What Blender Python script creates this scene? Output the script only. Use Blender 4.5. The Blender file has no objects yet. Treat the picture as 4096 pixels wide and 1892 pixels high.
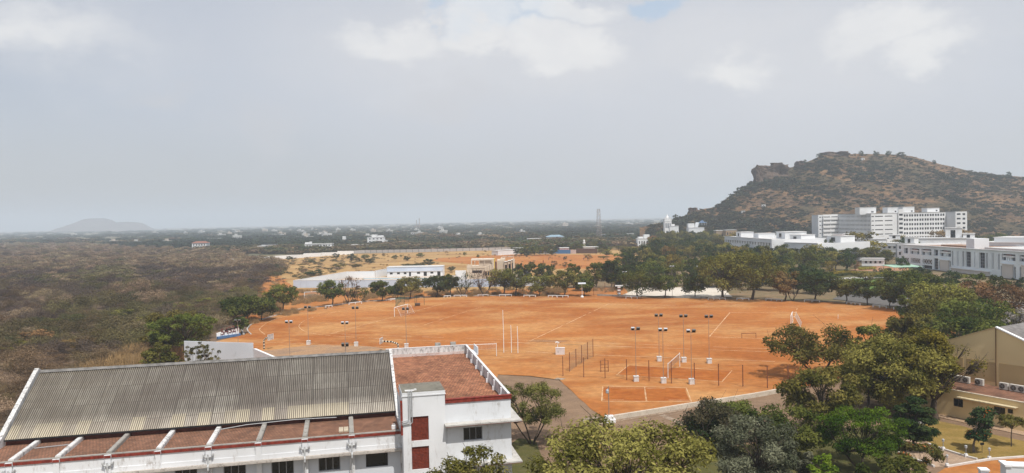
import bpy, math, random
import numpy as np
from mathutils import Vector, Matrix, noise as mnoise
R = math.radians
PI = math.pi
rnd = random.Random(11)
sc = bpy.context.scene
COL = sc.collection

# ------------------------------------------------------------------ camera
F, PITCH, ROLL, CAMZ = 760.0, R(1.32), R(1.2), 25.0
fw = Vector((0, math.cos(PITCH), -math.sin(PITCH)))
r0 = Vector((1, 0, 0)); u0 = Vector((0, math.sin(PITCH), math.cos(PITCH)))
rc = math.cos(ROLL)*r0 - math.sin(ROLL)*u0
uc = math.sin(ROLL)*r0 + math.cos(ROLL)*u0
cam = bpy.data.cameras.new('camera'); co = bpy.data.objects.new('camera', cam); COL.objects.link(co)
co.matrix_world = Matrix(((rc.x, uc.x, -fw.x, 0), (rc.y, uc.y, -fw.y, 0), (rc.z, uc.z, -fw.z, CAMZ), (0, 0, 0, 1)))
cam.sensor_width = 36; cam.lens = 36*F/1024; cam.clip_start = .5; cam.clip_end = 40000
sc.camera = co

def ray(tx, ty):
    return fw + rc*((tx/4-512)/F) + uc*((236.5-ty/4)/F)
def G(tx, ty, z=0.0):                      # a point seen in the photo, on the level z
    d = ray(tx, ty); t = (z-CAMZ)/d.z
    return Vector((d.x*t, d.y*t, z))
def D(tx, ty, dist):                       # a point seen in the photo, at a known distance
    d = ray(tx, ty); t = dist/d.y
    return Vector((d.x*t, dist, CAMZ+d.z*t))
def zat(tx, ty, dist): return D(tx, ty, dist).z
def PL(tx, ty, p, n):                      # on a vertical plane through p with normal n
    d = ray(tx, ty); n = Vector((n[0], n[1], 0)); p = Vector((p[0], p[1], 0))
    t = n.dot(p)/n.dot(d)
    return Vector((d.x*t, d.y*t, CAMZ+d.z*t))

# ------------------------------------------------------------------ scene graph helpers
def tag(o, label=None, cat=None, group=None, kind=None):
    if label: o['label'] = label
    if cat: o['category'] = cat
    if group: o['group'] = group
    if kind: o['kind'] = kind
    return o
def empty(name, loc=(0, 0, 0), rz=0.0, label=None, cat=None, group=None, parent=None):
    o = bpy.data.objects.new(name, None); COL.objects.link(o); o.empty_display_size = .3
    o.location = loc; o.rotation_euler = (0, 0, rz)
    if parent: o.parent = parent
    return tag(o, label, cat, group)
def link(name, me, parent=None, loc=None, rz=0.0, scale=None):
    o = bpy.data.objects.new(name, me); COL.objects.link(o)
    if parent: o.parent = parent
    if loc is not None: o.location = loc
    if rz: o.rotation_euler = (0, 0, rz)
    if scale is not None: o.scale = scale if hasattr(scale, '__len__') else (scale,)*3
    return o
KIDS = {}
def copy_tree(o, parent=None):
    c = o.copy(); COL.objects.link(c)
    if parent: c.parent = parent
    for ch in [x for x in o.children]: copy_tree(ch, c)
    return c

class MB:
    def __init__(s): s.v = []; s.f = []
    def quad(s, a, b, c, d):
        n = len(s.v); s.v += [tuple(a), tuple(b), tuple(c), tuple(d)]; s.f.append((n, n+1, n+2, n+3))
    def poly(s, pts):
        n = len(s.v); s.v += [tuple(p) for p in pts]; s.f.append(tuple(range(n, n+len(pts))))
    def box(s, x0, y0, z0, x1, y1, z1):
        n = len(s.v)
        s.v += [(x0,y0,z0),(x1,y0,z0),(x1,y1,z0),(x0,y1,z0),(x0,y0,z1),(x1,y0,z1),(x1,y1,z1),(x0,y1,z1)]
        s.f += [tuple(n+i for i in q) for q in ((3,2,1,0),(4,5,6,7),(0,1,5,4),(1,2,6,5),(2,3,7,6),(3,0,4,7))]
        return s
    def obox(s, c, half, ax, ay, az):
        c, ax, ay, az = Vector(c), Vector(ax)*half[0], Vector(ay)*half[1], Vector(az)*half[2]
        n = len(s.v)
        for k in (-1, 1):
            for i, j in ((-1,-1),(1,-1),(1,1),(-1,1)): s.v.append(tuple(c+ax*i+ay*j+az*k))
        s.f += [tuple(n+i for i in q) for q in ((3,2,1,0),(4,5,6,7),(0,1,5,4),(1,2,6,5),(2,3,7,6),(3,0,4,7))]
        return s
    def rbox(s, cx, cy, z0, w, d, h, rz):
        c, n = math.cos(rz), math.sin(rz)
        return s.obox((cx, cy, z0+h/2), (w/2, d/2, h/2), (c, n, 0), (-n, c, 0), (0, 0, 1))
    def bar(s, a, b, w, h=None):             # square bar between two points
        a, b = Vector(a), Vector(b); h = h or w
        ax = (b-a); L = ax.length; ax.normalize()
        up = Vector((0, 0, 1)) if abs(ax.z) < .95 else Vector((0, 1, 0))
        ay = up.cross(ax).normalized(); az = ax.cross(ay)
        return s.obox((a+b)/2, (L/2, w/2, h/2), ax, ay, az)
    def prism(s, pts, z0, z1):
        n = len(s.v); k = len(pts)
        s.v += [(p[0], p[1], z0) for p in pts] + [(p[0], p[1], z1) for p in pts]
        s.f.append(tuple(range(n+k-1, n-1, -1))); s.f.append(tuple(range(n+k, n+2*k)))
        for i in range(k): s.f.append((n+i, n+(i+1) % k, n+k+(i+1) % k, n+k+i))
        return s
    def tube(s, pts, rad, m=6, cap=True):
        pts = [Vector(p) for p in pts]
        if not hasattr(rad, '__len__'): rad = [rad]*len(pts)
        base = len(s.v); prev = None
        for i, p in enumerate(pts):
            t = (pts[min(i+1, len(pts)-1)] - pts[max(i-1, 0)]).normalized()
            if prev is None:
                a = Vector((1, 0, 0)) if abs(t.x) < .9 else Vector((0, 1, 0))
                nx = (a - t*a.dot(t)).normalized()
            else: nx = (prev - t*prev.dot(t)).normalized()
            prev = nx; ny = t.cross(nx)
            for k in range(m):
                an = 2*PI*k/m; s.v.append(tuple(p + (nx*math.cos(an)+ny*math.sin(an))*rad[i]))
        for i in range(len(pts)-1):
            for k in range(m):
                a = base+i*m+k; b = base+i*m+(k+1) % m
                s.f.append((a, b, b+m, a+m))
        if cap:
            s.f.append(tuple(base+k for k in range(m-1, -1, -1)))
            s.f.append(tuple(base+(len(pts)-1)*m+k for k in range(m)))
        return s
    def lathe(s, prof, m=12, c=(0, 0)):
        b = len(s.v)
        for r, z in prof:
            for k in range(m):
                an = 2*PI*k/m; s.v.append((c[0]+r*math.cos(an), c[1]+r*math.sin(an), z))
        for i in range(len(prof)-1):
            for k in range(m):
                a = b+i*m+k; d = b+i*m+(k+1) % m; s.f.append((a, d, d+m, a+m))
        s.f.append(tuple(b+k for k in range(m-1, -1, -1))); s.f.append(tuple(b+(len(prof)-1)*m+k for k in range(m)))
        return s
    def wall(s, p0, p1, z0, z1, holes=(), depth=.15):
        # vertical face from p0 to p1, outside on the right of that direction; holes (s0,s1,h0,h1) in metres along/absolute z
        p0, p1 = Vector((p0[0], p0[1], 0)), Vector((p1[0], p1[1], 0))
        L = (p1-p0).length; d = (p1-p0)/L; nin = Vector((-d.y, d.x, 0))*depth
        ss = sorted({0.0, L} | {h[0] for h in holes} | {h[1] for h in holes})
        hs = sorted({z0, z1} | {h[2] for h in holes} | {h[3] for h in holes})
        P = lambda a, z: p0 + d*a + Vector((0, 0, z))
        for i in range(len(ss)-1):
            for j in range(len(hs)-1):
                a, b, u, w = ss[i], ss[i+1], hs[j], hs[j+1]
                ma, mz = (a+b)/2, (u+w)/2
                if any(h[0] < ma < h[1] and h[2] < mz < h[3] for h in holes): continue
                s.quad(P(a, u), P(b, u), P(b, w), P(a, w))
        for a, b, u, w in holes:
            s.quad(P(a, u), P(a, u)+nin, P(a, w)+nin, P(a, w)); s.quad(P(b, u)+nin, P(b, u), P(b, w), P(b, w)+nin)
            s.quad(P(a, u)+nin, P(a, u), P(b, u), P(b, u)+nin); s.quad(P(a, w), P(a, w)+nin, P(b, w)+nin, P(b, w))
        return s
    def mesh(s, name, mat, smooth=False):
        me = bpy.data.meshes.new(name); me.from_pydata(s.v, [], s.f)
        for m in (mat if isinstance(mat, (list, tuple)) else [mat]): me.materials.append(m)
        if smooth: me.polygons.foreach_set('use_smooth', [True]*len(me.polygons))
        me.update(); return me
    def build(s, name, mat, parent=None, loc=None, rz=0.0, smooth=False):
        return link(name, s.mesh(name, mat, smooth), parent, loc, rz)

# ------------------------------------------------------------------ materials
def srgb(r, g, b):
    return tuple((c/255/12.92 if c <= 10.31 else ((c/255+.055)/1.055)**2.4) for c in (r, g, b)) + (1,)
MATS = {}
class NT:
    def __init__(s, name):
        s.m = bpy.data.materials.new(name); s.m.use_nodes = True; s.t = s.m.node_tree; s.n = s.t.nodes; s.l = s.t.links
        s.n.clear(); s.out = s.n.new('ShaderNodeOutputMaterial'); s._tc = None
    def add(s, t, **k):
        n = s.n.new('ShaderNode'+t)
        for a, b in k.items():
            if a.startswith('i_'):
                key = a[2:]; key = int(key) if key.isdigit() else key
                n.inputs[key].default_value = b
            else: setattr(n, a, b)
        return n
    def ln(s, a, b): s.l.new(a, b)
    def co(s, kind='Object', scale=(1, 1, 1)):
        if kind == 'Position': src = s.add('NewGeometry').outputs['Position']
        else: src = s.add('TexCoord').outputs[kind]
        mp = s.add('Mapping'); mp.inputs['Scale'].default_value = scale; s.ln(src, mp.inputs[0]); return mp.outputs[0]
    def noise(s, scale, detail=4, rough=.55, dist=0, vec=None, lo=.35, hi=.65, a=0., b=1.):
        n = s.add('TexNoise'); n.inputs['Scale'].default_value = scale; n.inputs['Detail'].default_value = detail
        n.inputs['Roughness'].default_value = rough; n.inputs['Distortion'].default_value = dist
        if vec is not None: s.ln(vec, n.inputs['Vector'])
        return s.ramp(n.outputs[0], lo, hi, a, b)
    def ramp(s, v, lo, hi, a=0., b=1.):
        m = s.add('MapRange'); m.interpolation_type = 'SMOOTHSTEP'
        for i, x in ((1, lo), (2, hi), (3, a), (4, b)): m.inputs[i].default_value = x
        s.ln(v, m.inputs[0]); return m.outputs[0]
    def math(s, op, a, b=None):
        m = s.add('Math'); m.operation = op
        for i, x in enumerate((a, b)):
            if x is None: continue
            if isinstance(x, (int, float)): m.inputs[i].default_value = x
            else: s.ln(x, m.inputs[i])
        return m.outputs[0]
    def mix(s, f, a, b, blend='MIX'):
        m = s.add('Mix'); m.data_type = 'RGBA'; m.blend_type = blend
        for key, x in ((0, f), (6, a), (7, b)):
            if isinstance(x, (int, float)) or isinstance(x, tuple): m.inputs[key].default_value = x
            else: s.ln(x, m.inputs[key])
        return m.outputs[2]
    def bsdf(s, col, rough=.9, spec=.2, bump=None, bstr=.3, bdist=.02, metal=0):
        b = s.add('BsdfPrincipled'); b.inputs['Roughness'].default_value = rough; b.inputs['Specular IOR Level'].default_value = spec
        b.inputs['Metallic'].default_value = metal
        if isinstance(col, tuple): b.inputs['Base Color'].default_value = col
        else: s.ln(col, b.inputs['Base Color'])
        if bump is not None:
            bn = s.add('Bump'); bn.inputs['Strength'].default_value = bstr; bn.inputs['Distance'].default_value = bdist
            s.ln(bump, bn.inputs['Height']); s.ln(bn.outputs[0], b.inputs['Normal'])
        s.ln(b.outputs[0], s.out.inputs[0]); return s.m

def plain(name, c, rough=.8, var=.25, scale=3., spec=.2, metal=0, c2=None):
    if name in MATS: return MATS[name]
    t = NT(name); dark = tuple(x*(1-var) for x in c[:3])+(1,)
    f = t.noise(scale, 5, .6, vec=t.co())
    MATS[name] = t.bsdf(t.mix(f, c2 or dark, c), rough, spec, metal=metal); return MATS[name]

def stained(name, c, stain=(.16, .14, .12, 1), amt=.7, scale=.7, thr=.56, streak=True):
    if name in MATS: return MATS[name]
    t = NT(name)
    n1 = t.noise(scale, 7, .65, vec=t.co(scale=(1, 1, .22 if streak else 1)), lo=thr, hi=thr+.14)
    n2 = t.noise(scale*5, 6, .7, vec=t.co(scale=(1, 1, .4 if streak else 1)), lo=.42, hi=.72)
    n3 = t.noise(scale*.35, 3, .5, vec=t.co(), lo=.3, hi=.7, a=.86, b=1.)
    f = t.math('MULTIPLY', t.math('MULTIPLY', n1, n2), amt)
    base = t.mix(1.0, c, n3, 'MULTIPLY')
    MATS[name] = t.bsdf(t.mix(f, base, stain), .85, .2); return MATS[name]

def soil(name, c1, c2, c3, s1=.02, s2=.15, s3=1.5, bump=.05):
    if name in MATS: return MATS[name]
    t = NT(name); p = t.co('Position'); ps = t.co('Position', (1, 1.5, 1))
    a = t.noise(s1, 6, .6, .6, ps, .36, .66); b = t.noise(s2, 6, .65, .3, ps, .4, .68); c = t.noise(s3, 6, .7, vec=p, lo=.3, hi=.75)
    m = t.mix(a, c1, c2); m = t.mix(t.math('MULTIPLY', b, .75), m, c3)
    m = t.mix(1.0, m, t.ramp(c, 0, 1, .84, 1.1), 'MULTIPLY')
    MATS[name] = t.bsdf(m, 1, .05, bump=c, bstr=.5, bdist=bump); return MATS[name]

def leafmat(name, c1, c2, c3=None, trans=.25, var=.25):
    if name in MATS: return MATS[name]
    t = NT(name)
    at = t.add('Attribute'); at.attribute_name = 'tint'
    rn = t.add('ObjectInfo').outputs['Random']
    col = t.mix(t.ramp(at.outputs['Fac'], .1, .9), c1, c2)
    if c3: col = t.mix(t.ramp(at.outputs['Fac'], .86, .94), col, c3)
    hs = t.add('HueSaturation'); t.ln(col, hs.inputs['Color'])
    t.ln(t.ramp(rn, 0, 1, 1-var, 1+var), hs.inputs['Value'])
    t.ln(t.ramp(t.math('FRACT', t.math('MULTIPLY', rn, 7.3)), 0, 1, .485, .515), hs.inputs['Hue'])
    d = t.add('BsdfDiffuse'); tr = t.add('BsdfTranslucent'); mx = t.add('MixShader'); mx.inputs[0].default_value = trans
    t.ln(hs.outputs[0], d.inputs[0]); t.ln(hs.outputs[0], tr.inputs[0]); t.ln(d.outputs[0], mx.inputs[1]); t.ln(tr.outputs[0], mx.inputs[2])
    t.ln(mx.outputs[0], t.out.inputs[0]); MATS[name] = t.m; return t.m

L = lambda r, g, b: (r, g, b, 1)
WHITE = stained('white_plaster', L(.74, .75, .77), amt=.55)
WHITE_OLD = stained('weathered_white_plaster', L(.68, .67, .66), L(.06, .052, .047), .95, .8, .40)
WHITE_FRONT = stained('peeling_white_plaster', L(.76, .77, .79), L(.27, .22, .18), .85, .8, .48, True)
CLEAN = plain('clean_white_paint', L(.80, .80, .80), var=.1)
PALEBLUE = stained('pale_blue_plaster', L(.56, .62, .73), L(.26, .28, .32), .5, .5)
GREYBLUE = stained('grey_blue_plaster', L(.78, .84, .88), L(.45, .47, .49), .5, .35)
REDPAINT = plain('red_oxide_paint', L(.27, .045, .03), .7, .45, 3)
GLASS = plain('dark_window_glass', L(.012, .014, .018), .12, .3, 1., .5)
DARKBLUE = plain('dark_blue_glass', L(.012, .016, .04), .15, .3, 1., .5)
STEEL = plain('galvanised_steel', L(.42, .43, .44), .5, .2, 6, .4)
GREYPAINT = plain('grey_paint', L(.30, .30, .31), .6, .25, 3)
DARK = plain('dark_metal', L(.03, .03, .032), .5, .3, 5)
RUST = plain('rusty_steel', L(.23, .085, .045), .8, .4, 6)
CONC = stained('old_concrete', L(.34, .32, .29), L(.06, .055, .05), .9, 1.2, .45, False)
CREAM = plain('cream_paint', L(.62, .52, .41), var=.12)
YELLOWPAINT = plain('yellow_paint', L(.62, .42, .05), var=.15)
PINK = stained('pink_plaster', L(.56, .44, .43), L(.25, .2, .19), .6, .6)
OCHRE = stained('ochre_plaster', L(.80, .62, .34), L(.5, .38, .2), .35, .4)
BARK = plain('tree_bark', L(.10, .075, .055), .95, .5, 8)
PALEBARK = plain('pale_tree_bark', L(.24, .19, .15), .95, .4, 8)
BLACKP = plain('black_paint', L(.012, .012, .014), .5, .2)
LINE = plain('chalk_line', L(.60, .41, .26), 1, .3, .8, c2=L(.46, .235, .095))
# ------------------------------------------------------------------ sky, sun, air
SUN_EL, SUN_AZ = R(61), math.atan2(.43, -.9)          # azimuth from +Y towards +X
sun_dir = Vector((math.sin(SUN_AZ)*math.cos(SUN_EL), math.cos(SUN_AZ)*math.cos(SUN_EL), math.sin(SUN_EL)))
sl = bpy.data.lights.new('sun', 'SUN'); sl.energy = 4.4; sl.angle = R(.5); sl.color = (1, .955, .88)
so = bpy.data.objects.new('sun', sl); COL.objects.link(so); so.rotation_euler = sun_dir.to_track_quat('Z', 'Y').to_euler(); so.location = (0, 0, 300)

w = bpy.data.worlds.new('World'); sc.world = w; w.use_nodes = True
W = NT.__new__(NT); W.t = w.node_tree; W.n = W.t.nodes; W.l = W.t.links; W.n.clear()
wout = W.add('OutputWorld'); bg = W.add('Background'); bg.inputs[1].default_value = .1
sky = W.add('TexSky'); sky.sky_type = 'NISHITA'; sky.sun_disc = False; sky.sun_elevation = SUN_EL; sky.sun_rotation = SUN_AZ
sky.altitude = 100; sky.air_density = 1.0; sky.dust_density = 3.0; sky.ozone_density = 1.0
dirv = W.add('TexCoord').outputs['Generated']
def wmap(scale):
    m = W.add('Mapping'); m.inputs['Scale'].default_value = scale; W.ln(dirv, m.inputs[0]); return m.outputs[0]
warp = W.add('TexNoise'); warp.inputs['Scale'].default_value = 7; warp.inputs['Detail'].default_value = 7; warp.inputs['Roughness'].default_value = .6
W.ln(wmap((1, 1, 1.6)), warp.inputs['Vector'])
wv = W.add('VectorMath', operation='MULTIPLY_ADD'); W.ln(warp.outputs['Color'], wv.inputs[0]); wv.inputs[1].default_value = (.17, .05, .15)
sub = W.add('VectorMath', operation='SUBTRACT'); W.ln(dirv, sub.inputs[0]); sub.inputs[1].default_value = (.085, .025, .075); W.ln(sub.outputs[0], wv.inputs[2])
def blob(tx, ty, wx, wy, soft=.5, hard=True):
    d = ray(tx, ty).normalized(); sx, sz = F*4/wx, F*4/wy
    m = W.add('Mapping'); m.inputs['Scale'].default_value = (sx, sx*.6, sz); W.ln(wv.outputs[0] if hard else dirv, m.inputs[0])
    ds = W.add('VectorMath', operation='DISTANCE'); W.ln(m.outputs[0], ds.inputs[0]); ds.inputs[1].default_value = (d.x*sx, d.y*sx*.6, d.z*sz)
    return W.ramp(ds.outputs['Value'], 1.0-soft, 1.0+soft*.3, 1., 0.)
def union(bs):
    r = bs[0]
    for b in bs[1:]: r = W.math('MAXIMUM', r, b)
    return r
veil = W.noise(2.2, 6, .55, .4, wmap((1, 1, 2.2)), .3, .7)
grad = W.ramp(W.add('SeparateXYZ').outputs[0], 0, 1) if False else None
sep = W.add('SeparateXYZ'); W.ln(dirv, sep.inputs[0])
east = W.ramp(sep.outputs[0], -.6, .15)                    # the veil of cloud is thinner in the west
lowz = W.ramp(sep.outputs[2], -.02, .16)
veilc = W.mix(lowz, (6.2, 6.1, 5.95, 1), (6.3, 6.65, 7.35, 1))
amount = W.math('ADD', .66, W.math('MULTIPLY', W.math('ADD', W.math('MULTIPLY', veil, .35), W.math('MULTIPLY', east, .65)), .26))
skyc = W.mix(1.0, sky.outputs[0], (1.0, 1.0, 1.0, 1), 'MULTIPLY')
base = W.mix(amount, skyc, veilc)
bigsoft = union([blob(2100, 260, 1300, 420, .95, False), blob(3000, 330, 1300, 520, .95, False)])
base = W.mix(W.math('MULTIPLY', bigsoft, .6), base, (7.1, 7.2, 7.5, 1))
gaps = union([blob(2010, 60, 260, 90, .4), blob(1750, 10, 120, 50, .5), blob(2640, 10, 130, 50, .5)])
base = W.mix(W.math('MULTIPLY', gaps, .85), base, (4.7, 6.0, 7.6, 1))
heads = union([blob(1570, 150, 240, 110, .5), blob(1930, 130, 190, 110, .38), blob(2240, 170, 260, 90, .5), blob(2230, 25, 260, 60, .5), blob(3530, 120, 230, 100, .5), blob(3720, 210, 180, 70, .7), blob(2950, 280, 160, 70, .8),
               blob(150, 110, 330, 90, 1.0)])
puffs = union([blob(640, 360, 130, 55, .9), blob(1030, 520, 170, 120, 1.0), blob(1800, 420, 260, 110, 1.0)])
halo = union([blob(1700, 190, 620, 240, .95), blob(2330, 230, 480, 200, .95), blob(3500, 190, 560, 230, .95), blob(2900, 160, 520, 160, .95), blob(80, 100, 560, 190, .95)])
base = W.mix(W.math('MULTIPLY', halo, .42), base, (7.7, 7.7, 7.85, 1))
tex = W.noise(9, 6, .6, .3, wmap((1, 1, 1.5)), .3, .75, .6, 1.)
base = W.mix(W.math('MULTIPLY', puffs, .45), base, (6.4, 6.4, 6.6, 1))
base = W.mix(W.math('MULTIPLY', W.math('MULTIPLY', heads, tex), .75), base, (9.2, 9.15, 9.0, 1))
W.ln(base, bg.inputs[0]); W.ln(bg.outputs[0], wout.inputs[0])

sc.view_settings.view_transform = 'Standard'; sc.view_settings.look = 'None'; sc.view_settings.exposure = 0; sc.view_settings.gamma = 1
cy = sc.cycles; cy.use_denoising = True; cy.max_bounces = 5; cy.diffuse_bounces = 3; cy.glossy_bounces = 2; cy.transmission_bounces = 3
cy.volume_bounces = 1; cy.transparent_max_bounces = 6; cy.use_adaptive_sampling = True; cy.adaptive_threshold = .02
try: cy.denoiser = 'OPENIMAGEDENOISE'
except Exception: pass

def haze(density=.00027):
    mb = MB(); mb.box(-13500, -900, -3, 13500, 13500, 190)
    m = bpy.data.materials.new('haze_air'); m.use_nodes = True; n = m.node_tree.nodes; n.clear()
    o = n.new('ShaderNodeOutputMaterial'); v = n.new('ShaderNodeVolumePrincipled')
    v.inputs['Color'].default_value = (.77, .86, .97, 1); v.inputs['Density'].default_value = density; v.inputs['Anisotropy'].default_value = .0
    m.node_tree.links.new(v.outputs[0], o.inputs['Volume'])
    m.cycles.homogeneous_volume = True
    h = mb.build('haze', m); tag(h, kind='stuff'); return h

# ------------------------------------------------------------------ ground
def rough(pts, step, amp, seed=0):
    out = []
    for i in range(len(pts)):
        a, b = pts[i], pts[(i+1) % len(pts)]
        n = max(1, int((b-a).length/step))
        nrm = Vector((-(b-a).y, (b-a).x, 0)).normalized()
        for k in range(n):
            p = a + (b-a)*(k/n)
            out.append(p + nrm*mnoise.noise(Vector((p.x/step/1.7+seed, p.y/step/1.7, seed)))*amp)
    return out
def sheet(name, pts, z, mat, amp=0., step=2., seed=0, kind='structure'):
    pts = [Vector((p[0], p[1], 0)) for p in pts]
    if amp: pts = rough(pts, step, amp, seed)
    from mathutils.geometry import tessellate_polygon
    tris = tessellate_polygon([pts]); me = bpy.data.meshes.new(name)
    me.from_pydata([(p.x, p.y, z) for p in pts], [], [tuple(t) for t in tris])
    me.materials.append(mat); me.update()
    if me.polygons and me.polygons[0].normal.z < 0: me.flip_normals()
    o = link(name, me)
    if kind: tag(o, kind=kind)
    return o
GT = lambda pts, z=0: [G(x, y, z) for x, y in pts]

RED = soil('red_earth', L(.40, .150, .043), L(.305, .098, .025), L(.515, .285, .115), .022, .036, .7)
REDD = soil('court_red_earth', L(.355, .112, .026), L(.30, .086, .020), L(.40, .145, .038), .06, .2, .9)
REDPALE = soil('pale_red_earth', L(.40, .165, .052), L(.33, .115, .032), L(.45, .215, .078), .02, .06, .9)
DRYGRASS = soil('dry_grass_ground', L(.40, .245, .10), L(.29, .165, .07), L(.47, .32, .15), .022, .05, .7)
SCRUBSOIL = soil('scrub_soil', L(.165, .115, .078), L(.135, .098, .07), L(.21, .135, .085), .03, .12, .8)
PLAIN = soil('plain_fields', L(.17, .15, .095), L(.10, .11, .065), L(.26, .20, .13), .004, .015, .2)
CAMPUS = soil('campus_earth', L(.20, .15, .09), L(.13, .12, .06), L(.26, .17, .10), .03, .15, 1.0)
ASPH = soil('brown_asphalt', L(.235, .155, .10), L(.195, .13, .087), L(.275, .185, .12), .06, .3, 4., .01)
LAWN = soil('lawn_turf', L(.27, .18, .055), L(.20, .145, .042), L(.32, .215, .08), .12, .6, 5., .03)
GREENLAWN = soil('green_turf', L(.10, .17, .035), L(.07, .13, .03), L(.14, .18, .05), .12, .6, 5., .03)
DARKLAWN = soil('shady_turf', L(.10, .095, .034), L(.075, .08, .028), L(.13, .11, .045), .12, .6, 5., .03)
PALECOURT = soil('pale_court_concrete', L(.62, .56, .48), L(.55, .48, .40), L(.66, .60, .52), .05, .3, 2.)
GREYCOURT = soil('worn_court_concrete', L(.36, .22, .13), L(.28, .19, .13), L(.42, .25, .13), .08, .3, 2.)
PAVER = soil('path_paving', L(.40, .28, .18), L(.33, .23, .16), L(.45, .32, .22), .2, .9, 5.)

sheet('ground', [(-12500, -600), (12500, -600), (12500, 12500), (-12500, 12500)], -.30, PLAIN)
sheet('campus_ground', [(-60, 20), (140, 20), (420, 250), (420, 640), (60, 700), (20, 420), (10, 290), (-60, 280), (-190, 190), (-120, 60)], -.20, CAMPUS, 4, 12)
sheet('scrub_ground', GT([(-1700, 1500), (-1300, 978), (-400, 977), (300, 980), (900, 1012), (1160, 1040), (1200, 1160), (1010, 1320), (820, 1460), (300, 1560)]) + [Vector((-60, 60, 0)), Vector((-160, 40, 0))], -.16, SCRUBSOIL, 5, 12)
sheet('dry_grass_field', GT([(880, 1045), (1420, 1015), (2060, 998), (2700, 990), (2700, 1060), (2200, 1150), (1150, 1180), (1010, 1140), (930, 1090)]), -.12, DRYGRASS, 5, 12, 3)
sheet('playground_earth', GT([(1750, 1032), (2050, 1017), (2450, 1018), (2560, 1040), (2400, 1075), (2080, 1075), (1720, 1042)]), -.09, REDPALE, 3, 9, 5)
sheet('red_bank', GT([(990, 1110), (1100, 1095), (1200, 1160), (1560, 1168), (2330, 1150), (2500, 1150), (2530, 1195), (1600, 1210), (1150, 1275), (1010, 1310), (960, 1240), (1040, 1180)]), -.06, REDPALE, 3, 8, 9)
field_pts = GT([(868, 1366), (930, 1350), (980, 1338), (1000, 1303), (1050, 1278), (1106, 1262), (1200, 1238), (1300, 1226), (1453, 1207), (1534, 1203), (1655, 1191), (1857, 1185), (2100, 1184), (2400, 1185), (2800, 1194), (3060, 1199),
    (3250, 1206), (3400, 1213), (3500, 1225), (3600, 1238), (3690, 1247), (3790, 1270), (3830, 1330), (3700, 1420), (3500, 1480), (3150, 1562), (2425, 1684), (2237, 1519), (2120, 1504), (2000, 1498)]) + [Vector((-8, 93, 0)), Vector((-40, 95, 0)), Vector((-62, 110, 0))]
sheet('sports_field', field_pts, 0, RED, .5, 3)
road_pts = [Vector((-3.2, 55, 0)), Vector((-3.2, 88, 0)), G(1950, 1500), G(2000, 1499), G(2120, 1505), G(2237, 1520), G(2425, 1685), G(3150, 1563), G(3500, 1481), G(3700, 1421), Vector((72, 118, 0)), Vector((60, 78, 0)), Vector((30, 62, 0)), Vector((12, 48, 0))]
sheet('road', road_pts, -.03, ASPH, .12, 2)
sheet('campus_road', GT([(3330, 1195), (3700, 1240), (4200, 1300), (4300, 1225), (3700, 1180), (3420, 1150)]), -.05, plain('grey_asphalt', L(.13, .122, .115), .9, .2, 1.))
sheet('basketball_court', [G(1060, 1402), G(1250, 1380), G(1480, 1385), G(1590, 1402), Vector((-12, 96, 0)), Vector((-38, 96, 0))], .012, GREYCOURT, .25, 2)
sheet('pale_court', GT([(2485, 1182), (2560, 1150), (2890, 1148), (2930, 1188)]), .012, PALECOURT, .3, 3)
sheet('cricket_strip', GT([(2106, 1366), (2150, 1358), (2275, 1362), (2240, 1371)]), .010, plain('clay_strip', L(.30, .14, .055), 1, .2, 1.), .1, 2)

# chalk markings: real strips 4 mm and more above the earth
def strip(mb, pts, w, z=.016, gap=.0):
    for i in range(len(pts)-1):
        a, b = pts[i], pts[i+1]; d = (b-a); Ln = d.length
        if Ln < 1e-4: continue
        d.normalize(); n = Vector((-d.y, d.x, 0))*(w/2*(.7+.6*abs(d.x))); k = max(1, int(Ln/2.5))
        for q in range(k):
            if rnd.random() < gap: continue
            p, e = a+d*(Ln*q/k), a+d*(Ln*(q+1)/k)
            ww = rnd.uniform(.6, 1.15)
            mb.quad(*[(v.x, v.y, z) for v in (p-n*ww, e-n*ww, e+n*ww, p+n*ww)])
def smooth_pts(P, n=8):
    out = []
    for i in range(len(P)-1):
        a, b, c, d = P[max(i-1, 0)], P[i], P[i+1], P[min(i+2, len(P)-1)]
        for k in range(n):
            t = k/n
            out.append(.5*((2*b)+(c-a)*t+(2*a-5*b+4*c-d)*t*t+(3*b-3*c+d-a)*t**3))
    return out+[P[-1]]
mb = MB()
A, B, C_, D_ = G(1322, 1335), G(1811, 1205), G(3189, 1232), G(3137, 1397)
strip(mb, [A, B], .26); strip(mb, [C_, D_], .24, gap=.15); strip(mb, [A, D_], .2, gap=.2); strip(mb, [B, C_], .24, gap=.25)
strip(mb, [G(2438, 1214), G(2118, 1365)], .26, gap=.05)
strip(mb, GT([(1494, 1303), (1675, 1307), (1773, 1275), (1925, 1228)]), .2, gap=.3)
strip(mb, GT([(3185, 1252), (2920, 1250), (2837, 1347), (3150, 1358)]), .26, gap=.1)
strip(mb, smooth_pts(GT([(1560, 1216), (1443, 1233), (1343, 1248), (1262, 1266), (1217, 1283), (1197, 1301), (1199, 1311), (1217, 1324), (1252, 1334), (1312, 1342), (1418, 1349), (1610, 1359), (2000, 1369), (2534, 1388), (3100, 1408), (3300, 1412)])), .22, gap=.08)
strip(mb, smooth_pts(GT([(1800, 1196), (1600, 1207), (1406, 1226), (1230, 1246), (1119, 1271), (1066, 1293), (1041, 1313), (1040, 1322), (1060, 1338)])), .24, gap=.05)
strip(mb, GT([(1000, 1298), (1066, 1292)]), .2); strip(mb, GT([(985, 1316), (1041, 1316)]), .2); strip(mb, GT([(1085, 1270), (1119, 1271)]), .2)
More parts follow.
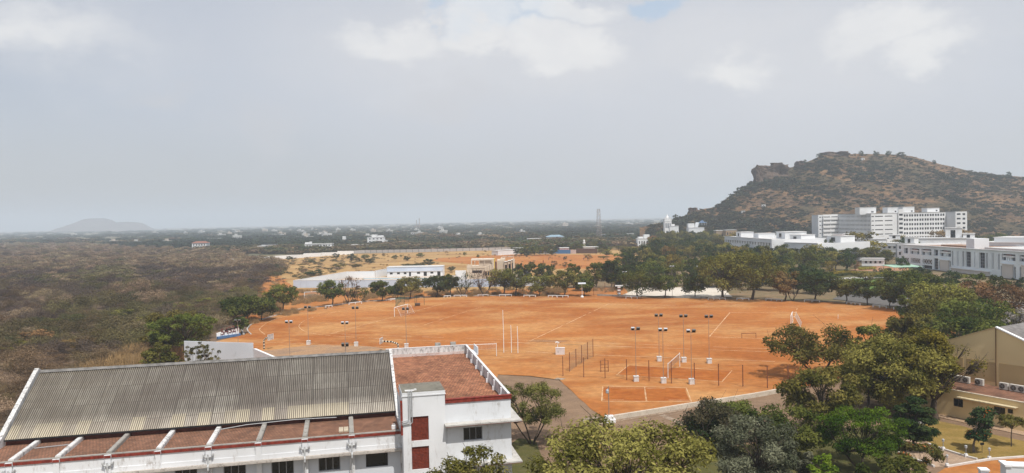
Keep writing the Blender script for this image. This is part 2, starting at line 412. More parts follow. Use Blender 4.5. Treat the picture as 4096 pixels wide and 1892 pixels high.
strip(mb, GT([(870, 1364), (1000, 1367), (1226, 1375), (1400, 1382), (1700, 1392), (2000, 1402), (2378, 1420), (3100, 1446), (3300, 1450)]), .2, gap=.12)
strip(mb, GT([(2000, 1369), (2116, 1371), (2333, 1381)]), .16, gap=.1)
strip(mb, GT([(2300, 1206), (2700, 1212), (3060, 1220)]), .2, gap=.35); strip(mb, GT([(2900, 1222), (3330, 1228), (3560, 1262)]), .2, gap=.3)
# volley court and the lane court in front of it
sheet('court_surface', GT([(2470, 1498), (2518, 1463), (2922, 1484), (2885, 1524)]), .006, REDD, .6, 2)
sheet('court_surface', GT([(2415, 1548), (2742, 1554), (2760, 1604), (2411, 1602)]), .006, REDD, .6, 2)
V = GT([(2466, 1500), (2516, 1460), (2928, 1482), (2888, 1527)])
strip(mb, [V[0], V[1], V[2], V[3]], .16, gap=.03); strip(mb, [V[0], V[3]], .1, gap=.5)
K = GT([(2411, 1544), (2745, 1551), (2766, 1607), (2407, 1605)])
strip(mb, K+[K[0]], .2, gap=.03); strip(mb, GT([(2410, 1551), (2747, 1556)]), .12, gap=.2); strip(mb, GT([(2408, 1599), (2764, 1601)]), .12, gap=.2); strip(mb, GT([(2578, 1549), (2585, 1604)]), .22); strip(mb, GT([(2580, 1549), (2588, 1604)]), .12)
strip(mb, GT([(1940, 1445), (2050, 1420)]), .1, gap=.1)
# faint basketball lines
strip(mb, GT([(1075, 1404), (1255, 1382), (1470, 1388)]), .12, gap=.2); strip(mb, GT([(1180, 1410), (1350, 1385)]), .12, gap=.25); strip(mb, GT([(1380, 1412), (1450, 1388)]), .12, gap=.3)
tag(mb.build('field_lines', LINE), kind='structure')
# whitish worn ring and stripes on the road
mb = MB()
for i in range(9):
    a = G(2640+i*11, 1663+i*4.6); b = G(2664+i*11, 1659+i*4.6)
    strip(mb, [a, b], .34, -.018)
strip(mb, GT([(2425, 1691), (2750, 1636)], -.02), .22, -.018); strip(mb, GT([(2520, 1685), (2780, 1640)], -.02), .05, -.018)
ring = [G(2382+44*math.cos(t), 1683+11*math.sin(t)) for t in [k*PI/10 for k in range(17)]]
strip(mb, ring, .9, -.019, .05)
strip(mb, GT([(2222, 1514), (2256, 1517)]), 1.4, .02)
tag(mb.build('road_markings', plain('road_paint', L(.42, .33, .25), 1, .5, 2.)), kind='structure')
# kerbs
def kerb(name, pts, w, h, mat, z0=-.2, label=None, cat=None):
    mb = MB()
    for i in range(len(pts)-1):
        a, b = pts[i], pts[i+1]; d = (b-a).normalized(); n = Vector((-d.y, d.x, 0))*w/2
        mb.prism([a-n, b-n, b+n, a+n] if True else [], z0, h + .0005*(i % 2))
    o = mb.build(name, mat)
    if label: tag(o, label, cat)
    else: tag(o, kind='structure')
    return o
KERBW = stained('kerb_whitewash', L(.60, .53, .44), L(.30, .20, .12), .8, 1.5, .42, False)
kerb('road_kerb', GT([(2420, 1684), (2600, 1655), (2750, 1630), (2900, 1607), (3020, 1588), (3150, 1564)]), .35, .55, KERBW)
kerb('track_kerb', smooth_pts(GT([(975, 1337), (968, 1322), (978, 1305), (1005, 1290), (1050, 1277), (1106, 1261), (1200, 1236), (1300, 1225), (1453, 1206), (1534, 1202), (1655, 1190), (1857, 1184), (2040, 1182)]), 5), .4, .14, stained('grey_kerb', L(.50, .47, .44), L(.2, .15, .12), .7, 1.5, .45, False))
kerb('inner_kerb', smooth_pts(GT([(1005, 1338), (992, 1325), (990, 1312), (1005, 1298), (1030, 1288)]), 5), .25, .10, stained('grey_kerb', L(.5, .47, .44)))
kerb('field_kerb', GT([(2390, 1182), (2470, 1185), (2565, 1189)]), .5, .45, CONC)
kerb('court_kerb', GT([(2655, 1189), (2740, 1191), (2826, 1194)]), .5, .45, CONC)
# ------------------------------------------------------------------ windows shared by the buildings
_wm = {}
def window(parent, p0, d, s0, s1, h0, h1, nx=3, ny=1, frame=None, glass=None, inset=.12, fw_=.06, name='window', pane=True):
    """a window in the wall that starts at p0 and runs along unit vector d: frame with mullions as the part, its pane the sub-part"""
    frame = frame or GREYPAINT; glass = glass or GLASS
    key = (round(s1-s0, 2), round(h1-h0, 2), nx, ny, frame.name, glass.name, inset, fw_, name)
    if key not in _wm:
        w_, h_ = s1-s0, h1-h0; mb = MB()
        for i in range(nx+1):
            x = fw_/2+(w_-fw_)*i/nx; mb.box(x-fw_/2, inset-.03, fw_, x+fw_/2, inset+.03, h_-fw_)
        for j in range(ny+1):
            z = fw_/2+(h_-fw_)*j/ny; mb.box(0, inset-.035, z-fw_/2, w_, inset+.032, z+fw_/2)
        pm = MB(); pm.box(.01, inset+.04, .01, w_-.01, inset+.06, h_-.01)
        _wm[key] = (mb.mesh(name, frame), pm.mesh('pane', glass))
    fm, gm = _wm[key]
    loc = (p0[0]+d[0]*s0, p0[1]+d[1]*s0, h0)
    rz = math.atan2(d[1], d[0])
    o = link(name, fm, parent, loc, rz)
    if pane: link('pane', gm, o)
    return o

def tiles(name, c1, c2, dark, size=.27):
    t = NT(name); b = t.add('TexBrick'); t.ln(t.co(), b.inputs['Vector'])
    b.inputs['Scale'].default_value = 1; b.inputs['Brick Width'].default_value = size*1.1; b.inputs['Row Height'].default_value = size*1.9; b.inputs['Mortar Size'].default_value = .022
    b.inputs['Mortar Smooth'].default_value = .3; b.inputs['Bias'].default_value = -.1
    b.inputs['Color1'].default_value = c1; b.inputs['Color2'].default_value = c2; b.inputs['Mortar'].default_value = dark
    n = t.noise(.28, 6, .65, .8, t.co(scale=(1, 1.6, 1)), .40, .62); n2 = t.noise(3, 5, .7, vec=t.co(), lo=.35, hi=.75)
    m = t.mix(t.math('MULTIPLY', t.math('MULTIPLY', n, n2), .9), b.outputs[0], dark)
    m = t.mix(1., m, t.noise(.8, 5, .6, vec=t.co(), lo=.3, hi=.7, a=.8, b=1.15), 'MULTIPLY')
    return t.bsdf(m, .95, .1, bump=b.outputs['Fac'], bstr=-.5, bdist=.02)
TILE = tiles('terracotta_roof_tiles', L(.40, .18, .10), L(.235, .095, .055), L(.075, .045, .032))
TILE2 = tiles('weathered_terrace_tiles', L(.27, .135, .085), L(.19, .095, .062), L(.085, .058, .045), .22)

def corrmat():
    t = NT('corrugated_cement_sheet')
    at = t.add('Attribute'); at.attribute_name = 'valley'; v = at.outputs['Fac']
    b = t.add('TexBrick'); t.ln(t.co(scale=(1, 1, 0)), b.inputs['Vector'])
    b.offset = 0; b.inputs['Scale'].default_value = 1; b.inputs['Brick Width'].default_value = 1.05; b.inputs['Row Height'].default_value = 2.05; b.inputs['Mortar Size'].default_value = .02
    b.inputs['Color1'].default_value = L(.56, .51, .43); b.inputs['Color2'].default_value = L(.39, .345, .29); b.inputs['Mortar'].default_value = L(.12, .105, .09)
    n = t.noise(.16, 5, .6, .5, t.co(scale=(1, .8, 0)), .40, .62)                      # old soot over the middle of the roof
    n2 = t.noise(1.2, 6, .7, vec=t.co(scale=(3, .5, 0)), lo=.35, hi=.7)
    col = t.mix(t.math('MULTIPLY', n, .7), b.outputs[0], L(.30, .255, .215))
    col = t.mix(t.math('MULTIPLY', n2, .40), col, L(.20, .165, .135))
    # newer pale sheets along the eave
    s = t.add('SeparateXYZ'); t.ln(t.co(), s.inputs[0])
    row = t.ramp(s.outputs[1], 8.44, 8.45, 1, 0)
    wn = t.add('TexWhiteNoise'); wn.noise_dimensions = '1D'; t.ln(t.math('FLOOR', t.math('MULTIPLY', s.outputs[0], .95)), wn.inputs['W'])
    new = t.math('MULTIPLY', row, t.ramp(wn.outputs['Value'], .30, .5))
    wst = t.ramp(s.outputs[0], -31, -17, 1, 0)
    col = t.mix(t.math('MULTIPLY', new, .8), col, L(.56, .49, .36))
    col = t.mix(t.math('MULTIPLY', wst, .35), col, L(.50, .44, .33))
    shade_dirt = t.math('MULTIPLY', t.ramp(v, .25, .8), t.noise(.9, 4, .6, vec=t.co(scale=(4, .4, 0)), lo=.2, hi=.6, a=.5, b=.9))  # valleys painted darker for stronger shade stripes between ribs, streaked with grime
    col = t.mix(shade_dirt, col, L(.075, .062, .052))
    return t.bsdf(col, .9, .15)
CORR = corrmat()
def corrugated(name, x0, x1, prof, mat, parent, pitch=.165, amp=.028, per=6):
    """real corrugations along x, laid down the polyline prof of (y,z)"""
    n = int((x1-x0)/pitch*per); vs = []; val = []
    rows = []
    for i in range(len(prof)-1):
        (y0, z0), (y1, z1) = prof[i], prof[i+1]; k = max(1, int(math.hypot(y1-y0, z1-z0)/2.05+.5))
        for q in range(k):
            rows.append((y0+(y1-y0)*q/k, z0+(z1-z0)*q/k))
            rows.append((y0+(y1-y0)*(q+1)/k-.0, z0+(z1-z0)*(q+1)/k+.02))
    for y, z in rows:
        for i in range(n+1):
            c = math.cos(2*PI*i/per); vs.append((x0+(x1-x0)*i/n, y, z+amp*c)); val.append(.5-.5*c)
    fs = [(r*(n+1)+i, r*(n+1)+i+1, (r+1)*(n+1)+i+1, (r+1)*(n+1)+i) for r in range(0, len(rows)-1) for i in range(n)]
    me = bpy.data.meshes.new(name); me.from_pydata(vs, [], fs); me.materials.append(mat)
    a = me.attributes.new('valley', 'FLOAT', 'POINT'); a.data.foreach_set('value', val)
    me.polygons.foreach_set('use_smooth', [True]*len(me.polygons)); me.update()
    return link(name, me, parent)

# ------------------------------------------------------------------ the college hall in front
HA = R(12.7); HU = Vector((math.cos(HA), math.sin(HA), 0)); HV = Vector((-math.sin(HA), math.cos(HA), 0))
HO = HU*4.5 + HV*61.4
hall = empty('college_hall', HO, HA, 'long white hall with grey corrugated roof, stair tower and red tiled flat roof in front', 'building')
def hloc(tx, ty, yl):                      # photo point on the hall's plane local y = yl -> (x, z)
    p = PL(tx, ty, HO+HV*yl, HV) - HO; return p.dot(HU), p.z+0
XL = -31.4
beams = [hloc(x, y, 1.8)[0] for x, y in ((38, 1836), (227, 1829), (433, 1821), (632, 1803), (834, 1786), (1033, 1770), (1219, 1752), (1407, 1741))]
beams = [beams[0]-3.95] + beams
ZT, ZF = 7.8, 7.52
EY, EZ = 7.0, 8.05
# front wall with its window openings
wins = []
for x0, x1 in ((290, 392), (505, 597), (697, 788), (893, 983), (1085, 1175), (1274, 1361), (1464, 1552)):
    a, b = hloc(x0, 1850, 2.2)[0], hloc(x1, 1850, 2.2)[0]; wins.append((a-XL, b-XL, 4.72, 5.92))
mb = MB(); mb.wall((XL, 2.2), (0, 2.2), 0, 6.1, wins, .25)
mb.wall((XL, 24.6), (XL, 2.2), 0, 6.1); mb.quad((XL, 24.6, 0), (0, 24.6, 0), (0, 24.6, 8.4), (XL, 24.6, 8.4))
mb.build('wall', stained('hall_wall_plaster', L(.66, .69, .74), L(.3, .3, .3), .4, .5), hall)
mb = MB(); mb.box(XL, 2.6, 4.5, -.1, 2.7, 6.1); mb.build('curtain', DARK, hall)  # plain dark sheet behind the window openings
for i, wv_ in enumerate(wins):
    nx = 3 if i not in (6,) else 1
    o = window(hall, (XL, 2.2), (1, 0), *wv_, nx=nx, frame=GREYPAINT if nx > 1 else DARK)
    if i == 6: tag(o, 'open unglazed black window opening')
# cornice ledge and parapet
mb = MB(); mb.box(XL, 1.42, 6.06, -.02, 2.19, 6.20); mb.box(XL, 1.47, 6.203, -.02, 2.19, 6.27)
mb.build('cornice', stained('cornice_grime', L(.50, .46, .42), L(.12, .09, .07), .85, 1.3, .42, False), hall)
mb = MB(); mb.box(XL, 1.49, 6.03, -.03, 1.55, 6.057); mb.build('red_trim', REDPAINT, hall)
mb = MB(); mb.box(XL, 1.72, 6.273, -.02, 2.0, 6.62); mb.box(XL, 1.78, 6.623, -.02, 2.0, 7.40); mb.build('parapet', WHITE_FRONT, hall)
mb = MB(); mb.box(XL, 1.70, 7.403, -.02, 2.02, 7.63); mb.build('red_band', REDPAINT, hall)
mb = MB(); mb.box(XL, 1.74, 7.633, -.02, 2.0, 7.70); mb.build('coping', CONC, hall)
mb = MB(); mb.box(XL, 2.203, ZF-.15, -.02, EY+.4, ZF); mb.build('terrace', TILE2, hall)
mb = MB(); mb.wall((XL, EY+.4), (-.02, EY+.4), ZF, EZ+.15); mb.build('clerestory_wall', plain('dark_red_wall', L(.16, .06, .045), .9, .4, 2), hall)
mb = MB(); mb.box(XL, EY+.03, EZ-.14, -.05, EY+.10, EZ-.02); mb.build('gutter', DARK, hall)
bm_, pm_, cap_ = None, None, None
for i, bx in enumerate(beams):
    mb = MB(); mb.box(bx-.19, 2.01, ZF+.003, bx+.19, EY+.39, ZF+.26); mb.box(bx-.15, 2.01, ZF+.263, bx+.15, EY+.39, ZF+.30)
    mb.build('beam', CONC if i in (3, 6, 7, 8) else WHITE_OLD, hall)
    mb = MB(); mb.box(bx-.21, 1.60, 6.28, bx+.21, 1.719, 7.40); mb.box(bx-.24, 1.56, 7.405, bx+.24, 1.699, 7.66); mb.box(bx-.2, 1.95, 0, bx+.2, 2.197, 6.05)
    p = mb.build('pilaster', WHITE_FRONT, hall)
    mb = MB(); mb.box(bx-.23, 1.553, 7.415, bx+.23, 1.557, 7.62); mb.build('red_cap', REDPAINT, p)
    if i % 2 == 1 or i in (8, ):
        mb = MB()
        mb.tube([(bx-.02, 1.5, 7.10), (bx-.02, 1.5, 6.3), (bx-.02, 1.36, 6.15), (bx-.02, 1.36, 5.9), (bx-.02, 1.88, 5.6), (bx-.02, 1.88, .3)], .065, 8)
        mb.tube([(bx-.30, 1.5, 7.02), (bx-.22, 1.5, 6.88), (bx+.20, 1.5, 6.88), (bx+.30, 1.5, 7.04)], .06, 8)
        mb.tube([(bx-.34, 1.72, 7.06), (bx-.34, 1.42, 7.06)], .085, 8); mb.tube([(bx+.33, 1.72, 7.08), (bx+.33, 1.42, 7.08)], .085, 8)
        mb.box(bx-.10, 1.44, 6.80, bx+.07, 1.56, 6.97)
        mb.build('drain_pipe', plain('pvc_pipe', L(.55, .56, .57), .6, .2, 4), hall)
# corrugated roof, both slopes, ridge cap
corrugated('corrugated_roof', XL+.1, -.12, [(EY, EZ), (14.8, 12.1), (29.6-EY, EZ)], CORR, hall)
mb = MB(); mb.obox(((XL)/2, 14.68, 12.13), (-(XL)/2-.15, .2, .02), (1, 0, 0), (0, .887, .461), (0, -.461, .887)); mb.obox((XL/2, 14.95, 12.12), (-(XL)/2-.15, .2, .02), (1, 0, 0), (0, .887, -.461), (0, .461, .887))
mb.build('ridge_cap', plain('grey_ridge', L(.22, .21, .20), .9, .4, 2), hall)
def gable(x0, x1, mat, name, up):
    mb = MB(); prof = [(1.7, 0), (1.7, 7.75), (5.6, 7.9), (EY-.3, EZ+up-.1), (14.8, 12.1+up), (29.9-EY, EZ+up-.1), (25.2, 7.6), (25.2, 0)]
    n = len(prof); mb.v = [(x0, y, z) for y, z in prof]+[(x1, y, z) for y, z in prof]
    mb.f = [tuple(range(n-1, -1, -1)), tuple(range(n, 2*n))] + [(i, (i+1) % n, n+(i+1) % n, n+i) for i in range(n)]
    mb.build(name, mat, hall)
gable(XL-.35, XL, WHITE_OLD, 'gable_wall', .33)
gable(-.10, .16, WHITE_OLD, 'gable_wall', .25)
# stair tower
TX, TZ = 3.45, 11.2
scr = []
for x0, x1, y0, y1 in ((1646, 1714, 1663, 1765), (1649, 1716, 1783, 1880)):
    xa, za = hloc(x0, y1, 0); xb, zb = hloc(x1, y0, 0); scr.append((xa, xb, za, zb))
mb = MB(); mb.wall((0, 0), (TX, 0), 0, TZ-.35, scr, .3); mb.wall((TX, 0), (TX, 3.3), 10.45, TZ-.35); mb.wall((TX, 3.3), (0, 3.3), 7, TZ-.35); mb.wall((0, 3.3), (0, 0), 0, TZ-.35)
mb.build('tower_wall', WHITE_FRONT, hall)
mb = MB(); mb.box(-.06, -.06, TZ-.347, TX+.06, 3.36, TZ-.27); mb.box(-.03, -.03, TZ-.267, TX+.03, 3.33, TZ-.03); mb.build('tower_cornice', WHITE, hall)
mb = MB(); mb.box(.0, .0, TZ-.027, TX, 3.3, TZ+.02); sl_ = mb.build('tower_roof', stained('mossy_slab', L(.20, .185, .15), L(.06, .06, .045), .9, .8, .42, False), hall)
mb = MB(); mb.box(.25, .25, TZ+.023, 1.0, .7, TZ+.06); mb.box(1.0, .45, TZ+.023, 1.2, .8, TZ+.1); mb.build('hatch', WHITE_OLD, sl_)
mb = MB(); mb.box(-.16, -.05, 7.75, -.003, .32, 10.5); mb.build('red_corner', REDPAINT, hall)
JAALI = plain('brick_lattice', L(.235, .05, .03), .9, .35, 6)
for xa, xb, za, zb in scr:
    mb = MB(); nx, ny = 12, int(12*(zb-za)/(xb-xa)); w_, h_ = (xb-xa)/nx, (zb-za)/ny
    for i in range(nx+1): mb.box(xa+i*w_-.03, .10, za, xa+i*w_+.03, .20, zb)
    for j in range(ny+1): mb.box(xa, .103, za+j*h_-.03, xb, .197, za+j*h_+.03)
    o = mb.build('lattice_screen', JAALI, hall)
    mb = MB(); mb.box(xa, .42, za, xb, .45, zb); mb.build('backing', DARK, o)
mb = MB()
for k, (px_, zz) in enumerate(((.48, 8.95), (.62, 8.82), (.76, 8.7))):
    mb.tube([(px_, .2, TZ+.06), (px_, -.10, TZ+.04), (px_, -.10, zz+.06), (px_-.08, -.10, zz), (.02, -.10, zz-.08), (-.3, .1, zz-.12)], .035, 6)
mb.build('service_pipe', STEEL, hall)
# flat roofed block at the end
BX, BD, BZ = 9.55, 26.3, 10.4
bw = []
xa, za = hloc(1862, 1763, .1); xb, zb = hloc(1945, 1704, .1); bw.append((xa-TX, xb-TX, za, zb))
xa2, za2 = hloc(1700+170, 1885, .1)
mb = MB(); mb.wall((TX+.001, .1), (BX, .1), 0, BZ-.35, bw, .2); mb.wall((BX, .1), (BX, BD), 0, BZ-.3); mb.wall((BX, BD), (.2, BD), 0, BZ-.3); mb.wall((.2, BD), (.2, 3.3), 7.2, 9.5)
mb.build('block_wall', stained('block_plaster', L(.75, .77, .80), L(.30, .27, .23), .8, .6, .48, True), hall)
window(hall, (TX, .1), (1, 0), *bw[0], nx=3)
mb = MB(); mb.box(TX, .02, BZ-.347, BX+.06, .32, BZ-.05); mb.box(TX+.001, -.02, BZ-.047, BX+.08, .36, BZ); mb.build('red_band', REDPAINT, hall)
mb = MB(); mb.box(TX-.16, .36, 9.43, TX+.14, .5, BZ+.35); mb.build('red_corner', REDPAINT, hall)
mb = MB(); mb.poly([(.2, 3.31, 9.43), (TX+.05, 3.31, 9.43), (TX+.05, .33, 9.43), (BX-.2, .33, 9.43), (BX-.2, BD-.2, 9.43), (.2, BD-.2, 9.43)]); mb.build('tiled_roof', TILE, hall)
mb = MB(); mb.box(BX-.19, .37, 9.0, BX, BD-.21, BZ); mb.box(.2, BD-.2, 9.0, BX, BD, BZ); mb.build('roof_parapet', WHITE_OLD, hall)
mb = MB(); mb.box(BX-.22, .37, BZ+.003, BX+.03, BD-.23, BZ+.06); mb.box(.18, BD-.22, BZ+.003, BX+.03, BD+.03, BZ+.06); mb.build('coping', stained('coping_white', L(.70, .70, .70), L(.2, .19, .17), .8, 1.5, .5, False), hall)
mb = MB(); mb.box(.25, BD-.26, 9.435, BX-.2, BD-.203, 9.75); mb.build('skirting', stained('peeling_skirting', L(.62, .55, .52), L(.35, .12, .06), .95, 1.6, .42, False), hall)
for k in range(7):
    y = 3+k*3.4
    mb = MB(); mb.box(BX-.36, y-.14, 9.0, BX-.193, y+.14, BZ-.03); mb.box(BX-.5, y-.1, 9.43, BX-.361, y+.1, 9.8); mb.build('parapet_post', WHITE, hall)
for k in (6.2, 8.0):
    mb = MB(); mb.box(k-.3, BD+.1, 9.2, k+.3, BD+.6, BZ+.35); mb.box(k-.5, BD+.05, 9.0, k+.5, BD+.9, 9.9); mb.build('roof_vent', CONC, hall)
mb = MB(); mb.prism([(BX+.05, BD-1.5), (BX+1.2, BD-1.0), (BX+1.2, BD+1.6), (BX+.05, BD+1.6)], 9.3, 9.5); mb.box(BX+1.1, BD-1.0, 9.503, BX+1.22, BD+1.6, 10.2); mb.build('side_slab', WHITE, hall)
# sunshades that turn the corner
for zz, nm in ((hloc(1907, 1699, -.75)[1], 'sunshade'), (hloc(1958, 1861, -.75)[1], 'sunshade')):
    mb = MB(); mb.box(TX-.1, -.75, zz, BX+.72, .097, zz+.12); mb.box(BX+.003, .1, zz, BX+.72, 16, zz+.12)
    o = mb.build(nm, stained('sunshade_concrete', L(.52, .50, .47), L(.10, .09, .075), .85, 1.4, .46, False), hall)
    mb = MB(); mb.box(TX-.1, -.74, zz-.04, BX+.71, -.66, zz-.003); mb.box(BX+.64, -.65, zz-.04, BX+.71, 16, zz-.003); mb.build('red_trim', REDPAINT, o)
# the block is not quite square: its right-hand wall runs outwards to the back
def splay(o, off=Vector((0, 0, 0))):
    base = off+o.location
    if o.type == 'MESH':
        if o.data.users > 1: o.data = o.data.copy()
        for v in o.data.vertices:
            p = v.co+base
            if p.x > TX+.02: v.co.x -= .6*max(0., 1-max(0., p.y)/BD)*min(1, (p.x-TX)/(BX-TX))
        o.data.update()
    for c in o.children: splay(c, base)
for c in hall.children: splay(c)
# loose things on the terrace
def onhall(x, y, z): return HO+HU*x+HV*y+Vector((0, 0, z))
mb = MB(); mb.bar((0, 0, 0), (2.6, .25, .02), .06); t_ = mb.build('pipe', STEEL, None, onhall(beams[1]+.3, 5.6, ZF+.06), HA); tag(t_, 'pale loose pipe lying on the tiled terrace at far left', 'pipe')
mb = MB(); mb.tube([(0, 0, 0), (2, .5, .1), (6, .8, .16), (9.5, .7, .1)], .035, 6); t_ = mb.build('cable', STEEL, None, onhall(beams[5]+.3, 5.9, ZF+.34), HA); tag(t_, 'grey cable pipe strung low across the terrace beams under the corrugated eave', 'pipe')
for kk, nm in ((0, 'first'), (1, 'second')):
    mb = MB()
    for q in range(3): mb.tube([(q*.12, 0, .06), (q*.12, 1.3, .06)], .07, 6)
    t_ = mb.build('roof_sheet', plain('cream_sheet', L(.60, .52, .40), .8), None, onhall(beams[8]-.55-.42*kk, 3.2, ZF), HA)
    tag(t_, ('cream corrugated offcut lying beside the last grey beam on the terrace', 'cream corrugated offcut on the terrace, left one of the pair')[kk], 'roofing sheet')
mb = MB(); mb.box(-.18, -.15, 0, .18, .15, .3); mb.tube([(-.1, 0, .3), (-.1, 0, .42), (.1, 0, .42), (.1, 0, .3)], .02, 6)
tag(mb.build('water_can', CLEAN, None, onhall(-.55, 3.0, ZF), HA), 'small white can standing on the terrace corner by the stair tower', 'can')

# ------------------------------------------------------------------ ochre auditorium at the right edge
YA = math.atan2(-.854, .52); YO = Vector((51.8, 92.6, 0)); YE = Vector((.52, -.854, 0)).normalized(); YM = Vector((.854, .52, 0)).normalized()
aud = empty('auditorium', YO, YA, 'ochre gabled auditorium with flat lean-to and grey roof at the right edge', 'building')
def yloc(tx, ty, yl):
    p = PL(tx, ty, YO+YM*yl, YM)-YO; return p.dot(YE), p.z
GD = 6.2
ax_, az_ = yloc(3984, 1310, GD); lx_, lz_ = yloc(3797, 1360, GD)
slope = (az_-lz_)/(ax_-lx_); XE = -12; XR = 2*ax_-XE; ze = az_-slope*(ax_-XE)
if ze < 4.2: XE = ax_-(az_-4.4)/slope; XR = 2*ax_-XE; ze = 4.4
yw = []
for x0, x1, y0, y1 in ((3813, 3852, 1595, 1627), (3975, 4021, 1628, 1663), (4030, 4052, 1636, 1654), (4140, 4200, 1660, 1700)):
    a, zb = yloc(x0, y0, 0); b, za = yloc(x1, y1, 0)
    a, zb = yloc(x0, (y0+y1)/2-10, 0); b, za = yloc(x1, (y0+y1)/2+8, 0)
    yw.append((a-XE, b-XE, yloc((x0+x1)/2, y1, 0)[1], yloc((x0+x1)/2, y0, 0)[1]))
ZL = 3.25
mb = MB(); mb.wall((XE, 0), (XR, 0), 0, ZL, yw, .2); mb.wall((XE, GD), (XE, 0), 0, ZL); mb.build('lean_to_wall', OCHRE, aud)
for q in yw: window(aud, (XE, 0), (1, 0), *q, nx=2 if q[1]-q[0] > 1 else 1, frame=plain('brown_frame', L(.10, .07, .05)), glass=GLASS)
mb = MB(); mb.box(XE-.1, -.08, ZL+.003, XR, .18, ZL+.1); mb.build('coping', plain('cream_coping', L(.66, .58, .46), .8, .2), aud)
mb = MB(); mb.box(XE, .183, ZL-.1, XR, GD, ZL+.02); mb.build('lean_to_roof', TILE2, aud)
x0_, z0_ = yloc(3826, 1587, -.6); x1_, _ = yloc(4062, 1640, -.6)
zs = yloc(3950, 1612, -.6)[1]
mb = MB(); mb.box(x0_, -.75, zs-.04, x1_, -.003, zs+.05); mb.build('sunshade', plain('cream_ledge', L(.62, .52, .34), .8, .25), aud)
prof = [(XE, ZL+.02), (XR, ZL+.02), (XR, ze), (ax_, az_), (XE, ze)]
mb = MB(); n = len(prof); mb.v = [(x, GD, z) for x, z in prof]+[(x, GD+.25, z) for x, z in prof]
mb.f = [tuple(range(n)), tuple(range(2*n-1, n-1, -1))]+[(i, n+i, n+(i+1) % n, (i+1) % n) for i in range(n)]
mb.build('gable_wall', OCHRE, aud)
mb = MB(); zg = yloc(3988, 1451, GD)[1]
for q in range(-3, 8):
    xx = ax_+.35+q*3.9
    if XE < xx < XR: mb.box(xx, GD-.05, ZL+.5, xx+3.5, GD-.003, zg)
mb.build('wall_panel', stained('ochre_panel', L(.50, .355, .18), L(.3, .22, .12), .3, .4), aud)
mb = MB(); mb.box(ax_-.05, GD-.12, ZL, ax_+.05, GD-.053, az_-.1); mb.build('down_pipe', plain('brown_pipe', L(.22, .13, .06), .7), aud)
mb = MB(); mb.bar((ax_, GD+.05, az_+.06), (XR, GD+.05, ze+.06), .5, .14); mb.build('verge_trim', CLEAN, aud)
mb = MB(); mb.bar((ax_-.04, GD+.05, az_+.04), (XE, GD+.05, ze+.04), .34, .05); mb.build('verge_trim', OCHRE, aud)
GREYROOF = plain('grey_roof_sheet', L(.22, .205, .20), .9, .3, 1.2)
o = corrugated('roof', GD+.3, GD+32, [(0, 0), ((ax_-XE), ze-az_)], GREYROOF, aud, .4, .03); o.rotation_euler = (0, 0, 0)
# (laid along the depth of the hall: turn x to depth)
def turn(o, f):
    me = o.data
    for v in me.vertices: v.co = Vector(f(v.co))
    me.update(); return o
turn(o, lambda c: (ax_-c.y, c.x, az_+c.z))
o = corrugated('roof', GD+.3, GD+32, [(0, 0), ((XR-ax_), ze-az_)], GREYROOF, aud, .4, .03); turn(o, lambda c: (ax_+c.y, c.x, az_+c.z-.01))
mb = MB(); mb.box(XE, -1.5, -.3, XR, -.003, .06); mb.build('plinth', PAVER, aud)
# air conditioning units on the lean-to roof
def ac_unit(xc, yc, two, label):
    wd = 1.75 if two else .95
    t = empty('ac_unit', YO+YE*xc+YM*yc+Vector((0, 0, ZL+.02)), YA, label, 'air conditioner', 'air conditioning units on the lean-to roof')
    mb = MB(); mb.box(-wd/2, -.2, .08, wd/2, .2, .85); mb.build('casing', plain('ac_casing', L(.62, .60, .56), .5, .15), t)
    for s_ in (-1, 1): mb = MB(); mb.box(s_*(wd/2-.1)-.05, -.18, 0, s_*(wd/2-.1)+.05, .18, .077); mb.build('foot', DARK, t)
    for k in ((-.42, .42) if two else (-.12,)):
        mb = MB(); mb.tube([(k, -.203, .46), (k, -.23, .46)], .31, 18); f = mb.build('fan_grille', plain('fan_dark', L(.10, .085, .07), .7), t)
        mb = MB()
        for q in range(5):
            a = q*2*PI/5; mb.bar((k, -.236, .46), (k+.27*math.cos(a), -.236, .46+.27*math.sin(a)), .03, .02)
        mb.tube([(k, -.232, .46), (k, -.25, .46)], .07, 10); mb.build('fan_blades', GREYPAINT, f)
for i, (tx, ty, two, lb) in enumerate(((3797, 1531, True, 'white twin fan air conditioner furthest back, behind the bare branches'), (3850, 1541, True, 'white twin fan air conditioner second from the back, among bare twigs'), (3918, 1549, False, 'white air conditioner with one fan at the tip of the bare twigs'),
    (4016, 1565, False, 'white single fan air conditioner standing clear of the tree on the lean-to'), (4072, 1578, True, 'white twin fan air conditioner cut by the right edge of the photo'))):
    x, z = yloc(tx, ty, GD-1.3); ac_unit(x, GD-1.3, two, lb)
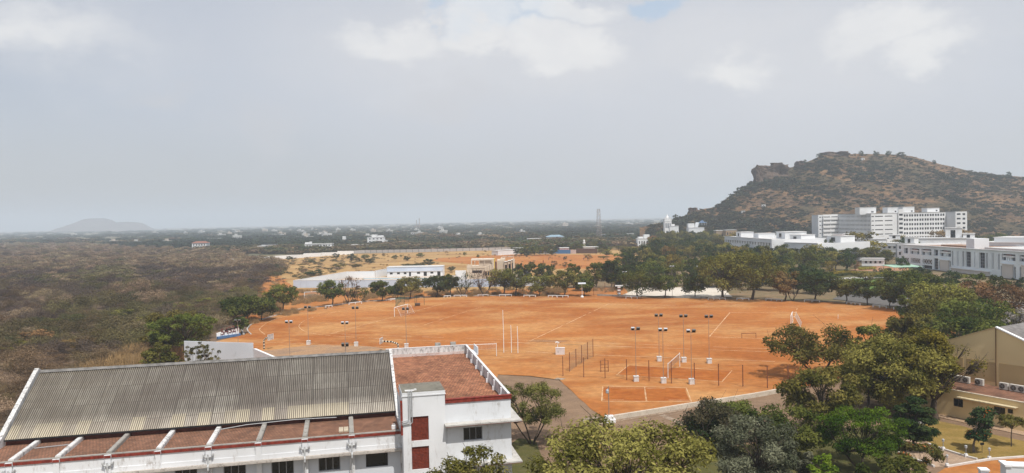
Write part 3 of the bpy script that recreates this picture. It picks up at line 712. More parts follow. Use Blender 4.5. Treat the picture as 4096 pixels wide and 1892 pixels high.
# ------------------------------------------------------------------ plants
def leaves_mesh(name, rng, C, RAD, n, leaf, asp, mat, bare=(), squash=.8, up=.55, shell=(.45, 1.05), droop=0., tint=(.0, 1.), flower=0.):
    """many small leaf-shaped faces round the clump centres C (k,3) with radii RAD"""
    C = np.asarray(C, float); RAD = np.asarray(RAD, float); k = len(C)
    wts = RAD**2; bare = list(bare)
    for b in bare: wts[b] *= .07
    idx = rng.choice(k, n, p=wts/wts.sum())
    d = rng.normal(size=(n, 3)); d[:, 2] = d[:, 2]*.85+.25; d /= np.linalg.norm(d, axis=1)[:, None]
    r = RAD[idx]*rng.uniform(shell[0], shell[1], n)*rng.uniform(.75, 1., n)
    P = C[idx]+d*r[:, None]*np.array([1, 1, squash])
    nr = d*.55+np.array([0, 0, up])+rng.normal(size=(n, 3))*.45; nr /= np.linalg.norm(nr, axis=1)[:, None]
    t = rng.normal(size=(n, 3)); t[:, 2] -= droop; t -= nr*(t*nr).sum(1)[:, None]; t /= np.linalg.norm(t, axis=1)[:, None]
    b = np.cross(nr, t); s = leaf*rng.uniform(.6, 1.35, n)[:, None]
    V = np.empty((n, 4, 3)); V[:, 0] = P-t*s*.5; V[:, 1] = P+b*s*asp*.5+t*s*.08; V[:, 2] = P+t*s*.5-nr*s*.12; V[:, 3] = P-b*s*asp*.5+t*s*.08
    me = bpy.data.meshes.new(name); me.vertices.add(4*n); me.vertices.foreach_set('co', V.reshape(-1))
    me.loops.add(4*n); me.loops.foreach_set('vertex_index', np.arange(4*n, dtype=np.int32)); me.polygons.add(n)
    me.polygons.foreach_set('loop_start', np.arange(0, 4*n, 4, dtype=np.int32)); me.polygons.foreach_set('loop_total', np.full(n, 4, np.int32))
    ct = rng.uniform(tint[0], tint[1], k)[idx]*.6+rng.uniform(0, .4, n)
    if flower: ct = np.where((rng.random(n) < flower) & (d[:, 2] > .3), 1.0, np.minimum(ct, .84))
    a = me.attributes.new('tint', 'FLOAT', 'POINT'); a.data.foreach_set('value', np.repeat(ct, 4))
    me.materials.append(mat); me.update(calc_edges=True); return me

def tree_meshes(name, seed, h, w, mat, bark=BARK, th=.3, nclump=26, cr=.2, n=5000, leaf=.3, asp=.5, stems=1, flat=1., low=.28, lean=0., bare=0, trunk_r=None, droop=0., up=.55, flower=0., cone=0., limb=True, squash=.8, tint=(0, 1)):
    """crown + trunk for one tree, base at the origin"""
    rng = np.random.default_rng(seed); rr = random.Random(seed)
    cz0 = h*low; cc = (h+cz0)/2; hz = (h-cz0)/2
    C, RD = [], []; tries = 0
    while len(C) < nclump and tries < 6000:
        tries += 1
        v = rng.normal(size=3); v /= np.linalg.norm(v); q = rng.uniform(.5, .92)
        z = cc+v[2]*hz*q; rel = (z-cz0)/(h-cz0)
        ww = w/2*(1-cone*rel)
        p = np.array([v[0]*ww*q, v[1]*ww*q, z]); 
        if flat != 1.: p[2] = h-(h-p[2])*flat if p[2] > cc else p[2]
        p[0] += lean*rel*w*.5
        rad = cr*w*rr.uniform(.62, 1.25)
        if any(np.linalg.norm((p-c)) < .55*(rad+rd)*.8 for c, rd in zip(C, RD)): continue
        C.append(p); RD.append(rad)
    for b in range(bare):                                        # a few leafless limbs reaching out on one side
        a = rr.uniform(-.9, .5); C.append(np.array([w*.55*math.cos(a)+w*.1, w*.5*math.sin(a), h*rr.uniform(.42, .72)])); RD.append(cr*w*1.1)
    Cn = np.array(C); Cn[:, 2] = np.minimum(Cn[:, 2], h-np.array(RD)*squash*.9)
    crown = leaves_mesh(name, rng, Cn, RD, n, leaf, asp, mat, bare=range(len(C)-bare, len(C)), droop=droop, up=up, flower=flower, squash=squash, tint=tint)
    mb = MB(); tr = trunk_r or max(.07, h*.026)
    forks = []
    for s in range(stems):
        a = 2*PI*s/stems+rr.uniform(0, 1); sp = (.10*w if stems > 1 else .02*w)
        tp = Vector((math.cos(a)*sp*2+lean*w*.05, math.sin(a)*sp*2, h*th)); b0 = Vector((math.cos(a)*sp*.3, math.sin(a)*sp*.3, 0))
        mid = (b0+tp)/2+Vector((rr.uniform(-.06, .06)*h*.5, rr.uniform(-.06, .06)*h*.5, 0)); f = tr/(stems**.5)
        mb.tube([b0-Vector((0, 0, .15)), b0+Vector((0, 0, .12)), mid, tp], [f*1.5, f*1.1, f*.9, f*.75], 7); forks.append(tp)
    for i, c in enumerate(Cn):
        c = Vector(c); fk = min(forks, key=lambda q: (q-c).length+rr.uniform(0, .5)); L_ = (c-fk).length
        m1 = fk.lerp(c, .4)+Vector((rr.uniform(-.08, .08)*L_, rr.uniform(-.08, .08)*L_, rr.uniform(.0, .14)*L_))
        r1 = tr*(.22+.28*RD[i]/max(RD))*(.45 if i >= len(C)-bare else 1)
        mb.tube([fk-Vector((0, 0, tr*.4)), m1, c], [r1, r1*.65, r1*.22], 5)
        nt = 12 if i >= len(C)-bare else 2
        for _ in range(nt):
            e = c+Vector(rng.normal(size=3))*RD[i]*.6; e.z += RD[i]*.15
            mb.tube([m1.lerp(c, .6), (c+e)/2+Vector((0, 0, .05*RD[i])), e], [r1*.35, r1*.2, .012], 4)
    trunk = mb.mesh('trunk', bark, True); crown.name = 'crown'
    return trunk, crown
def plant(name, loc, meshes, label, cat='tree', group=None, rz=0., s=1.):
    t = empty(name, loc, rz, label, cat, group); t.scale = (s,)*3 if not hasattr(s, '__len__') else s
    link('trunk', meshes[0], t); link('crown', meshes[1], t); return t

# leaf colours
LF = {
 'olive': leafmat('leaf_olive', L(.070, .074, .017), L(.235, .210, .052)),
 'green': leafmat('leaf_green', L(.042, .060, .014), L(.155, .162, .036)),
 'dark': leafmat('leaf_dark_green', L(.026, .046, .016), L(.072, .094, .029)),
 'bright': leafmat('leaf_bright_green', L(.040, .085, .010), L(.145, .225, .022)),
 'fresh': leafmat('leaf_fresh_green', L(.055, .080, .018), L(.150, .185, .038)),
 'lime': leafmat('leaf_lime', L(.125, .13, .026), L(.50, .485, .13), L(.44, .30, .08), .3),
 'silver': leafmat('leaf_silver_green', L(.050, .056, .032), L(.185, .183, .120)),
 'yellow': leafmat('leaf_yellowing', L(.130, .115, .025), L(.27, .21, .04)),
 'brown': leafmat('leaf_dry_brown', L(.14, .085, .035), L(.27, .165, .07)),
 'redbrown': leafmat('leaf_red_brown', L(.10, .066, .045), L(.19, .12, .08)),
 'duskolive': leafmat('leaf_dusky_olive', L(.062, .058, .030), L(.145, .122, .070)),
 'feather': leafmat('leaf_feathery', L(.056, .062, .017), L(.18, .172, .048)),
 'tulip': leafmat('leaf_tulip_tree', L(.028, .050, .020), L(.060, .085, .030), L(.60, .075, .02), .1),
 'orange': leafmat('leaf_orange_tips', L(.085, .085, .022), L(.16, .14, .04), L(.45, .16, .05)),
 'pale': leafmat('leaf_pale_blossom', L(.30, .27, .24), L(.50, .46, .43)),
}
def base_at(tx, d): return D(tx, 1400, d)
def T(name, tx, d, top_ty, w_t, colour, seed, label, cat='tree', group=None, x_is_base=True, z0=0., **k):
    """tree whose crown spans w_t photo pixels and tops out at top_ty, standing at distance d"""
    p = base_at(tx, d); p.z = z0; h = zat(tx, top_ty, d)-z0; w_ = w_t/4/F*d*1.17
    return plant(name, p, tree_meshes(name, seed, h, w_, LF[colour], **k), label, cat, group)

FG = dict(leaf=.34, asp=.42, n=9000)
T('gulmohar_tree', 2120, 84, 1532, 300, 'feather', 1, 'dark feathery multi-stemmed tree just right of the white stair block, beside the road', stems=4, th=.38, nclump=44, cr=.095, low=.3, n=10000, leaf=.30, asp=.3, flat=.8)
T('yellow_green_tree', 2478, 50, 1688, 740, 'lime', 2, 'broad yellow-green tree with large leaf tufts at the bottom centre', nclump=70, cr=.095, low=.35, n=26000, leaf=.30, asp=.46, th=.3, up=.8, flat=.9)
T('leafy_tree', 1878, 49, 1776, 400, 'olive', 3, 'loose olive treetop poking up in front of the white stair block', nclump=60, cr=.10, low=.3, n=14000, leaf=.26, asp=.4, th=.4, stems=3, trunk_r=.16)
T('dark_leaf_tree', 2832, 79, 1590, 190, 'duskolive', 4, 'small dark tree with brownish tips and two pale stems by the speed stripes', stems=2, bark=PALEBARK, th=.28, nclump=22, cr=.2, low=.22, n=5500, leaf=.28)
T('round_tree', 2930, 86, 1598, 190, 'green', 5, 'rounded green tree half hidden behind the silvery tree', nclump=24, cr=.2, low=.1, n=7000, leaf=.3)
T('dark_leaf_tree', 2850, 80, 1640, 230, 'dark', 44, 'dark green bushy tree between the brownish tree and the silvery one', nclump=24, cr=.2, low=.05, n=7000, leaf=.28)
T('silvery_tree', 3022, 66, 1640, 300, 'silver', 6, 'large silvery grey-green tree left of the bright green dome', nclump=40, cr=.14, low=.06, n=17000, leaf=.30, asp=.34)
T('dark_tree', 3160, 76, 1610, 240, 'green', 7, 'dense mid-green tree behind the silvery tree', nclump=28, cr=.18, low=.08, n=8000, leaf=.3)
T('tall_olive_tree', 3280, 84, 1452, 310, 'olive', 8, 'tall olive tree with open branches in front of the netted court corner', nclump=34, cr=.125, low=.18, n=10500, leaf=.36, th=.35)
T('dome_tree', 3442, 73, 1640, 300, 'bright', 9, 'bright green dome-shaped tree on a short forked trunk over the lawn', stems=2, nclump=44, cr=.13, low=.2, n=14000, leaf=.28, asp=.34, flat=.6, th=.3, squash=.6)
T('spreading_tree', 3275, 116, 1292, 330, 'olive', 10, 'spreading tree on dark trunks at the field edge, leaning left', stems=3, nclump=32, cr=.12, low=.25, n=8500, leaf=.42, th=.35, lean=-.25, trunk_r=.25)
T('spreading_tree', 3480, 118, 1300, 160, 'olive', 45, 'olive tree behind the tall shade tree, right of the leaning one', nclump=26, cr=.15, low=.2, n=5500, leaf=.42)
T('shade_tree', 3590, 92, 1335, 390, 'olive', 11, 'tall spreading shade tree in the middle of the right-hand grove', nclump=60, cr=.12, low=.14, n=21000, leaf=.36)
T('shade_tree', 3470, 97, 1400, 220, 'green', 46, 'olive tree squeezed between the tall olive tree and the tall shade tree', nclump=26, cr=.17, low=.1, n=7000, leaf=.36)
T('branching_tree', 3738, 90.5, 1306, 215, 'yellow', 12, 'yellowing tree with a thick forked trunk and bare limbs over the air conditioners', nclump=34, cr=.14, low=.40, n=9000, leaf=.34, th=.2, bare=6, trunk_r=.42, tint=(0, .8), lean=-.5)
T('branching_tree', 3690, 96, 1326, 190, 'olive', 47, 'olive green crown behind the yellowing tree beside the ochre wall', nclump=30, cr=.16, low=.3, n=8500, leaf=.36)
T('layered_tree', 3656, 79, 1582, 170, 'dark', 13, 'narrow dark green tree with layered branches at the paved path', nclump=34, cr=.17, low=.04, n=8500, leaf=.36, asp=.45, cone=.45, squash=.4, up=1.)
tt = T('tulip_tree', 3893, 77.8, 1630, 90, 'tulip', 14, 'leaning dark tree with red-orange blossoms on the lawn', nclump=17, cr=.24, low=.22, n=3600, leaf=.30, asp=.5, lean=1.0, flower=.05, bark=PALEBARK, trunk_r=.12)
T('sapling', 4043, 79.4, 1660, 88, 'olive', 15, 'thin sapling with small round crown on the lawn by the ochre wall', nclump=14, cr=.19, low=.52, n=1300, leaf=.24, th=.55, trunk_r=.055)
T('orange_tipped_tree', 3672, 70, 1757, 150, 'orange', 16, 'small loose tree with orange leaf tips at the paved path corner', nclump=18, cr=.14, low=.22, n=1900, leaf=.30, flower=.13, trunk_r=.07)
T('sapling', 3205, 69, 1764, 84, 'silver', 17, 'pale green sapling in front of the shaded trees on the dark lawn', nclump=16, cr=.2, low=.15, n=1700, leaf=.26, trunk_r=.05)
T('sapling', 3285, 67, 1815, 96, 'bright', 18, 'low lime-green sapling left of the dome-shaped tree', nclump=16, cr=.2, low=.3, n=1700, leaf=.26, trunk_r=.05)
T('shrub', 3610, 66, 1812, 190, 'green', 19, 'leafy green shrub at the bottom edge left of the paved path', cat='shrub', nclump=26, cr=.14, low=.1, n=4200, leaf=.30, trunk_r=.07)
T('shrub', 3480, 62, 1850, 170, 'green', 20, 'green shrub at the bottom edge below the dome-shaped tree', cat='shrub', nclump=22, cr=.15, low=.1, n=3600, leaf=.28, trunk_r=.07)
# trees between the grove and the campus road
MG = dict(n=4200, leaf=.55, asp=.5, nclump=28, cr=.16)
T('field_edge_tree', 3608, 132, 1248, 125, 'olive', 21, 'small olive tree rising between the field edge and the ochre roof', low=.2, **MG)
for i, (tx, d, ty, w_, c, lb) in enumerate((
    (3780, 150, 1180, 230, 'olive', 'broad olive tree in the dark clump above the ochre roof, left of centre'), (3900, 142, 1190, 250, 'green', 'broad green tree right behind the ochre gable apex'),
    (3740, 165, 1125, 210, 'olive', 'olive tree at the back of the dark clump left of the orange-brown crowns'), (3860, 128, 1262, 260, 'green', 'low green tree just behind the ochre gable'),
    (3700, 140, 1258, 140, 'olive', 'olive tree at the left foot of the dark clump by the field corner'), (4010, 150, 1225, 190, 'olive', 'olive tree below the orange-brown crowns at the right edge'),
    (3880, 185, 1122, 150, 'brown', 'orange-brown crowned tree standing in front of the institute façade'), (4040, 172, 1132, 220, 'brown', 'larger orange-brown crowned tree at the right edge'),
    (3830, 176, 1150, 150, 'olive', 'olive tree between the dark clump and the orange-brown crown'), (4075, 128, 1222, 110, 'pale', 'bare pale-blossomed tree behind the grey roof at the right edge'),
    (3960, 130, 1275, 180, 'green', 'green tree directly behind the ochre roof ridge'), (3640, 165, 1172, 90, 'green', 'small green tree by the far corner of the red field'))):
    k = dict(MG)
    if c == 'pale': k.update(n=1100, leaf=.4)
    T('canopy_tree', tx, d, ty, w_, c, 60+i, lb, low=.12, **k)
# trees behind the scrub on the left of the field
T('flat_topped_tree', 728, 142, 1252, 240, 'fresh', 30, 'bright green flat-topped tree behind the white wall on the left', nclump=60, cr=.085, low=.3, n=11000, leaf=.42, asp=.4, flat=.7, squash=.6)
T('flat_topped_tree', 690, 147, 1240, 215, 'olive', 48, 'olive tree at the back of the bright flat-topped tree', nclump=36, cr=.12, low=.15, n=8000, leaf=.45)
T('loose_tree', 640, 121, 1368, 130, 'olive', 31, 'olive tree at the left end of the white wall', nclump=40, cr=.12, low=.05, n=6500, leaf=.40)
T('loose_tree', 790, 116, 1360, 170, 'olive', 32, 'thin open-branched tree standing in front of the white wall', nclump=95, cr=.05, low=.05, n=5200, leaf=.24, trunk_r=.08, stems=4, th=.2)

# the row of trees round the field: ground position from the photo, own crown each
MR = dict(n=3000, leaf=.60, asp=.5)
def row(i, bx, by, top, w_, c, lb, **k):
    p = G(bx, by); d = p.y; h = zat(bx, top, d); w_ *= 1.36; h *= 1.07; kk = dict(MR); kk.update(dict(nclump=22, cr=.17, low=.24, th=.3)); kk.update(k)
    plant('field_tree', p, tree_meshes('field_tree', 100+i, h, w_/4/F*d, LF[c], **kk), lb, 'tree', 'trees round the edge of the red field')
ROW = [
 (985, 1288, 1188, 150, 'green', 'dark green tree at the far left of the field, nearest the scrub'),
 (1045, 1280, 1195, 110, 'dark', 'dark tree right beside the one nearest the scrub'),
 (967, 1334, 1266, 44, 'green', 'small tree behind the numbered board', ),
 (1128, 1248, 1144, 118, 'green', 'round-crowned tree standing alone inside the left kerb bend'),
 (1328, 1224, 1124, 84, 'green', 'slim tree by the leftmost white bench, before the pale blue wall'),
 (1396, 1214, 1106, 76, 'redbrown', 'nearly leafless grey tree left of the second bench'),
 (1438, 1209, 1143, 72, 'green', 'low dark tree just right of the leafless grey one'),
 (1528, 1204, 1126, 64, 'green', 'small forked tree left of the hammer cage'),
 (1590, 1192, 1140, 66, 'dark', 'low dark bushy tree behind the left posts of the hammer cage'),
 (1640, 1194, 1110, 92, 'olive', 'yellowish green tree directly behind the hammer cage'),
 (1745, 1188, 1104, 90, 'dark', 'dark tree below the pool house, right of the hammer cage'),
 (1799, 1186, 1098, 62, 'green', 'narrow tree below the right end of the pool house'),
 (1849, 1184, 1094, 76, 'dark', 'dark tree left of the red-leaved bare one'),
 (1937, 1184, 1078, 108, 'redbrown', 'thin reddish tree with bare stems in front of the cream house'),
 (2013, 1180, 1080, 92, 'olive', 'full olive tree right of the cream house pillar'),
 (2062, 1182, 1082, 96, 'green', 'green tree at the white arch'),
 (2156, 1182, 1106, 94, 'olive', 'wide low tree in front of the stained white wall'),
 (2256, 1184, 1086, 92, 'olive', 'olive tree right of the stained white wall end'),
 (2337, 1183, 1118, 62, 'green', 'low tree at the solar lamp'),
 (2548, 1190, 1082, 128, 'green', 'broad dark tree at the left of the pale court'),
 (2658, 1191, 1104, 98, 'green', 'rounded bright tree in the middle of the pale court edge'),
 (2780, 1188, 1108, 92, 'green', 'flat-crowned tree at the right of the pale court'),
 (2890, 1196, 1018, 190, 'olive', 'tall brownish tree, left half of the big pair behind the field'),
 (3008, 1198, 1008, 210, 'olive', 'tall green tree, right half of the big pair behind the field'),
 (3139, 1204, 1082, 84, 'brown', 'thin tree with pale dry blossoms right of the big pair'),
 (3172, 1204, 1110, 60, 'redbrown', 'bare-branched tree left of the dark round clump'),
 (3258, 1206, 1088, 150, 'dark', 'dark round clump of a tree at the bench'),
 (3384, 1213, 1112, 104, 'olive', 'yellow-green tree by the right far kerb'),
 (3470, 1219, 1124, 92, 'green', 'open forked tree by the white railing'),
 (3560, 1232, 1150, 60, 'dark', 'low dark bush-like tree on the white railing'),
 (3635, 1240, 1092, 190, 'green', 'very broad dark tree at the right end of the white railing'),
]
for i, r in enumerate(ROW):
    bx, by, top, w_, c, lb = r[:6]; k = {}
    if 'leafless' in lb or 'bare' in lb: k = dict(n=650, leaf=.45, stems=3, th=.25, cr=.15)
    elif w_ > 140: k = dict(n=5200, nclump=36, cr=.13, leaf=.65)
    if 'tall' in lb and 'pair' in lb: k.update(low=.12)
    row(i, bx, by, top, w_, c, lb, **k)
# trees behind the row
for i, (bx, by, top, w_, c, lb) in enumerate((
 (2294, 1150, 1052, 90, 'green', 'green tree behind the row, left of the big trio'), (2384, 1150, 1036, 110, 'green', 'large dark tree, front of the big trio behind the wall'), (2444, 1150, 1030, 80, 'dark', 'tall dark tree at the right of the big trio'),
 (2330, 1162, 1092, 90, 'olive', 'low olive tree under the big trio'), (2075, 1128, 1048, 44, 'green', 'small dark tree right of the cream house'), (2118, 1128, 1044, 66, 'green', 'tree behind the white arch'), (2180, 1135, 1050, 100, 'green', 'bushy tree behind the stained white wall'),
 (2520, 1150, 1052, 110, 'dark', 'dark tree behind the left corner of the pale court'), (2610, 1146, 1042, 130, 'green', 'broad tree behind the pale court lamps'), (2470, 1160, 1080, 70, 'green', 'tree by the netting right of the solar lamp'),
 (2700, 1140, 1050, 120, 'green', 'broad tree behind the rounded bright one'), (2790, 1140, 1040, 120, 'dark', 'dark tree behind the right of the pale court'), (2866, 1150, 1060, 90, 'dark', 'dark tree left of the tall brownish one'))):
    p = G(bx, by); d = p.y
    plant('backing_tree', p, tree_meshes('backing_tree', 200+i, zat(bx, top, d), w_/4/F*d, LF[c], n=2600, leaf=.7, nclump=24, cr=.16, low=.08), lb, 'tree', 'trees behind the edge row')

# ------------------------------------------------------------------ copies of a few trees for the campus grove and the dry field
PROTO = {}
def proto(kind, i):
    key = (kind, i)
    if key not in PROTO:
        c, k = {'g': ('green', {}), 'o': ('olive', {}), 'd': ('dark', {}), 'y': ('yellow', dict(n=900)), 'b': ('brown', dict(n=900))}[kind]
        kk = dict(n=1500, leaf=.85, asp=.55, nclump=20, cr=.17, low=.1, th=.25); kk.update(k)
        PROTO[key] = tree_meshes('grove_tree', 300+i*7+ord(kind), 10, 11, LF[c], **kk)
    return PROTO[key]
def inpoly(x, y, P):
    c = False; j = len(P)-1
    for i in range(len(P)):
        if (P[i].y > y) != (P[j].y > y) and x < (P[j].x-P[i].x)*(y-P[i].y)/(P[j].y-P[i].y)+P[i].x: c = not c
        j = i
    return c
GROVE = GT([(2460, 1105), (2480, 1062), (2560, 1042), (2620, 1012), (2600, 985), (2750, 970), (2960, 972), (3110, 985), (3330, 1000), (3480, 1020), (3480, 1050), (3330, 1062), (3240, 1090), (3290, 1120), (3300, 1185), (3170, 1180), (2880, 1145), (2500, 1140), (2430, 1130)])
KEEP = [GT([(3330, 1062), (3640, 1060), (3760, 1105), (3720, 1160), (3480, 1170), (3330, 1150), (3300, 1100)])]
xs = [p.x for p in GROVE]; ys = [p.y for p in GROVE]; placed = []; tries = 0
while len(placed) < 215 and tries < 15000:
    tries += 1
    y = rnd.uniform(min(ys), max(ys)); x = rnd.uniform(min(xs), max(xs))
    if not inpoly(x, y, GROVE) or any(inpoly(x, y, k) for k in KEEP): continue
    if any((x-a)**2+(y-b)**2 < 7.2**2 for a, b in placed): continue
    placed.append((x, y))
GNAMES = {'g': 'green tree in the dense campus grove behind the field', 'o': 'olive tree in the dense campus grove behind the field', 'd': 'dark green tree in the dense campus grove behind the field', 'y': 'yellowing tree in the dense campus grove behind the field', 'b': 'brownish tree in the dense campus grove behind the field'}
for x, y in placed:
    k = rnd.choices('godyb', (30, 26, 34, 5, 3))[0]; s = rnd.uniform(.75, 1.15)*(.85 if y < 300 else 1.)
    plant('grove_tree', (x, y, -.2), proto(k, rnd.randrange(3)), GNAMES[k], 'tree', 'trees of the campus grove, '+{'g': 'green', 'o': 'olive', 'd': 'dark', 'y': 'yellowing', 'b': 'brownish'}[k], rnd.uniform(0, 6.28), (s*rnd.uniform(.9, 1.15), s*rnd.uniform(.9, 1.15), s*rnd.uniform(.8, 1.1)))
def one(bx, by, top, w_t, k, lb, group=None, name='campus_tree', d=None, cat='tree'):
    p = G(bx, by) if d is None else Vector((D(bx, 1000, d).x, d, 0)); h = zat(bx, top, p.y); ww = w_t/4/F*p.y
    plant(name, p, proto(k, rnd.randrange(3)), lb, cat, group, rnd.uniform(0, 6.28), (ww/11, ww/11, h/10))
one(3310, 1046, 940, 56, 'd', 'dark conical tree left of the pink building', d=395)
one(3440, 1030, 922, 130, 'y', 'large yellowish sparse tree in front of the white hospital block', d=430)
one(3480, 1050, 960, 130, 'y', 'lower part of the sparse yellowish tree right of the pink building', d=410)
one(3400, 1060, 985, 130, 'g', 'dense green tree below the pink building', d=385); one(3500, 1040, 985, 120, 'o', 'olive tree left of the institute end wall', d=370)
one(3340, 1080, 1000, 110, 'o', 'olive tree left of the small white house', d=330); one(3390, 1072, 1000, 76, 'd', 'very dark tree at the left of the small white house', d=318)
one(3540, 1050, 1000, 70, 'g', 'green tree behind the small white house', d=360); one(3260, 1085, 1010, 110, 'g', 'green tree at the garden corner', d=320)
one(3320, 1100, 1040, 60, 'y', 'bright yellow-green tree at the garden edge', d=290); one(3420, 1070, 1040, 46, 'b', 'small dry brown tree beside the small white house', d=325)
one(3760, 945, 918, 90, 'b', 'orange-brown tree in front of the right end of the white hospital block', d=500); one(3850, 945, 915, 110, 'b', 'broad orange-brown tree left of the hill foot', d=500)
one(3640, 985, 938, 80, 'd', 'dark tree before the white low block behind the institute', d=420); one(3600, 958, 935, 70, 'y', 'yellow-topped tree at the foot of the stair tower of the hospital block', d=470)
one(3610, 1050, 1022, 60, 'd', 'dark tree at the left end of the institute façade', d=310); one(3680, 1110, 1064, 80, 'd', 'dark tree in front of the institute ground floor', d=262)
one(3800, 1130, 1078, 90, 'd', 'very dark round tree before the institute façade', d=240); one(3900, 1150, 1085, 130, 'g', 'wide green tree before the right of the institute façade', d=225)
one(3990, 1150, 1095, 90, 'g', 'green tree in front of the last institute bay', d=215); one(4060, 1120, 1100, 80, 'd', 'dark tree at the right edge before the institute', d=225)
one(3700, 1160, 1092, 130, 'o', 'olive tree between the garden lamp and the institute', d=225); one(3780, 1165, 1105, 130, 'g', 'green tree in front of the very dark round one', d=205); one(3620, 1160, 1080, 120, 'g', 'green tree behind the very broad dark tree', d=235)
one(3560, 1128, 1070, 90, 'o', 'olive tree right of the garden lawn', d=255); one(3460, 1150, 1080, 90, 'o', 'thin olive tree on the garden lawn', d=262); one(3520, 1150, 1110, 60, 'g', 'small tree beside the garden lamp', d=255)
for i in range(26):      # trees at the foot of the hill, right of the hospital block
    tx = rnd.uniform(3880, 4140); d = rnd.uniform(430, 590)
    one(tx, 0, rnd.uniform(928, 962)-(0 if d > 480 else -6), rnd.uniform(50, 80), rnd.choice('ggdo'), 'green tree in the belt at the foot of the hill, right of the hospital', 'belt of trees under the hill', 'belt_tree', d)
# bushes dotted over the dry field
for i, (zx, zy, zt, ww, k, lb) in enumerate(((170, 362, 340, 30, 'd', 'small dark bush before the left part of the white wall'), (310, 358, 325, 60, 'd', 'dark bush before the middle of the white boundary wall'), (683, 348, 300, 56, 'd', 'dark bush near the right part of the white boundary wall'),
    (805, 362, 300, 70, 'g', 'green bush tree at the end of the white boundary wall'), (850, 366, 335, 50, 'd', 'low dark bush beside the wall-end tree'), (912, 350, 312, 66, 'g', 'pair-like green bush in the dry field'), (935, 378, 344, 54, 'd', 'round dark bush in front of the pair-like one'),
    (985, 334, 310, 34, 'g', 'tiny green bush left of the thin one'), (1062, 330, 302, 34, 'b', 'thin brownish bush in the dry field'), (1150, 358, 314, 46, 'g', 'round green bush mid field'), (1197, 334, 314, 22, 'g', 'tiniest green bush mid field'), (1250, 362, 320, 54, 'd', 'dark round bush mid field'),
    (1350, 338, 300, 60, 'g', 'flat green bush right of mid field'), (1420, 408, 342, 80, 'd', 'dark tree behind the pool house'), (1340, 412, 372, 110, 'd', 'dark bushes behind the pool house, centre'), (1250, 412, 384, 100, 'd', 'low dark bush behind the pool house, left'), (1600, 445, 405, 60, 'd', 'dark bush at the right end of the pool house'),
    (1705, 322, 292, 36, 'o', 'olive sapling near the grey wall'), (1812, 338, 312, 32, 'o', 'olive sapling behind the cream house'), (2120, 318, 262, 56, 'd', 'dark tree at the end of the grey wall'), (710, 420, 378, 110, 'o', 'olive scrub tree left of the pool compound'), (505, 480, 430, 150, 'd', 'dark scrub tree at the pool compound corner'), (840, 424, 384, 60, 'o', 'olive bush above the pool wall'))):
    one(1000+.504*zx, 860+.504*zy, 860+.504*zt, ww*.504*1.15, k, lb, 'bushes dotted over the dry field', 'field_bush', cat='bush')
for i, (zx, zy, zt, ww, k, lb) in enumerate(((208, 332, 282, 50, 'd', 'dark tree at the white shed in the dry field'), (518, 355, 325, 30, 'd', 'small round tree on the far playground'), (700, 360, 308, 60, 'b', 'brownish tree with someone in its shade on the playground'), (822, 350, 322, 76, 'o', 'flat olive bush on the playground edge'),
    (150, 430, 375, 60, 'd', 'dark bush right of the cream house terrace'), (250, 440, 368, 70, 'g', 'green bush behind the arch'), (335, 440, 378, 60, 'o', 'olive bush right of the arch'), (432, 415, 360, 46, 'b', 'thin dry bush on the playground'), (515, 418, 372, 46, 'b', 'second thin dry bush on the playground'), (120, 330, 312, 16, 'o', 'tiny sapling at the playground'))):
    one(2000+.504*zx, 860+.504*zy, 860+.504*zt, ww*.504*1.15, k, lb, 'bushes on the far playground', 'playground_tree')

# ------------------------------------------------------------------ things nobody could count: scattered with geometry nodes
def source_collection(name, meshes):
    c = bpy.data.collections.new(name)
    for i, m in enumerate(meshes):
        o = bpy.data.objects.new('%s_%02d' % (name, i), m); c.objects.link(o)
    return c
def scatter(name, pts, scl, coll, nproto, mat=None):
    n = len(pts); me = bpy.data.meshes.new(name); me.vertices.add(n); me.vertices.foreach_set('co', np.asarray(pts, float).reshape(-1))
    a = me.attributes.new('scl', 'FLOAT_VECTOR', 'POINT'); a.data.foreach_set('vector', np.asarray(scl, float).reshape(-1))
    a = me.attributes.new('rot', 'FLOAT', 'POINT'); a.data.foreach_set('value', np.random.default_rng(3).uniform(0, 6.28, n))
    a = me.attributes.new('idx', 'INT', 'POINT'); a.data.foreach_set('value', np.random.default_rng(4).integers(0, nproto, n).astype(np.int32) if isinstance(nproto, int) else np.asarray(nproto, np.int32))
    o = link(name, me); tag(o, kind='stuff')
    ng = bpy.data.node_groups.new(name, 'GeometryNodeTree'); ng.interface.new_socket('Geometry', in_out='INPUT', socket_type='NodeSocketGeometry'); ng.interface.new_socket('Geometry', in_out='OUTPUT', socket_type='NodeSocketGeometry')
    N = ng.nodes; gi = N.new('NodeGroupInput'); go = N.new('NodeGroupOutput'); ip = N.new('GeometryNodeInstanceOnPoints'); ci = N.new('GeometryNodeCollectionInfo')
    ci.inputs['Collection'].default_value = coll; ci.inputs['Separate Children'].default_value = True; ci.inputs['Reset Children'].default_value = True
    def na(nm, ty):
        q = N.new('GeometryNodeInputNamedAttribute'); q.data_type = ty; q.inputs['Name'].default_value = nm; return q.outputs[0]
    cx = N.new('ShaderNodeCombineXYZ'); ng.links.new(na('rot', 'FLOAT'), cx.inputs[2])
    ng.links.new(gi.outputs[0], ip.inputs['Points']); ng.links.new(ci.outputs[0], ip.inputs['Instance']); ip.inputs['Pick Instance'].default_value = True
    ng.links.new(na('idx', 'INT'), ip.inputs['Instance Index']); ng.links.new(cx.outputs[0], ip.inputs['Rotation']); ng.links.new(na('scl', 'FLOAT_VECTOR'), ip.inputs['Scale'])
    ng.links.new(ip.outputs[0], go.inputs[0]); md = o.modifiers.new('scatter', 'NODES'); md.node_group = ng; return o
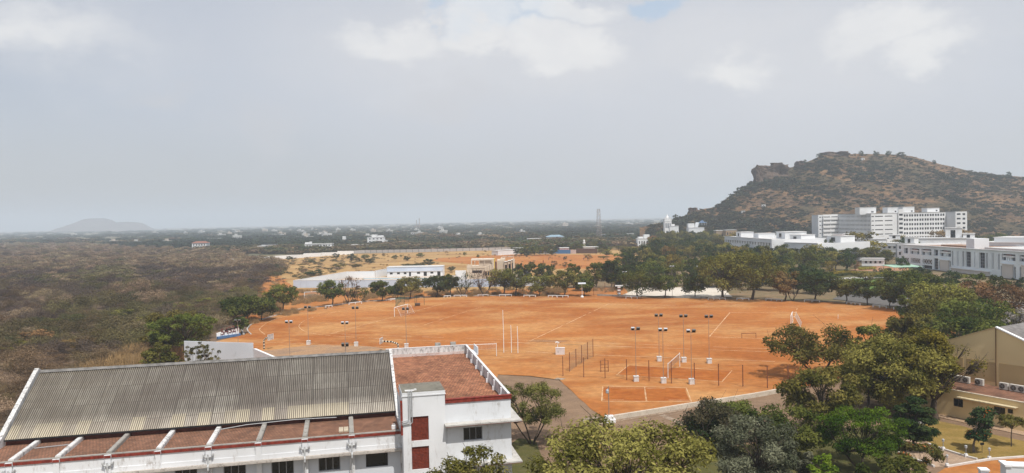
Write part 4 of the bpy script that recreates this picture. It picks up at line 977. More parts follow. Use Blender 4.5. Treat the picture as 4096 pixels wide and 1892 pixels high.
def bushmesh(seed, n, leaf, mat, nc=7, asp=.4, h=.8, up=.4, tint=(0., 1.)):
    rng = np.random.default_rng(seed); C = rng.uniform(-.32, .32, (nc, 3)); C[:, 2] = rng.uniform(.22, .62, nc)*h; Rr = rng.uniform(.17, .30, nc)
    return leaves_mesh('clump', rng, C, Rr, n, leaf, asp, mat, up=up, squash=.8, shell=(.3, 1.05), tint=tint)
scrub_cols = [leafmat('scrub_brown', L(.105, .073, .042), L(.20, .142, .08), trans=.15, var=.3), leafmat('scrub_purple', L(.078, .058, .047), L(.145, .108, .088), trans=.15, var=.25), leafmat('scrub_olive', L(.092, .080, .038), L(.185, .155, .070), trans=.15, var=.3),  # leafless browns, darkened in colour for the cloud shadow over the scrub
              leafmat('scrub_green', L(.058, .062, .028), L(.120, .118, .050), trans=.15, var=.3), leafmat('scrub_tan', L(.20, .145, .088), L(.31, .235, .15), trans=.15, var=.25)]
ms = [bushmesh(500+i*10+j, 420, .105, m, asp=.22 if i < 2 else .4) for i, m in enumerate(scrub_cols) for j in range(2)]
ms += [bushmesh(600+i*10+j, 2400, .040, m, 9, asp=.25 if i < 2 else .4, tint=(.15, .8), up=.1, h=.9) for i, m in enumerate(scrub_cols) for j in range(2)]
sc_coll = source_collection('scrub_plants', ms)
rng = np.random.default_rng(21)
SCRUB = GT([(-1900, 1700), (-1400, 976), (-500, 974), (300, 979), (880, 1006), (1110, 1042), (1140, 1085), (1060, 1130), (1020, 1165), (985, 1210), (940, 1270), (860, 1320), (760, 1400), (640, 1450), (400, 1540), (150, 1640), (-200, 1760), (-1900, 1760)])
sxx = [p.x for p in SCRUB]; syy = [p.y for p in SCRUB]
pts, scl, idx = [], [], []
grid = {}
while len(pts) < 5600:
    # denser sampling near the camera in picture terms
    d = 1/rng.uniform(1/max(syy), 1/84.); tx = rng.uniform(-700, 1200); p = D(tx, 1000, d)
    if not inpoly(p.x, p.y, SCRUB): continue
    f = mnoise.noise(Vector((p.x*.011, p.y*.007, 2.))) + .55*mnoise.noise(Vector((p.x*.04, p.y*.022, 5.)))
    if f < -.46 and d < 420: continue
    near = d < 300
    s = (rng.uniform(2.4, 6.)*(1+.7*max(0, min(1, .5+1.6*mnoise.noise(Vector((p.x*.035, p.y*.02, 11.)))))) if near else rng.uniform(3.2, 6.5))*(1+.0012*max(0, d-150)); pts.append((p.x, p.y, -.3)); scl.append((s*1.25, s*1.25, s*rng.uniform(.55, .85)))
    if near:
        key = (int(p.x//6), int(p.y//6)); nb = [b for i in (-1, 0, 1) for j in (-1, 0, 1) for b in grid.get((key[0]+i, key[1]+j), ())]
        if any((p.x-a)**2+(p.y-b)**2 < (.36*(s+t_))**2 for a, b, t_ in nb): pts.pop(); scl.pop(); continue
        grid.setdefault(key, []).append((p.x, p.y, s)); scl[-1] = (s*1.3, s*1.3, s*rng.uniform(.7, 1.05))
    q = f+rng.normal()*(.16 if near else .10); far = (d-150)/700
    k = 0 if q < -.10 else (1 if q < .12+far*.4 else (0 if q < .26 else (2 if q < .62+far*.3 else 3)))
    if d > 430+60*f: k = rng.choice([1, 4, 0, 2], p=[.12, .62, .2, .06])  # far shrubs go tan with distance, a sunlit band put into their colour
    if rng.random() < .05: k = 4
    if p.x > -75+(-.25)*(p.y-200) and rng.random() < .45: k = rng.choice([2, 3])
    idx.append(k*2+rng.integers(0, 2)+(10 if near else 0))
WEST = GT([(960, 1090), (1000, 1046), (1420, 1022), (1560, 1040), (1400, 1075), (1180, 1130), (1150, 1180), (1100, 1200), (1000, 1250)])
X = [p.x for p in WEST]; Y = [p.y for p in WEST]; c = 0
while c < 210:
    x, y = rng.uniform(min(X), max(X)), rng.uniform(min(Y), max(Y))
    if not inpoly(x, y, WEST) or mnoise.noise(Vector((x*.02, y*.014, 7))) < (.0 if x > -75 else -.3): continue
    c += 1; s = rng.uniform(1.8, 4.6); pts.append((x, y, -.2)); scl.append((s*1.3, s*1.3, s*.6)); idx.append(int(rng.choice([4, 5, 6, 7, 2, 8])))
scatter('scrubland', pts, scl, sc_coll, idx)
for i, (zx, zy, zt, ww, k) in enumerate(((600, 860, 785, 110, 'g'), (120, 660, 600, 150, 'd'), (970, 830, 745, 150, 'o'), (290, 560, 505, 110, 'd'), (1000, 530, 480, 150, 'o'), (1250, 500, 455, 120, 'd'), (380, 880, 815, 150, 'o'), (1650, 720, 650, 160, 'o'), (1450, 760, 690, 120, 'o'), (1750, 560, 500, 120, 'd'), (820, 1000, 905, 220, 'o'), (300, 1020, 905, 230, 'b'), (620, 1080, 970, 240, 'b'), (120, 1090, 1000, 200, 'o'), (1560, 840, 770, 120, 'd'), (1900, 640, 570, 130, 'o'), (1980, 560, 500, 110, 'd'), (1820, 680, 610, 150, 'd'), (1120, 880, 800, 120, 'o'), (480, 700, 640, 120, 'o'), (700, 640, 590, 90, 'o'), (60, 380, 352, 90, 'd'), (930, 372, 345, 80, 'd'))):
    one(.504*zx, 860+.504*zy, 860+.504*zt, ww*.504*1.3, k, {'g': 'small fresh green tree standing out of the brown scrub', 'd': 'dark green tree standing out of the brown scrub', 'o': 'olive tree standing out of the brown scrub', 'b': 'dry brown tree standing out of the near scrub'}[k], 'trees standing out of the scrub', 'scrub_tree')
# dry tall grass on the bank above the hall
gm = []
for s in range(3):
    r2 = np.random.default_rng(700+s); n = 260; mbx = MB()
    for _ in range(n):
        a, q = r2.uniform(0, 6.28), r2.uniform(0, .5)**.8; x, y = q*math.cos(a), q*math.sin(a); hh = r2.uniform(.5, 1.1); lx, ly = r2.normal(0, .18, 2)
        b = r2.uniform(0, 6.28); cx_, sx_ = math.cos(b)*.012, math.sin(b)*.012
        mbx.poly([(x-cx_, y-sx_, 0), (x+cx_, y+sx_, 0), (x+lx+cx_*.3, y+ly, hh), (x+lx-cx_*.3, y+ly, hh)])
    gm.append(mbx.mesh('grass_tuft', plain('dry_straw', L(.40, .26, .12), .9, .4, 2.)))
gp, gs = [], []
for poly, n, smin, smax in ((GT([(230, 1560), (420, 1470), (600, 1400), (700, 1440), (520, 1520), (380, 1560)]), 160, 1.5, 3.2), (GT([(880, 1045), (1420, 1015), (2060, 998), (2700, 990), (2700, 1060), (2200, 1150), (1150, 1180), (1010, 1140), (930, 1090)]), 260, .5, 1.1), (GT([(900, 1300), (960, 1230), (1060, 1180), (1120, 1240), (1010, 1300)]), 120, .8, 1.8)):
    X = [p.x for p in poly]; Y = [p.y for p in poly]; c = 0
    while c < n:
        x, y = rng.uniform(min(X), max(X)), rng.uniform(min(Y), max(Y))
        if not inpoly(x, y, poly): continue
        c += 1; s = rng.uniform(smin, smax); gp.append((x, y, -.12)); gs.append((s*1.6, s*1.6, s*.5 if n > 1000 else s*.9))
for poly, n, smin, smax in ((GT([(1180, 1165), (1560, 1170), (2330, 1152), (2500, 1160), (2480, 1186), (1800, 1186), (1500, 1203), (1150, 1262), (1040, 1262), (1080, 1200)]), 420, .7, 1.7),):
    X = [p.x for p in poly]; Y = [p.y for p in poly]; c = 0
    while c < n:
        x, y = rng.uniform(min(X), max(X)), rng.uniform(min(Y), max(Y))
        if not inpoly(x, y, poly) or mnoise.noise(Vector((x*.06, y*.06, 1))) < -.05: continue
        c += 1; s = rng.uniform(smin, smax); gp.append((x, y, -.05)); gs.append((s*1.3, s*1.3, s*.8))
scatter('dry_grass', gp, gs, source_collection('grass_tufts', gm), 3)
# far woods and palm groves on the plain
fw_c = [leafmat('far_green', L(.028, .044, .022), L(.055, .072, .034), trans=.1, var=.35), leafmat('far_dark', L(.020, .032, .020), L(.040, .055, .030), trans=.1, var=.3), leafmat('far_olive', L(.075, .068, .034), L(.13, .11, .055), trans=.1, var=.3), leafmat('far_dry', L(.15, .10, .06), L(.22, .155, .09), trans=.1, var=.25)]
fm = [bushmesh(800+i*5+j, 260, .13, m, 9, .6) for i, m in enumerate(fw_c) for j in range(2)]
fc = source_collection('far_trees', fm)
pts, scl, idx = [], [], []
WALLP = [(-900, 978), (300, 976), (880, 1010), (1200, 1020), (1420, 1012), (2100, 998), (2300, 990), (2620, 985), (2720, 965)]
def wall_d(tx):
    for i in range(len(WALLP)-1):
        if WALLP[i][0] <= tx <= WALLP[i+1][0]:
            f = (tx-WALLP[i][0])/(WALLP[i+1][0]-WALLP[i][0]); return G(tx, WALLP[i][1]+f*(WALLP[i+1][1]-WALLP[i][1])).y
    return 700
while len(pts) < 6000:
    tx = rng.uniform(-900, 2760); d = 1/rng.uniform(1/5200., 1/600.)
    if d < wall_d(tx)+12: continue
    p = D(tx, 1000, d); f = mnoise.noise(Vector((p.x*.004, p.y*.0026, 9.)))
    if f < -.12 and rng.random() < .7: continue
    if rng.random() > (.75 if d < 1300 else .45): continue
    s = rng.uniform(9, 15)*(1+d/2600); pts.append((p.x, p.y, -.5)); scl.append((s*1.6, s*1.3, s*rng.uniform(.55, .8)*(.75 if d < 800 else .9)/(1+d/9000)))
    g = f+rng.normal()*.15
    if d < 760: k = rng.choice([0, 2, 3], p=[.3, .45, .25])
    else: k = 1 if g > .15 else (0 if g > -.05 else rng.choice([0, 1, 2, 3], p=[.35, .3, .25, .1]))
    idx.append(k*2+rng.integers(0, 2))
scatter('far_woodland', pts, scl, fc, idx)
# ------------------------------------------------------------------ the rocky hill on the right
SKY = [(2560, 905), (2640, 893), (2690, 880), (2740, 862), (2770, 846), (2795, 836), (2840, 829), (2880, 818), (2905, 803), (2945, 770), (2985, 742), (3015, 722), (3040, 706), (3090, 688), (3150, 668), (3185, 664), (3215, 650), (3260, 632), (3300, 615), (3360, 611), (3500, 613), (3610, 616), (3660, 624), (3730, 645), (3800, 661),
       (3900, 685), (4000, 697), (4100, 706), (4300, 745), (4600, 800), (5000, 860), (5400, 900)]
def lerp_tab(tab, x):
    for i in range(len(tab)-1):
        if tab[i][0] <= x <= tab[i+1][0]:
            f = (x-tab[i][0])/(tab[i+1][0]-tab[i][0]); return tab[i][1]+f*(tab[i+1][1]-tab[i][1])
    return tab[0][1] if x < tab[0][0] else tab[-1][1]
RD_TAB = [(2560, 760), (2800, 800), (3100, 880), (3400, 930), (3700, 940), (4100, 930), (5400, 900)]
FT_TAB = [(2560, 730), (2700, 690), (2900, 650), (3200, 640), (3600, 640), (4000, 620), (5400, 600)]
NX, NT_, NB = 300, 60, 16
HV_ = []
def hill_point(tx, t):               # t 0 foot .. 1 ridge
    rd, ft = lerp_tab(RD_TAB, tx), lerp_tab(FT_TAB, tx); d = ft+(rd-ft)*t
    zr = D(tx, lerp_tab(SKY, tx), rd).z; p = D(tx, 1000, d)
    prof = t**1.12*.92+.08*math.sin(t*PI/2)
    n = mnoise.fractal(Vector((p.x*.02, d*.02, 0)), 1., 2.1, 6)*4.5 + (abs(mnoise.noise(Vector((p.x*.012, d*.02, 4.))))-.2)*7
    z = -3+(zr+3)*prof + n*min(1, t*5)*(1-t**2)*min(1, zr/40) - 1.0*t
    if t > .94: z += mnoise.noise(Vector((p.x*.08, 0, 7.)))*.8*min(1, zr/40)
    return Vector((p.x, d, z))
for i in range(NX+1):
    tx = 2560+(5400-2560)*i/NX
    for j in range(NT_+1): HV_.append(tuple(hill_point(tx, j/NT_)))
    r_ = hill_point(tx, 1)
    for j in range(1, NB+1):
        q = j/NB; d = r_.y+q*320; p = D(tx, 1000, d); HV_.append((p.x, d, r_.z*(1-q**1.6)-3*q-q*6+mnoise.noise(Vector((p.x*.02, d*.02, 0)))*3*q))
M_ = NT_+NB+1
hf = [(i*M_+j, (i+1)*M_+j, (i+1)*M_+j+1, i*M_+j+1) for i in range(NX) for j in range(M_-1)]
me = bpy.data.meshes.new('hill'); me.from_pydata(HV_, [], hf)
t = NT('hill_earth_and_rock'); ps = t.co('Position', (1, 1, 1.6))
a = t.noise(.022, 7, .65, .6, ps, .42, .62); b = t.noise(.06, 7, .7, 1., ps, .5, .66); c = t.noise(.25, 6, .7, 0, ps, .3, .7)
m = t.mix(a, L(.23, .145, .078), L(.40, .235, .115)); m = t.mix(t.math('MULTIPLY', b, .8), m, L(.25, .165, .12)); m = t.mix(t.noise(.014, 5, .6, .4, ps, .50, .60, 0, .8), m, L(.12, .105, .055)); m = t.mix(1., m, t.ramp(c, 0, 1, .62, 1.15), 'MULTIPLY')
me.materials.append(t.bsdf(m, 1, .05, bump=c, bstr=1., bdist=2.5)); me.polygons.foreach_set('use_smooth', [True]*len(me.polygons)); me.update()
tag(link('hill', me), kind='structure')
# scrub on the hill
hm = [leafmat('hill_scrub_green', L(.026, .036, .020), L(.052, .062, .032), trans=.1, var=.35), leafmat('hill_scrub_olive', L(.045, .046, .024), L(.082, .078, .040), trans=.1, var=.3), leafmat('hill_scrub_dry', L(.15, .105, .06), L(.22, .16, .085), trans=.1, var=.3)]
hmesh = [bushmesh(900+i*5+j, 170, .17, m_, 7, .55) for i, m_ in enumerate(hm) for j in range(2)]
hc = source_collection('hill_plants', hmesh); pts, scl, idx = [], [], []
rng = np.random.default_rng(77)
while len(pts) < 7600:
    tx = rng.uniform(2600, 4250); tt_ = rng.uniform(0, 1.0)**.9; p = hill_point(tx, tt_)
    f = mnoise.noise(Vector((p.x*.018, p.y*.016, 3.)))+.4*mnoise.noise(Vector((p.x*.06, p.y*.05, 8.)))
    f += .28*max(0, 1-abs(tt_-.85)/.25) + .35*max(0, (3150-tx)/400)-.05 + .25*max(0, .15-tt_)/.15
    if f < -.06 and rng.random() < .62: continue
    s = rng.uniform(2.2, 5.6)*(1.5 if f > .3 else .85)*(1.5 if rng.random() < .12 else 1)*(1 if tt_ < .96 else .6); k = rng.choice([0, 1, 2], p=[.6, .3, .1])
    pts.append((p.x, p.y, p.z-.15*s)); scl.append((s*1.35, s*1.35, s*.85)); idx.append(k*2+rng.integers(0, 2))
scatter('hill_scrub', pts, scl, hc, idx)
# cliff and boulders
ROCK = soil('brown_rock', L(.125, .09, .068), L(.085, .066, .052), L(.175, .12, .085), .06, .3, 1., .6)
def boulder(loc, sx, sy, sz, seed, lb, rough_=.34, parts=1):
    import bmesh
    bm = bmesh.new(); bmesh.ops.create_icosphere(bm, subdivisions=5, radius=1)
    for v in bm.verts:
        c = v.co.copy(); q = Vector((max(-.78, min(.78, c.x*1.25)), max(-.78, min(.78, c.y*1.25)), max(-.8, min(.8, c.z*1.2))))
        q *= 1+rough_*mnoise.fractal(c*1.6+Vector((seed*3.1, 0, 0)), 1, 2, 5); q *= 1-.16*max(0, mnoise.noise(Vector((c.x*6, c.y*6, seed+c.z*.8)))); q.x += .10*mnoise.noise(Vector((c.z*4, seed, 0)))
        v.co = Vector((q.x*sx, q.y*sy, q.z*sz))
    me = bpy.data.meshes.new('rock_outcrop'); bm.to_mesh(me); bm.free(); me.materials.append(ROCK)
    o = link('rock_outcrop', me, None, loc); return tag(o, lb, 'rock', 'rock outcrops on the hill skyline')
def rock_at(x0, x1, y0, y1, d, seed, lb):
    a, b = D(x0, y1, d), D(x1, y0, d); wx, wz = (b.x-a.x)/2, (b.z-a.z)/2
    boulder(((a.x+b.x)/2, d, (a.z+b.z)/2), wx*1.25, max(wx, 8), wz*1.25, seed, lb)
rock_at(3018, 3046, 668, 735, 846, 1, 'left tip of the square brown cliff on the hill shoulder')
rock_at(3040, 3145, 664, 728, 858, 2, 'long square brown cliff face on the hill shoulder')
rock_at(3088, 3128, 652, 675, 862, 3, 'dark boulder perched on top of the square cliff')
rock_at(3186, 3212, 646, 668, 884, 4, 'single rounded boulder on the skyline between cliff and summit')
rock_at(3290, 3380, 608, 645, 922, 5, 'dark rock ledge at the left end of the summit')
rock_at(2756, 2790, 832, 862, 795, 6, 'small brown crag low on the left tail of the hill')
for i, (tx, ty, ww, lb) in enumerate(((3449, 600, 18, 'round tree alone on the hill summit'), (3502, 602, 10, 'thin tree left in the summit pair'), (3514, 607, 13, 'low tree right in the summit pair'), (3557, 600, 22, 'darkest round tree on the hill summit'), (3608, 608, 34, 'wide tree at the right of the summit'), (3285, 612, 28, 'leaning tree at the left of the summit'), (3740, 638, 14, 'small tree on the right shoulder of the hill'), (4036, 686, 20, 'flat thorn tree on the right skyline near the edge'), (2705, 857, 20, 'round tree at the low left end of the hill'), (2958, 758, 22, 'flat thorn tree on the left skyline below the cliff'), (3110, 652, 20, 'dark tree on the cliff top'), (3224, 637, 10, 'little pointed tree on the skyline left of the summit'))):
    d = lerp_tab(RD_TAB, tx)-4; g = hill_point(tx, .97); h = max(3, D(tx, ty, g.y).z-g.z+1); 
    plant('hilltop_tree', (g.x, g.y, g.z-.6), proto('d', i % 3), lb, 'tree', 'trees on the hill skyline', i, (ww*.25/F*g.y/11*1.2, ww*.25/F*g.y/11*1.2, h/10))
# far bare hill in the haze
mb = MB(); DH = 4700; cols = []
HS = [(190, 938), (225, 928), (245, 915), (262, 896), (285, 882), (320, 872), (352, 871), (380, 880), (405, 893), (425, 891), (455, 886), (490, 888), (520, 898), (545, 912), (575, 925), (620, 936)]
for i in range(61):
    tx = 190+430*i/60; p = D(tx, lerp_tab(HS, tx), DH); zt = max(p.z, -2)
    for j in range(13):
        q = j/12; nn = mnoise.fractal(Vector((p.x*.01, q*4, 1)), 1, 2, 5)*9*math.sin(q*PI)
        sh = math.sin(min(1, q*1.25)*PI/2) if q < .8 else math.cos((q-.8)/.2*PI/2)
        mb.v.append((p.x, DH-220+q*500, -3+(zt+3)*sh+nn*min(1, zt/40)))
mb.f = [(i*13+j, (i+1)*13+j, (i+1)*13+j+1, i*13+j+1) for i in range(60) for j in range(12)]
tag(mb.build('distant_hill', soil('far_rock', L(.17, .15, .14), L(.11, .10, .095), L(.23, .20, .18), .008, .03, .1), smooth=True), kind='structure')

# ------------------------------------------------------------------ white campus buildings
def holes_grid(x0, x1, nx, zs, w_, h_):
    out = []
    for z in zs:
        for i in range(nx):
            c = x0+(x1-x0)*(i+.5)/nx; out.append((c-w_/2, c+w_/2, z, z+h_))
    return out
class Bld:
    """a building whose walls are real faces with real openings; the windows are parts"""
    def __init__(s, name, label, org, cat='building', group=None, rz=0.):
        s.o = empty(name, org, rz, label, cat, group); s.org = Vector(org); s.rz = rz; s.nwin = 0; s.extra = MB()
    def face(s, p0, p1, z0, z1, holes, mat, depth=.25, glass=None, nx=1, ny=1, name='wall', frame=None):
        mb = MB(); mb.wall(p0, p1, z0, z1, holes, depth); mb.build(name, mat, s.o)
        d = (Vector((p1[0], p1[1]))-Vector((p0[0], p0[1]))).normalized()
        for q in holes:
            if s.nwin < 100: window(s.o, p0, (d.x, d.y), *q, nx=nx, ny=ny, glass=glass or GLASS, frame=frame or GREYPAINT, inset=min(.14, depth*.6)); s.nwin += 1
            else:
                n = Vector((-d.y, d.x))*.16; a = Vector((p0[0], p0[1]))+d*q[0]+n; b = Vector((p0[0], p0[1]))+d*q[1]+n
                s.extra.quad((a.x, a.y, q[2]), (b.x, b.y, q[2]), (b.x, b.y, q[3]), (a.x, a.y, q[3]))
    def slab(s, pts, z0, z1, mat, name='roof'): mb = MB(); mb.prism(pts, z0, z1); return mb.build(name, mat, s.o)
    def block(s, x0, y0, x1, y1, z0, z1, mat, name='rooftop_room'): mb = MB(); mb.box(x0, y0, z0, x1, y1, z1); return mb.build(name, mat, s.o)
    def done(s):
        if s.extra.f: o = s.extra.build('smaller_windows', GLASS, s.o); tag(o, kind='stuff')
ROOFW = stained('white_roof', L(.62, .61, .60), L(.25, .24, .22), .7, .25, .46, False)
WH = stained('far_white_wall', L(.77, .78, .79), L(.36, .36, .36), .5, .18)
WHS = stained('far_white_wall_shaded', L(.70, .72, .74), L(.34, .35, .36), .5, .18)  # darker copy of far white wall, shade painted in for sides facing away
# hospital-like long block, storeys of 3.45 m
h = Bld('hospital_block', 'long white multi-storey block with rows of small windows in front of the hill', (279, 590, 0))
FL = [3.2+3.45*k for k in range(6)]; ZT_ = 23.2
x6a, x6b = D(3613, 900, 590).x-279, D(3782.5, 900, 590).x-279; x5a, x5b = D(3591, 900, 590).x-279, D(3611, 900, 590).x-279; x4b = D(3563, 900, 590).x-279
# shaded long wing running back, seen edge on
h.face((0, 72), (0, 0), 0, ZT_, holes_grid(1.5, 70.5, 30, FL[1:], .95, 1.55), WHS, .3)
# front of the middle part: ribbon openings
hb = []
for z in FL: hb += [(.3, 2.2, z+.2, z+.95), (3.0, 9.3, z+.25, z+1.0), (10.6, 16.6, z+.3, z+1.0), (18., 20.8, z-.1, z+1.2), (23.5, 25.3, z+.2, z+.95)]
hb = [q for q in hb if q[1] < x4b+1.8]
h.face((0, 0), (x5a-.1, 0), 0, ZT_, hb, WH, .5)
h.face((x5a, -1.2), (x5b, -1.2), 0, ZT_+3.2, [(.5, x5b-x5a-.5, z-.2, z+1.5) for z in [q+.9 for q in FL]], WH, .4, plain('brown_louvre', L(.14, .09, .08), .9))
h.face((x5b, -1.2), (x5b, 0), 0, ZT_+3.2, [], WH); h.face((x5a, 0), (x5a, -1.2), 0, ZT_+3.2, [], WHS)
xs_ = []
gap = (x6b-x5b-1.0)/8
for g_ in range(8):
    for q in (0, 1): xs_.append(x5b*0+.9+g_*gap+q*gap*.46)
h6 = [(a_, a_+1.35, z, z+1.75) for z in FL for a_ in xs_]
h.face((x5b+.02, .0), (x6b, .0), 0, ZT_, h6, WH, .35)
h.slab([(0, .02), (x6b, .02), (x6b, 14), (14, 14), (14, 72), (0, 72)], ZT_-.5, ZT_-.3, ROOFW)
h.block(-.25, -.15, x5a-.05, .0-.003, ZT_+.003, ZT_+.35, CONC, 'coping'); h.block(x5b+.05, -.15, x6b, -.003, ZT_+.003, ZT_+.35, CONC, 'coping'); h.block(-.25, .0, 0-.003, 72, ZT_+.003, ZT_+.35, CONC, 'coping')
# left end with balconies
lx = D(3273, 900, 650).x-279; 
hl = []
for z in FL[1:]: hl += [(1.0, 2.6, z+.2, z+.9), (3.4, 5.0, z+.2, z+.9)]
mx = D(3291, 900, 650).x-279
h.face((lx, 60), (mx, 60), 0, ZT_-.2, hl, WHS, .3)
hl2 = []
for z in FL: hl2 += [(.4, (0-mx)/2-.4, z+.25, z+1.0), ((0-mx)/2+.2, -mx-.5, z+.25, z+1.0)]
h.face((mx, 59), (-.02, 59), 0, ZT_, hl2, CLEAN, .8)
for z in FL: h.block(mx-.2, 58.2, -.1, 58.99, z-1.6, z+.2, CLEAN, 'balcony')
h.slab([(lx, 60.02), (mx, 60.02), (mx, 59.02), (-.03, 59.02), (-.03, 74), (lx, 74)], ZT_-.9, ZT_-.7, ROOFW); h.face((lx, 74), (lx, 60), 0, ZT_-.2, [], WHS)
# right end: recessed shaded balconies, then bright end bay
x7a, x7b, x8b = x6b, D(3816, 900, 580).x-279, D(3875, 900, 576).x-279
h7 = []
for z in FL[2:]: h7 += [(.6, (x7b-x7a)/2-.3, z+.4, z+1.7), ((x7b-x7a)/2+.3, x7b-x7a-.4, z+.4, z+1.7)]
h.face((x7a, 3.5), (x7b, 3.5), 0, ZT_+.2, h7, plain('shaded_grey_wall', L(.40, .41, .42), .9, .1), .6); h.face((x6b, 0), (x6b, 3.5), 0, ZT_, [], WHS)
h8 = []
for z in FL[1:]: h8 += [(1., 3.9, z+.5, z+1.8), (5.4, x8b-x7b-1.4, z+.3, z+1.8)]
h.face((x7b, -12), (x8b, -12), 0, ZT_+.3, h8, WH, .6); h.face((x7b, 3.5), (x7b, -12), 0, ZT_+.3, [], WHS); h.face((x8b, -12), (x8b, 6), 0, ZT_+.3, [], WH)
h.slab([(x7b, -11.98), (x8b, -11.98), (x8b, 6), (x7a, 6), (x7a, 3.52), (x7b, 3.52)], ZT_-.3, ZT_-.1, ROOFW)
# rooms on the roof
for (a_, b_, c_, d_, y0_) in ((3439, 3505, 830, 852, 8), (3551, 3592, 830, 852, 4), (3612, 3658, 828, 849, 5), (3709, 3758, 833, 847, 5)):
    X0, X1, Z1 = D(a_, 900, 590+y0_).x-279, D(b_, 900, 590+y0_).x-279, zat((a_+b_)/2, c_, 590+y0_)
    hh = [((X1-X0)*.7, (X1-X0)*.85, ZT_+.9, ZT_+2.)]
    h.face((X0, y0_), (X1, y0_), ZT_-.5, Z1, hh, WH, .3, name='rooftop_room'); h.face((X0, y0_+8), (X0, y0_), ZT_-.5, Z1, [], WHS, name='rooftop_room'); h.slab([(X0-.2, y0_-.2), (X1+.2, y0_-.2), (X1+.2, y0_+8), (X0-.2, y0_+8)], Z1+.003, Z1+.3, ROOFW, 'rooftop_slab')
h.done()
# long two- and three-storey teaching wings left of it
A0, A1 = D(2901, 950, 470), D(3105, 950, 394)
def wing(name, label, p0, p1, ztop, rows, n, depth_, mat, w_=1.2, hh=1.5, roofmat=None, frontmat=None, rooms=(), z1st=1.2, glass=None):
    """block whose long face p0->p1 is seen; body to the left of that direction"""
    p0, p1 = Vector((p0.x, p0.y, 0)), Vector((p1.x, p1.y, 0)); d = (p1-p0); Ln = d.length; d.normalize(); rz = math.atan2(d.y, d.x)
    b = Bld(name, label, p0, rz=rz)
    b.face((0, 0), (Ln, 0), 0, ztop, holes_grid(.8, Ln-.8, n, [z1st+3.4*k for k in range(rows)], w_, hh), mat, .35, glass)
    b.face((Ln, 0), (Ln, depth_), 0, ztop, [], frontmat or mat); b.face((0, depth_), (0, 0), 0, ztop, [], frontmat or mat); b.face((Ln, depth_), (0, depth_), 0, ztop, [], mat)
    b.slab([(.01, .01), (Ln-.01, .01), (Ln-.01, depth_-.01), (.01, depth_-.01)], ztop-.6, ztop-.4, roofmat or ROOFW)
    mb = MB(); mb.box(-.3, -.35, ztop+.003, Ln+.3, .0, ztop+.25); mb.build('coping', CLEAN, b.o)
    for k in range(rows): mb = MB(); mb.box(0, -.5, z1st+hh+.15+3.4*k, Ln, -.003, z1st+hh+.3+3.4*k); mb.build('sunshade', mat, b.o)
    for (s0, s1, y0_, y1_, zz) in rooms:
        b.face((s0, y0_), (s1, y0_), ztop-.4, ztop+zz, [((s1-s0)*.3, (s1-s0)*.6, ztop+.2, ztop+zz*.8)] if zz > 2 else [], mat, .3, name='rooftop_room'); b.face((s0, y1_), (s0, y0_), ztop-.4, ztop+zz, [], mat, name='rooftop_room'); b.face((s1, y0_), (s1, y1_), ztop-.4, ztop+zz, [], frontmat or mat, name='rooftop_room')
        b.slab([(s0-.3, y0_-.3), (s1+.3, y0_-.3), (s1+.3, y1_), (s0-.3, y1_)], ztop+zz+.003, ztop+zz+.25, ROOFW, 'rooftop_slab')
    b.done(); return b
wing('teaching_block', 'long low white block left of the hospital, its windowed side half hidden by trees', Vector((132, 472, 0)), Vector((136, 398, 0)), 11.4, 3, 18, 34, WHS, frontmat=WH, rooms=((4, 12, 6, 14, 2.6), (22, 30, 10, 20, 2.), (46, 58, 14, 26, 3.2)))
wing('teaching_block', 'lower white wing with a colonnade of square openings right of the long low white block', Vector((137, 412, 0)), Vector((152, 378, 0)), 9.6, 2, 12, 36, WHS, 2., 1.9, frontmat=WH, rooms=((6, 14, 12, 22, 3.6), (24, 33, 20, 30, 3.)))
wing('white_annex', 'bright white annex standing in front of the foot of the hospital block', D(3310, 950, 470), D(3545, 950, 455), 8.3, 2, 16, 22, WH, 1.2, 1.3, rooms=((9, 20, 4, 12, 3.1), (34, 40, 4, 12, 2.2)))
wing('white_annex', 'small white annex with dark openings below the stair tower of the hospital', D(3520, 950, 420), D(3660, 950, 405), 7.4, 2, 6, 16, WH, 1.5, 1.2, rooms=((12, 17, 3, 8, 3.0),))
wing('white_annex', 'white two-storey annex with a tall rooftop tank room right of the hospital', D(3652, 950, 430), D(3905, 950, 415), 9.2, 2, 9, 20, WH, 2.4, 1.5, rooms=((16, 24, 3, 10, 5.6), (24.4, 30, 2, 9, 2.4)))
wing('pink_block', 'low pink block with a box-shaped tank room among the grove trees', D(3252, 985, 402), D(3404, 985, 390), zat(3300, 974, 400), 1, 6, 12, PINK, 1.2, 1.2, rooms=((4.5, 9.5, 2, 7, 2.6), (9.8, 14, 2, 7, 4.7)), roofmat=PINK)
wing('small_house', 'small white flat-roofed house with dark windows in the garden', D(3447, 1060, 350), D(3538, 1060, 346), 3.4, 1, 4, 7, WH, .9, 1.1, frontmat=WH)
wing('white_block', 'white block with long dark openings behind the institute at the right edge', D(3905, 960, 330), D(4330, 960, 300), 10.6, 2, 14, 40, WH, 3.0, 1.5, rooms=((2, 60, 14, 30, 1.6),), z1st=4.)

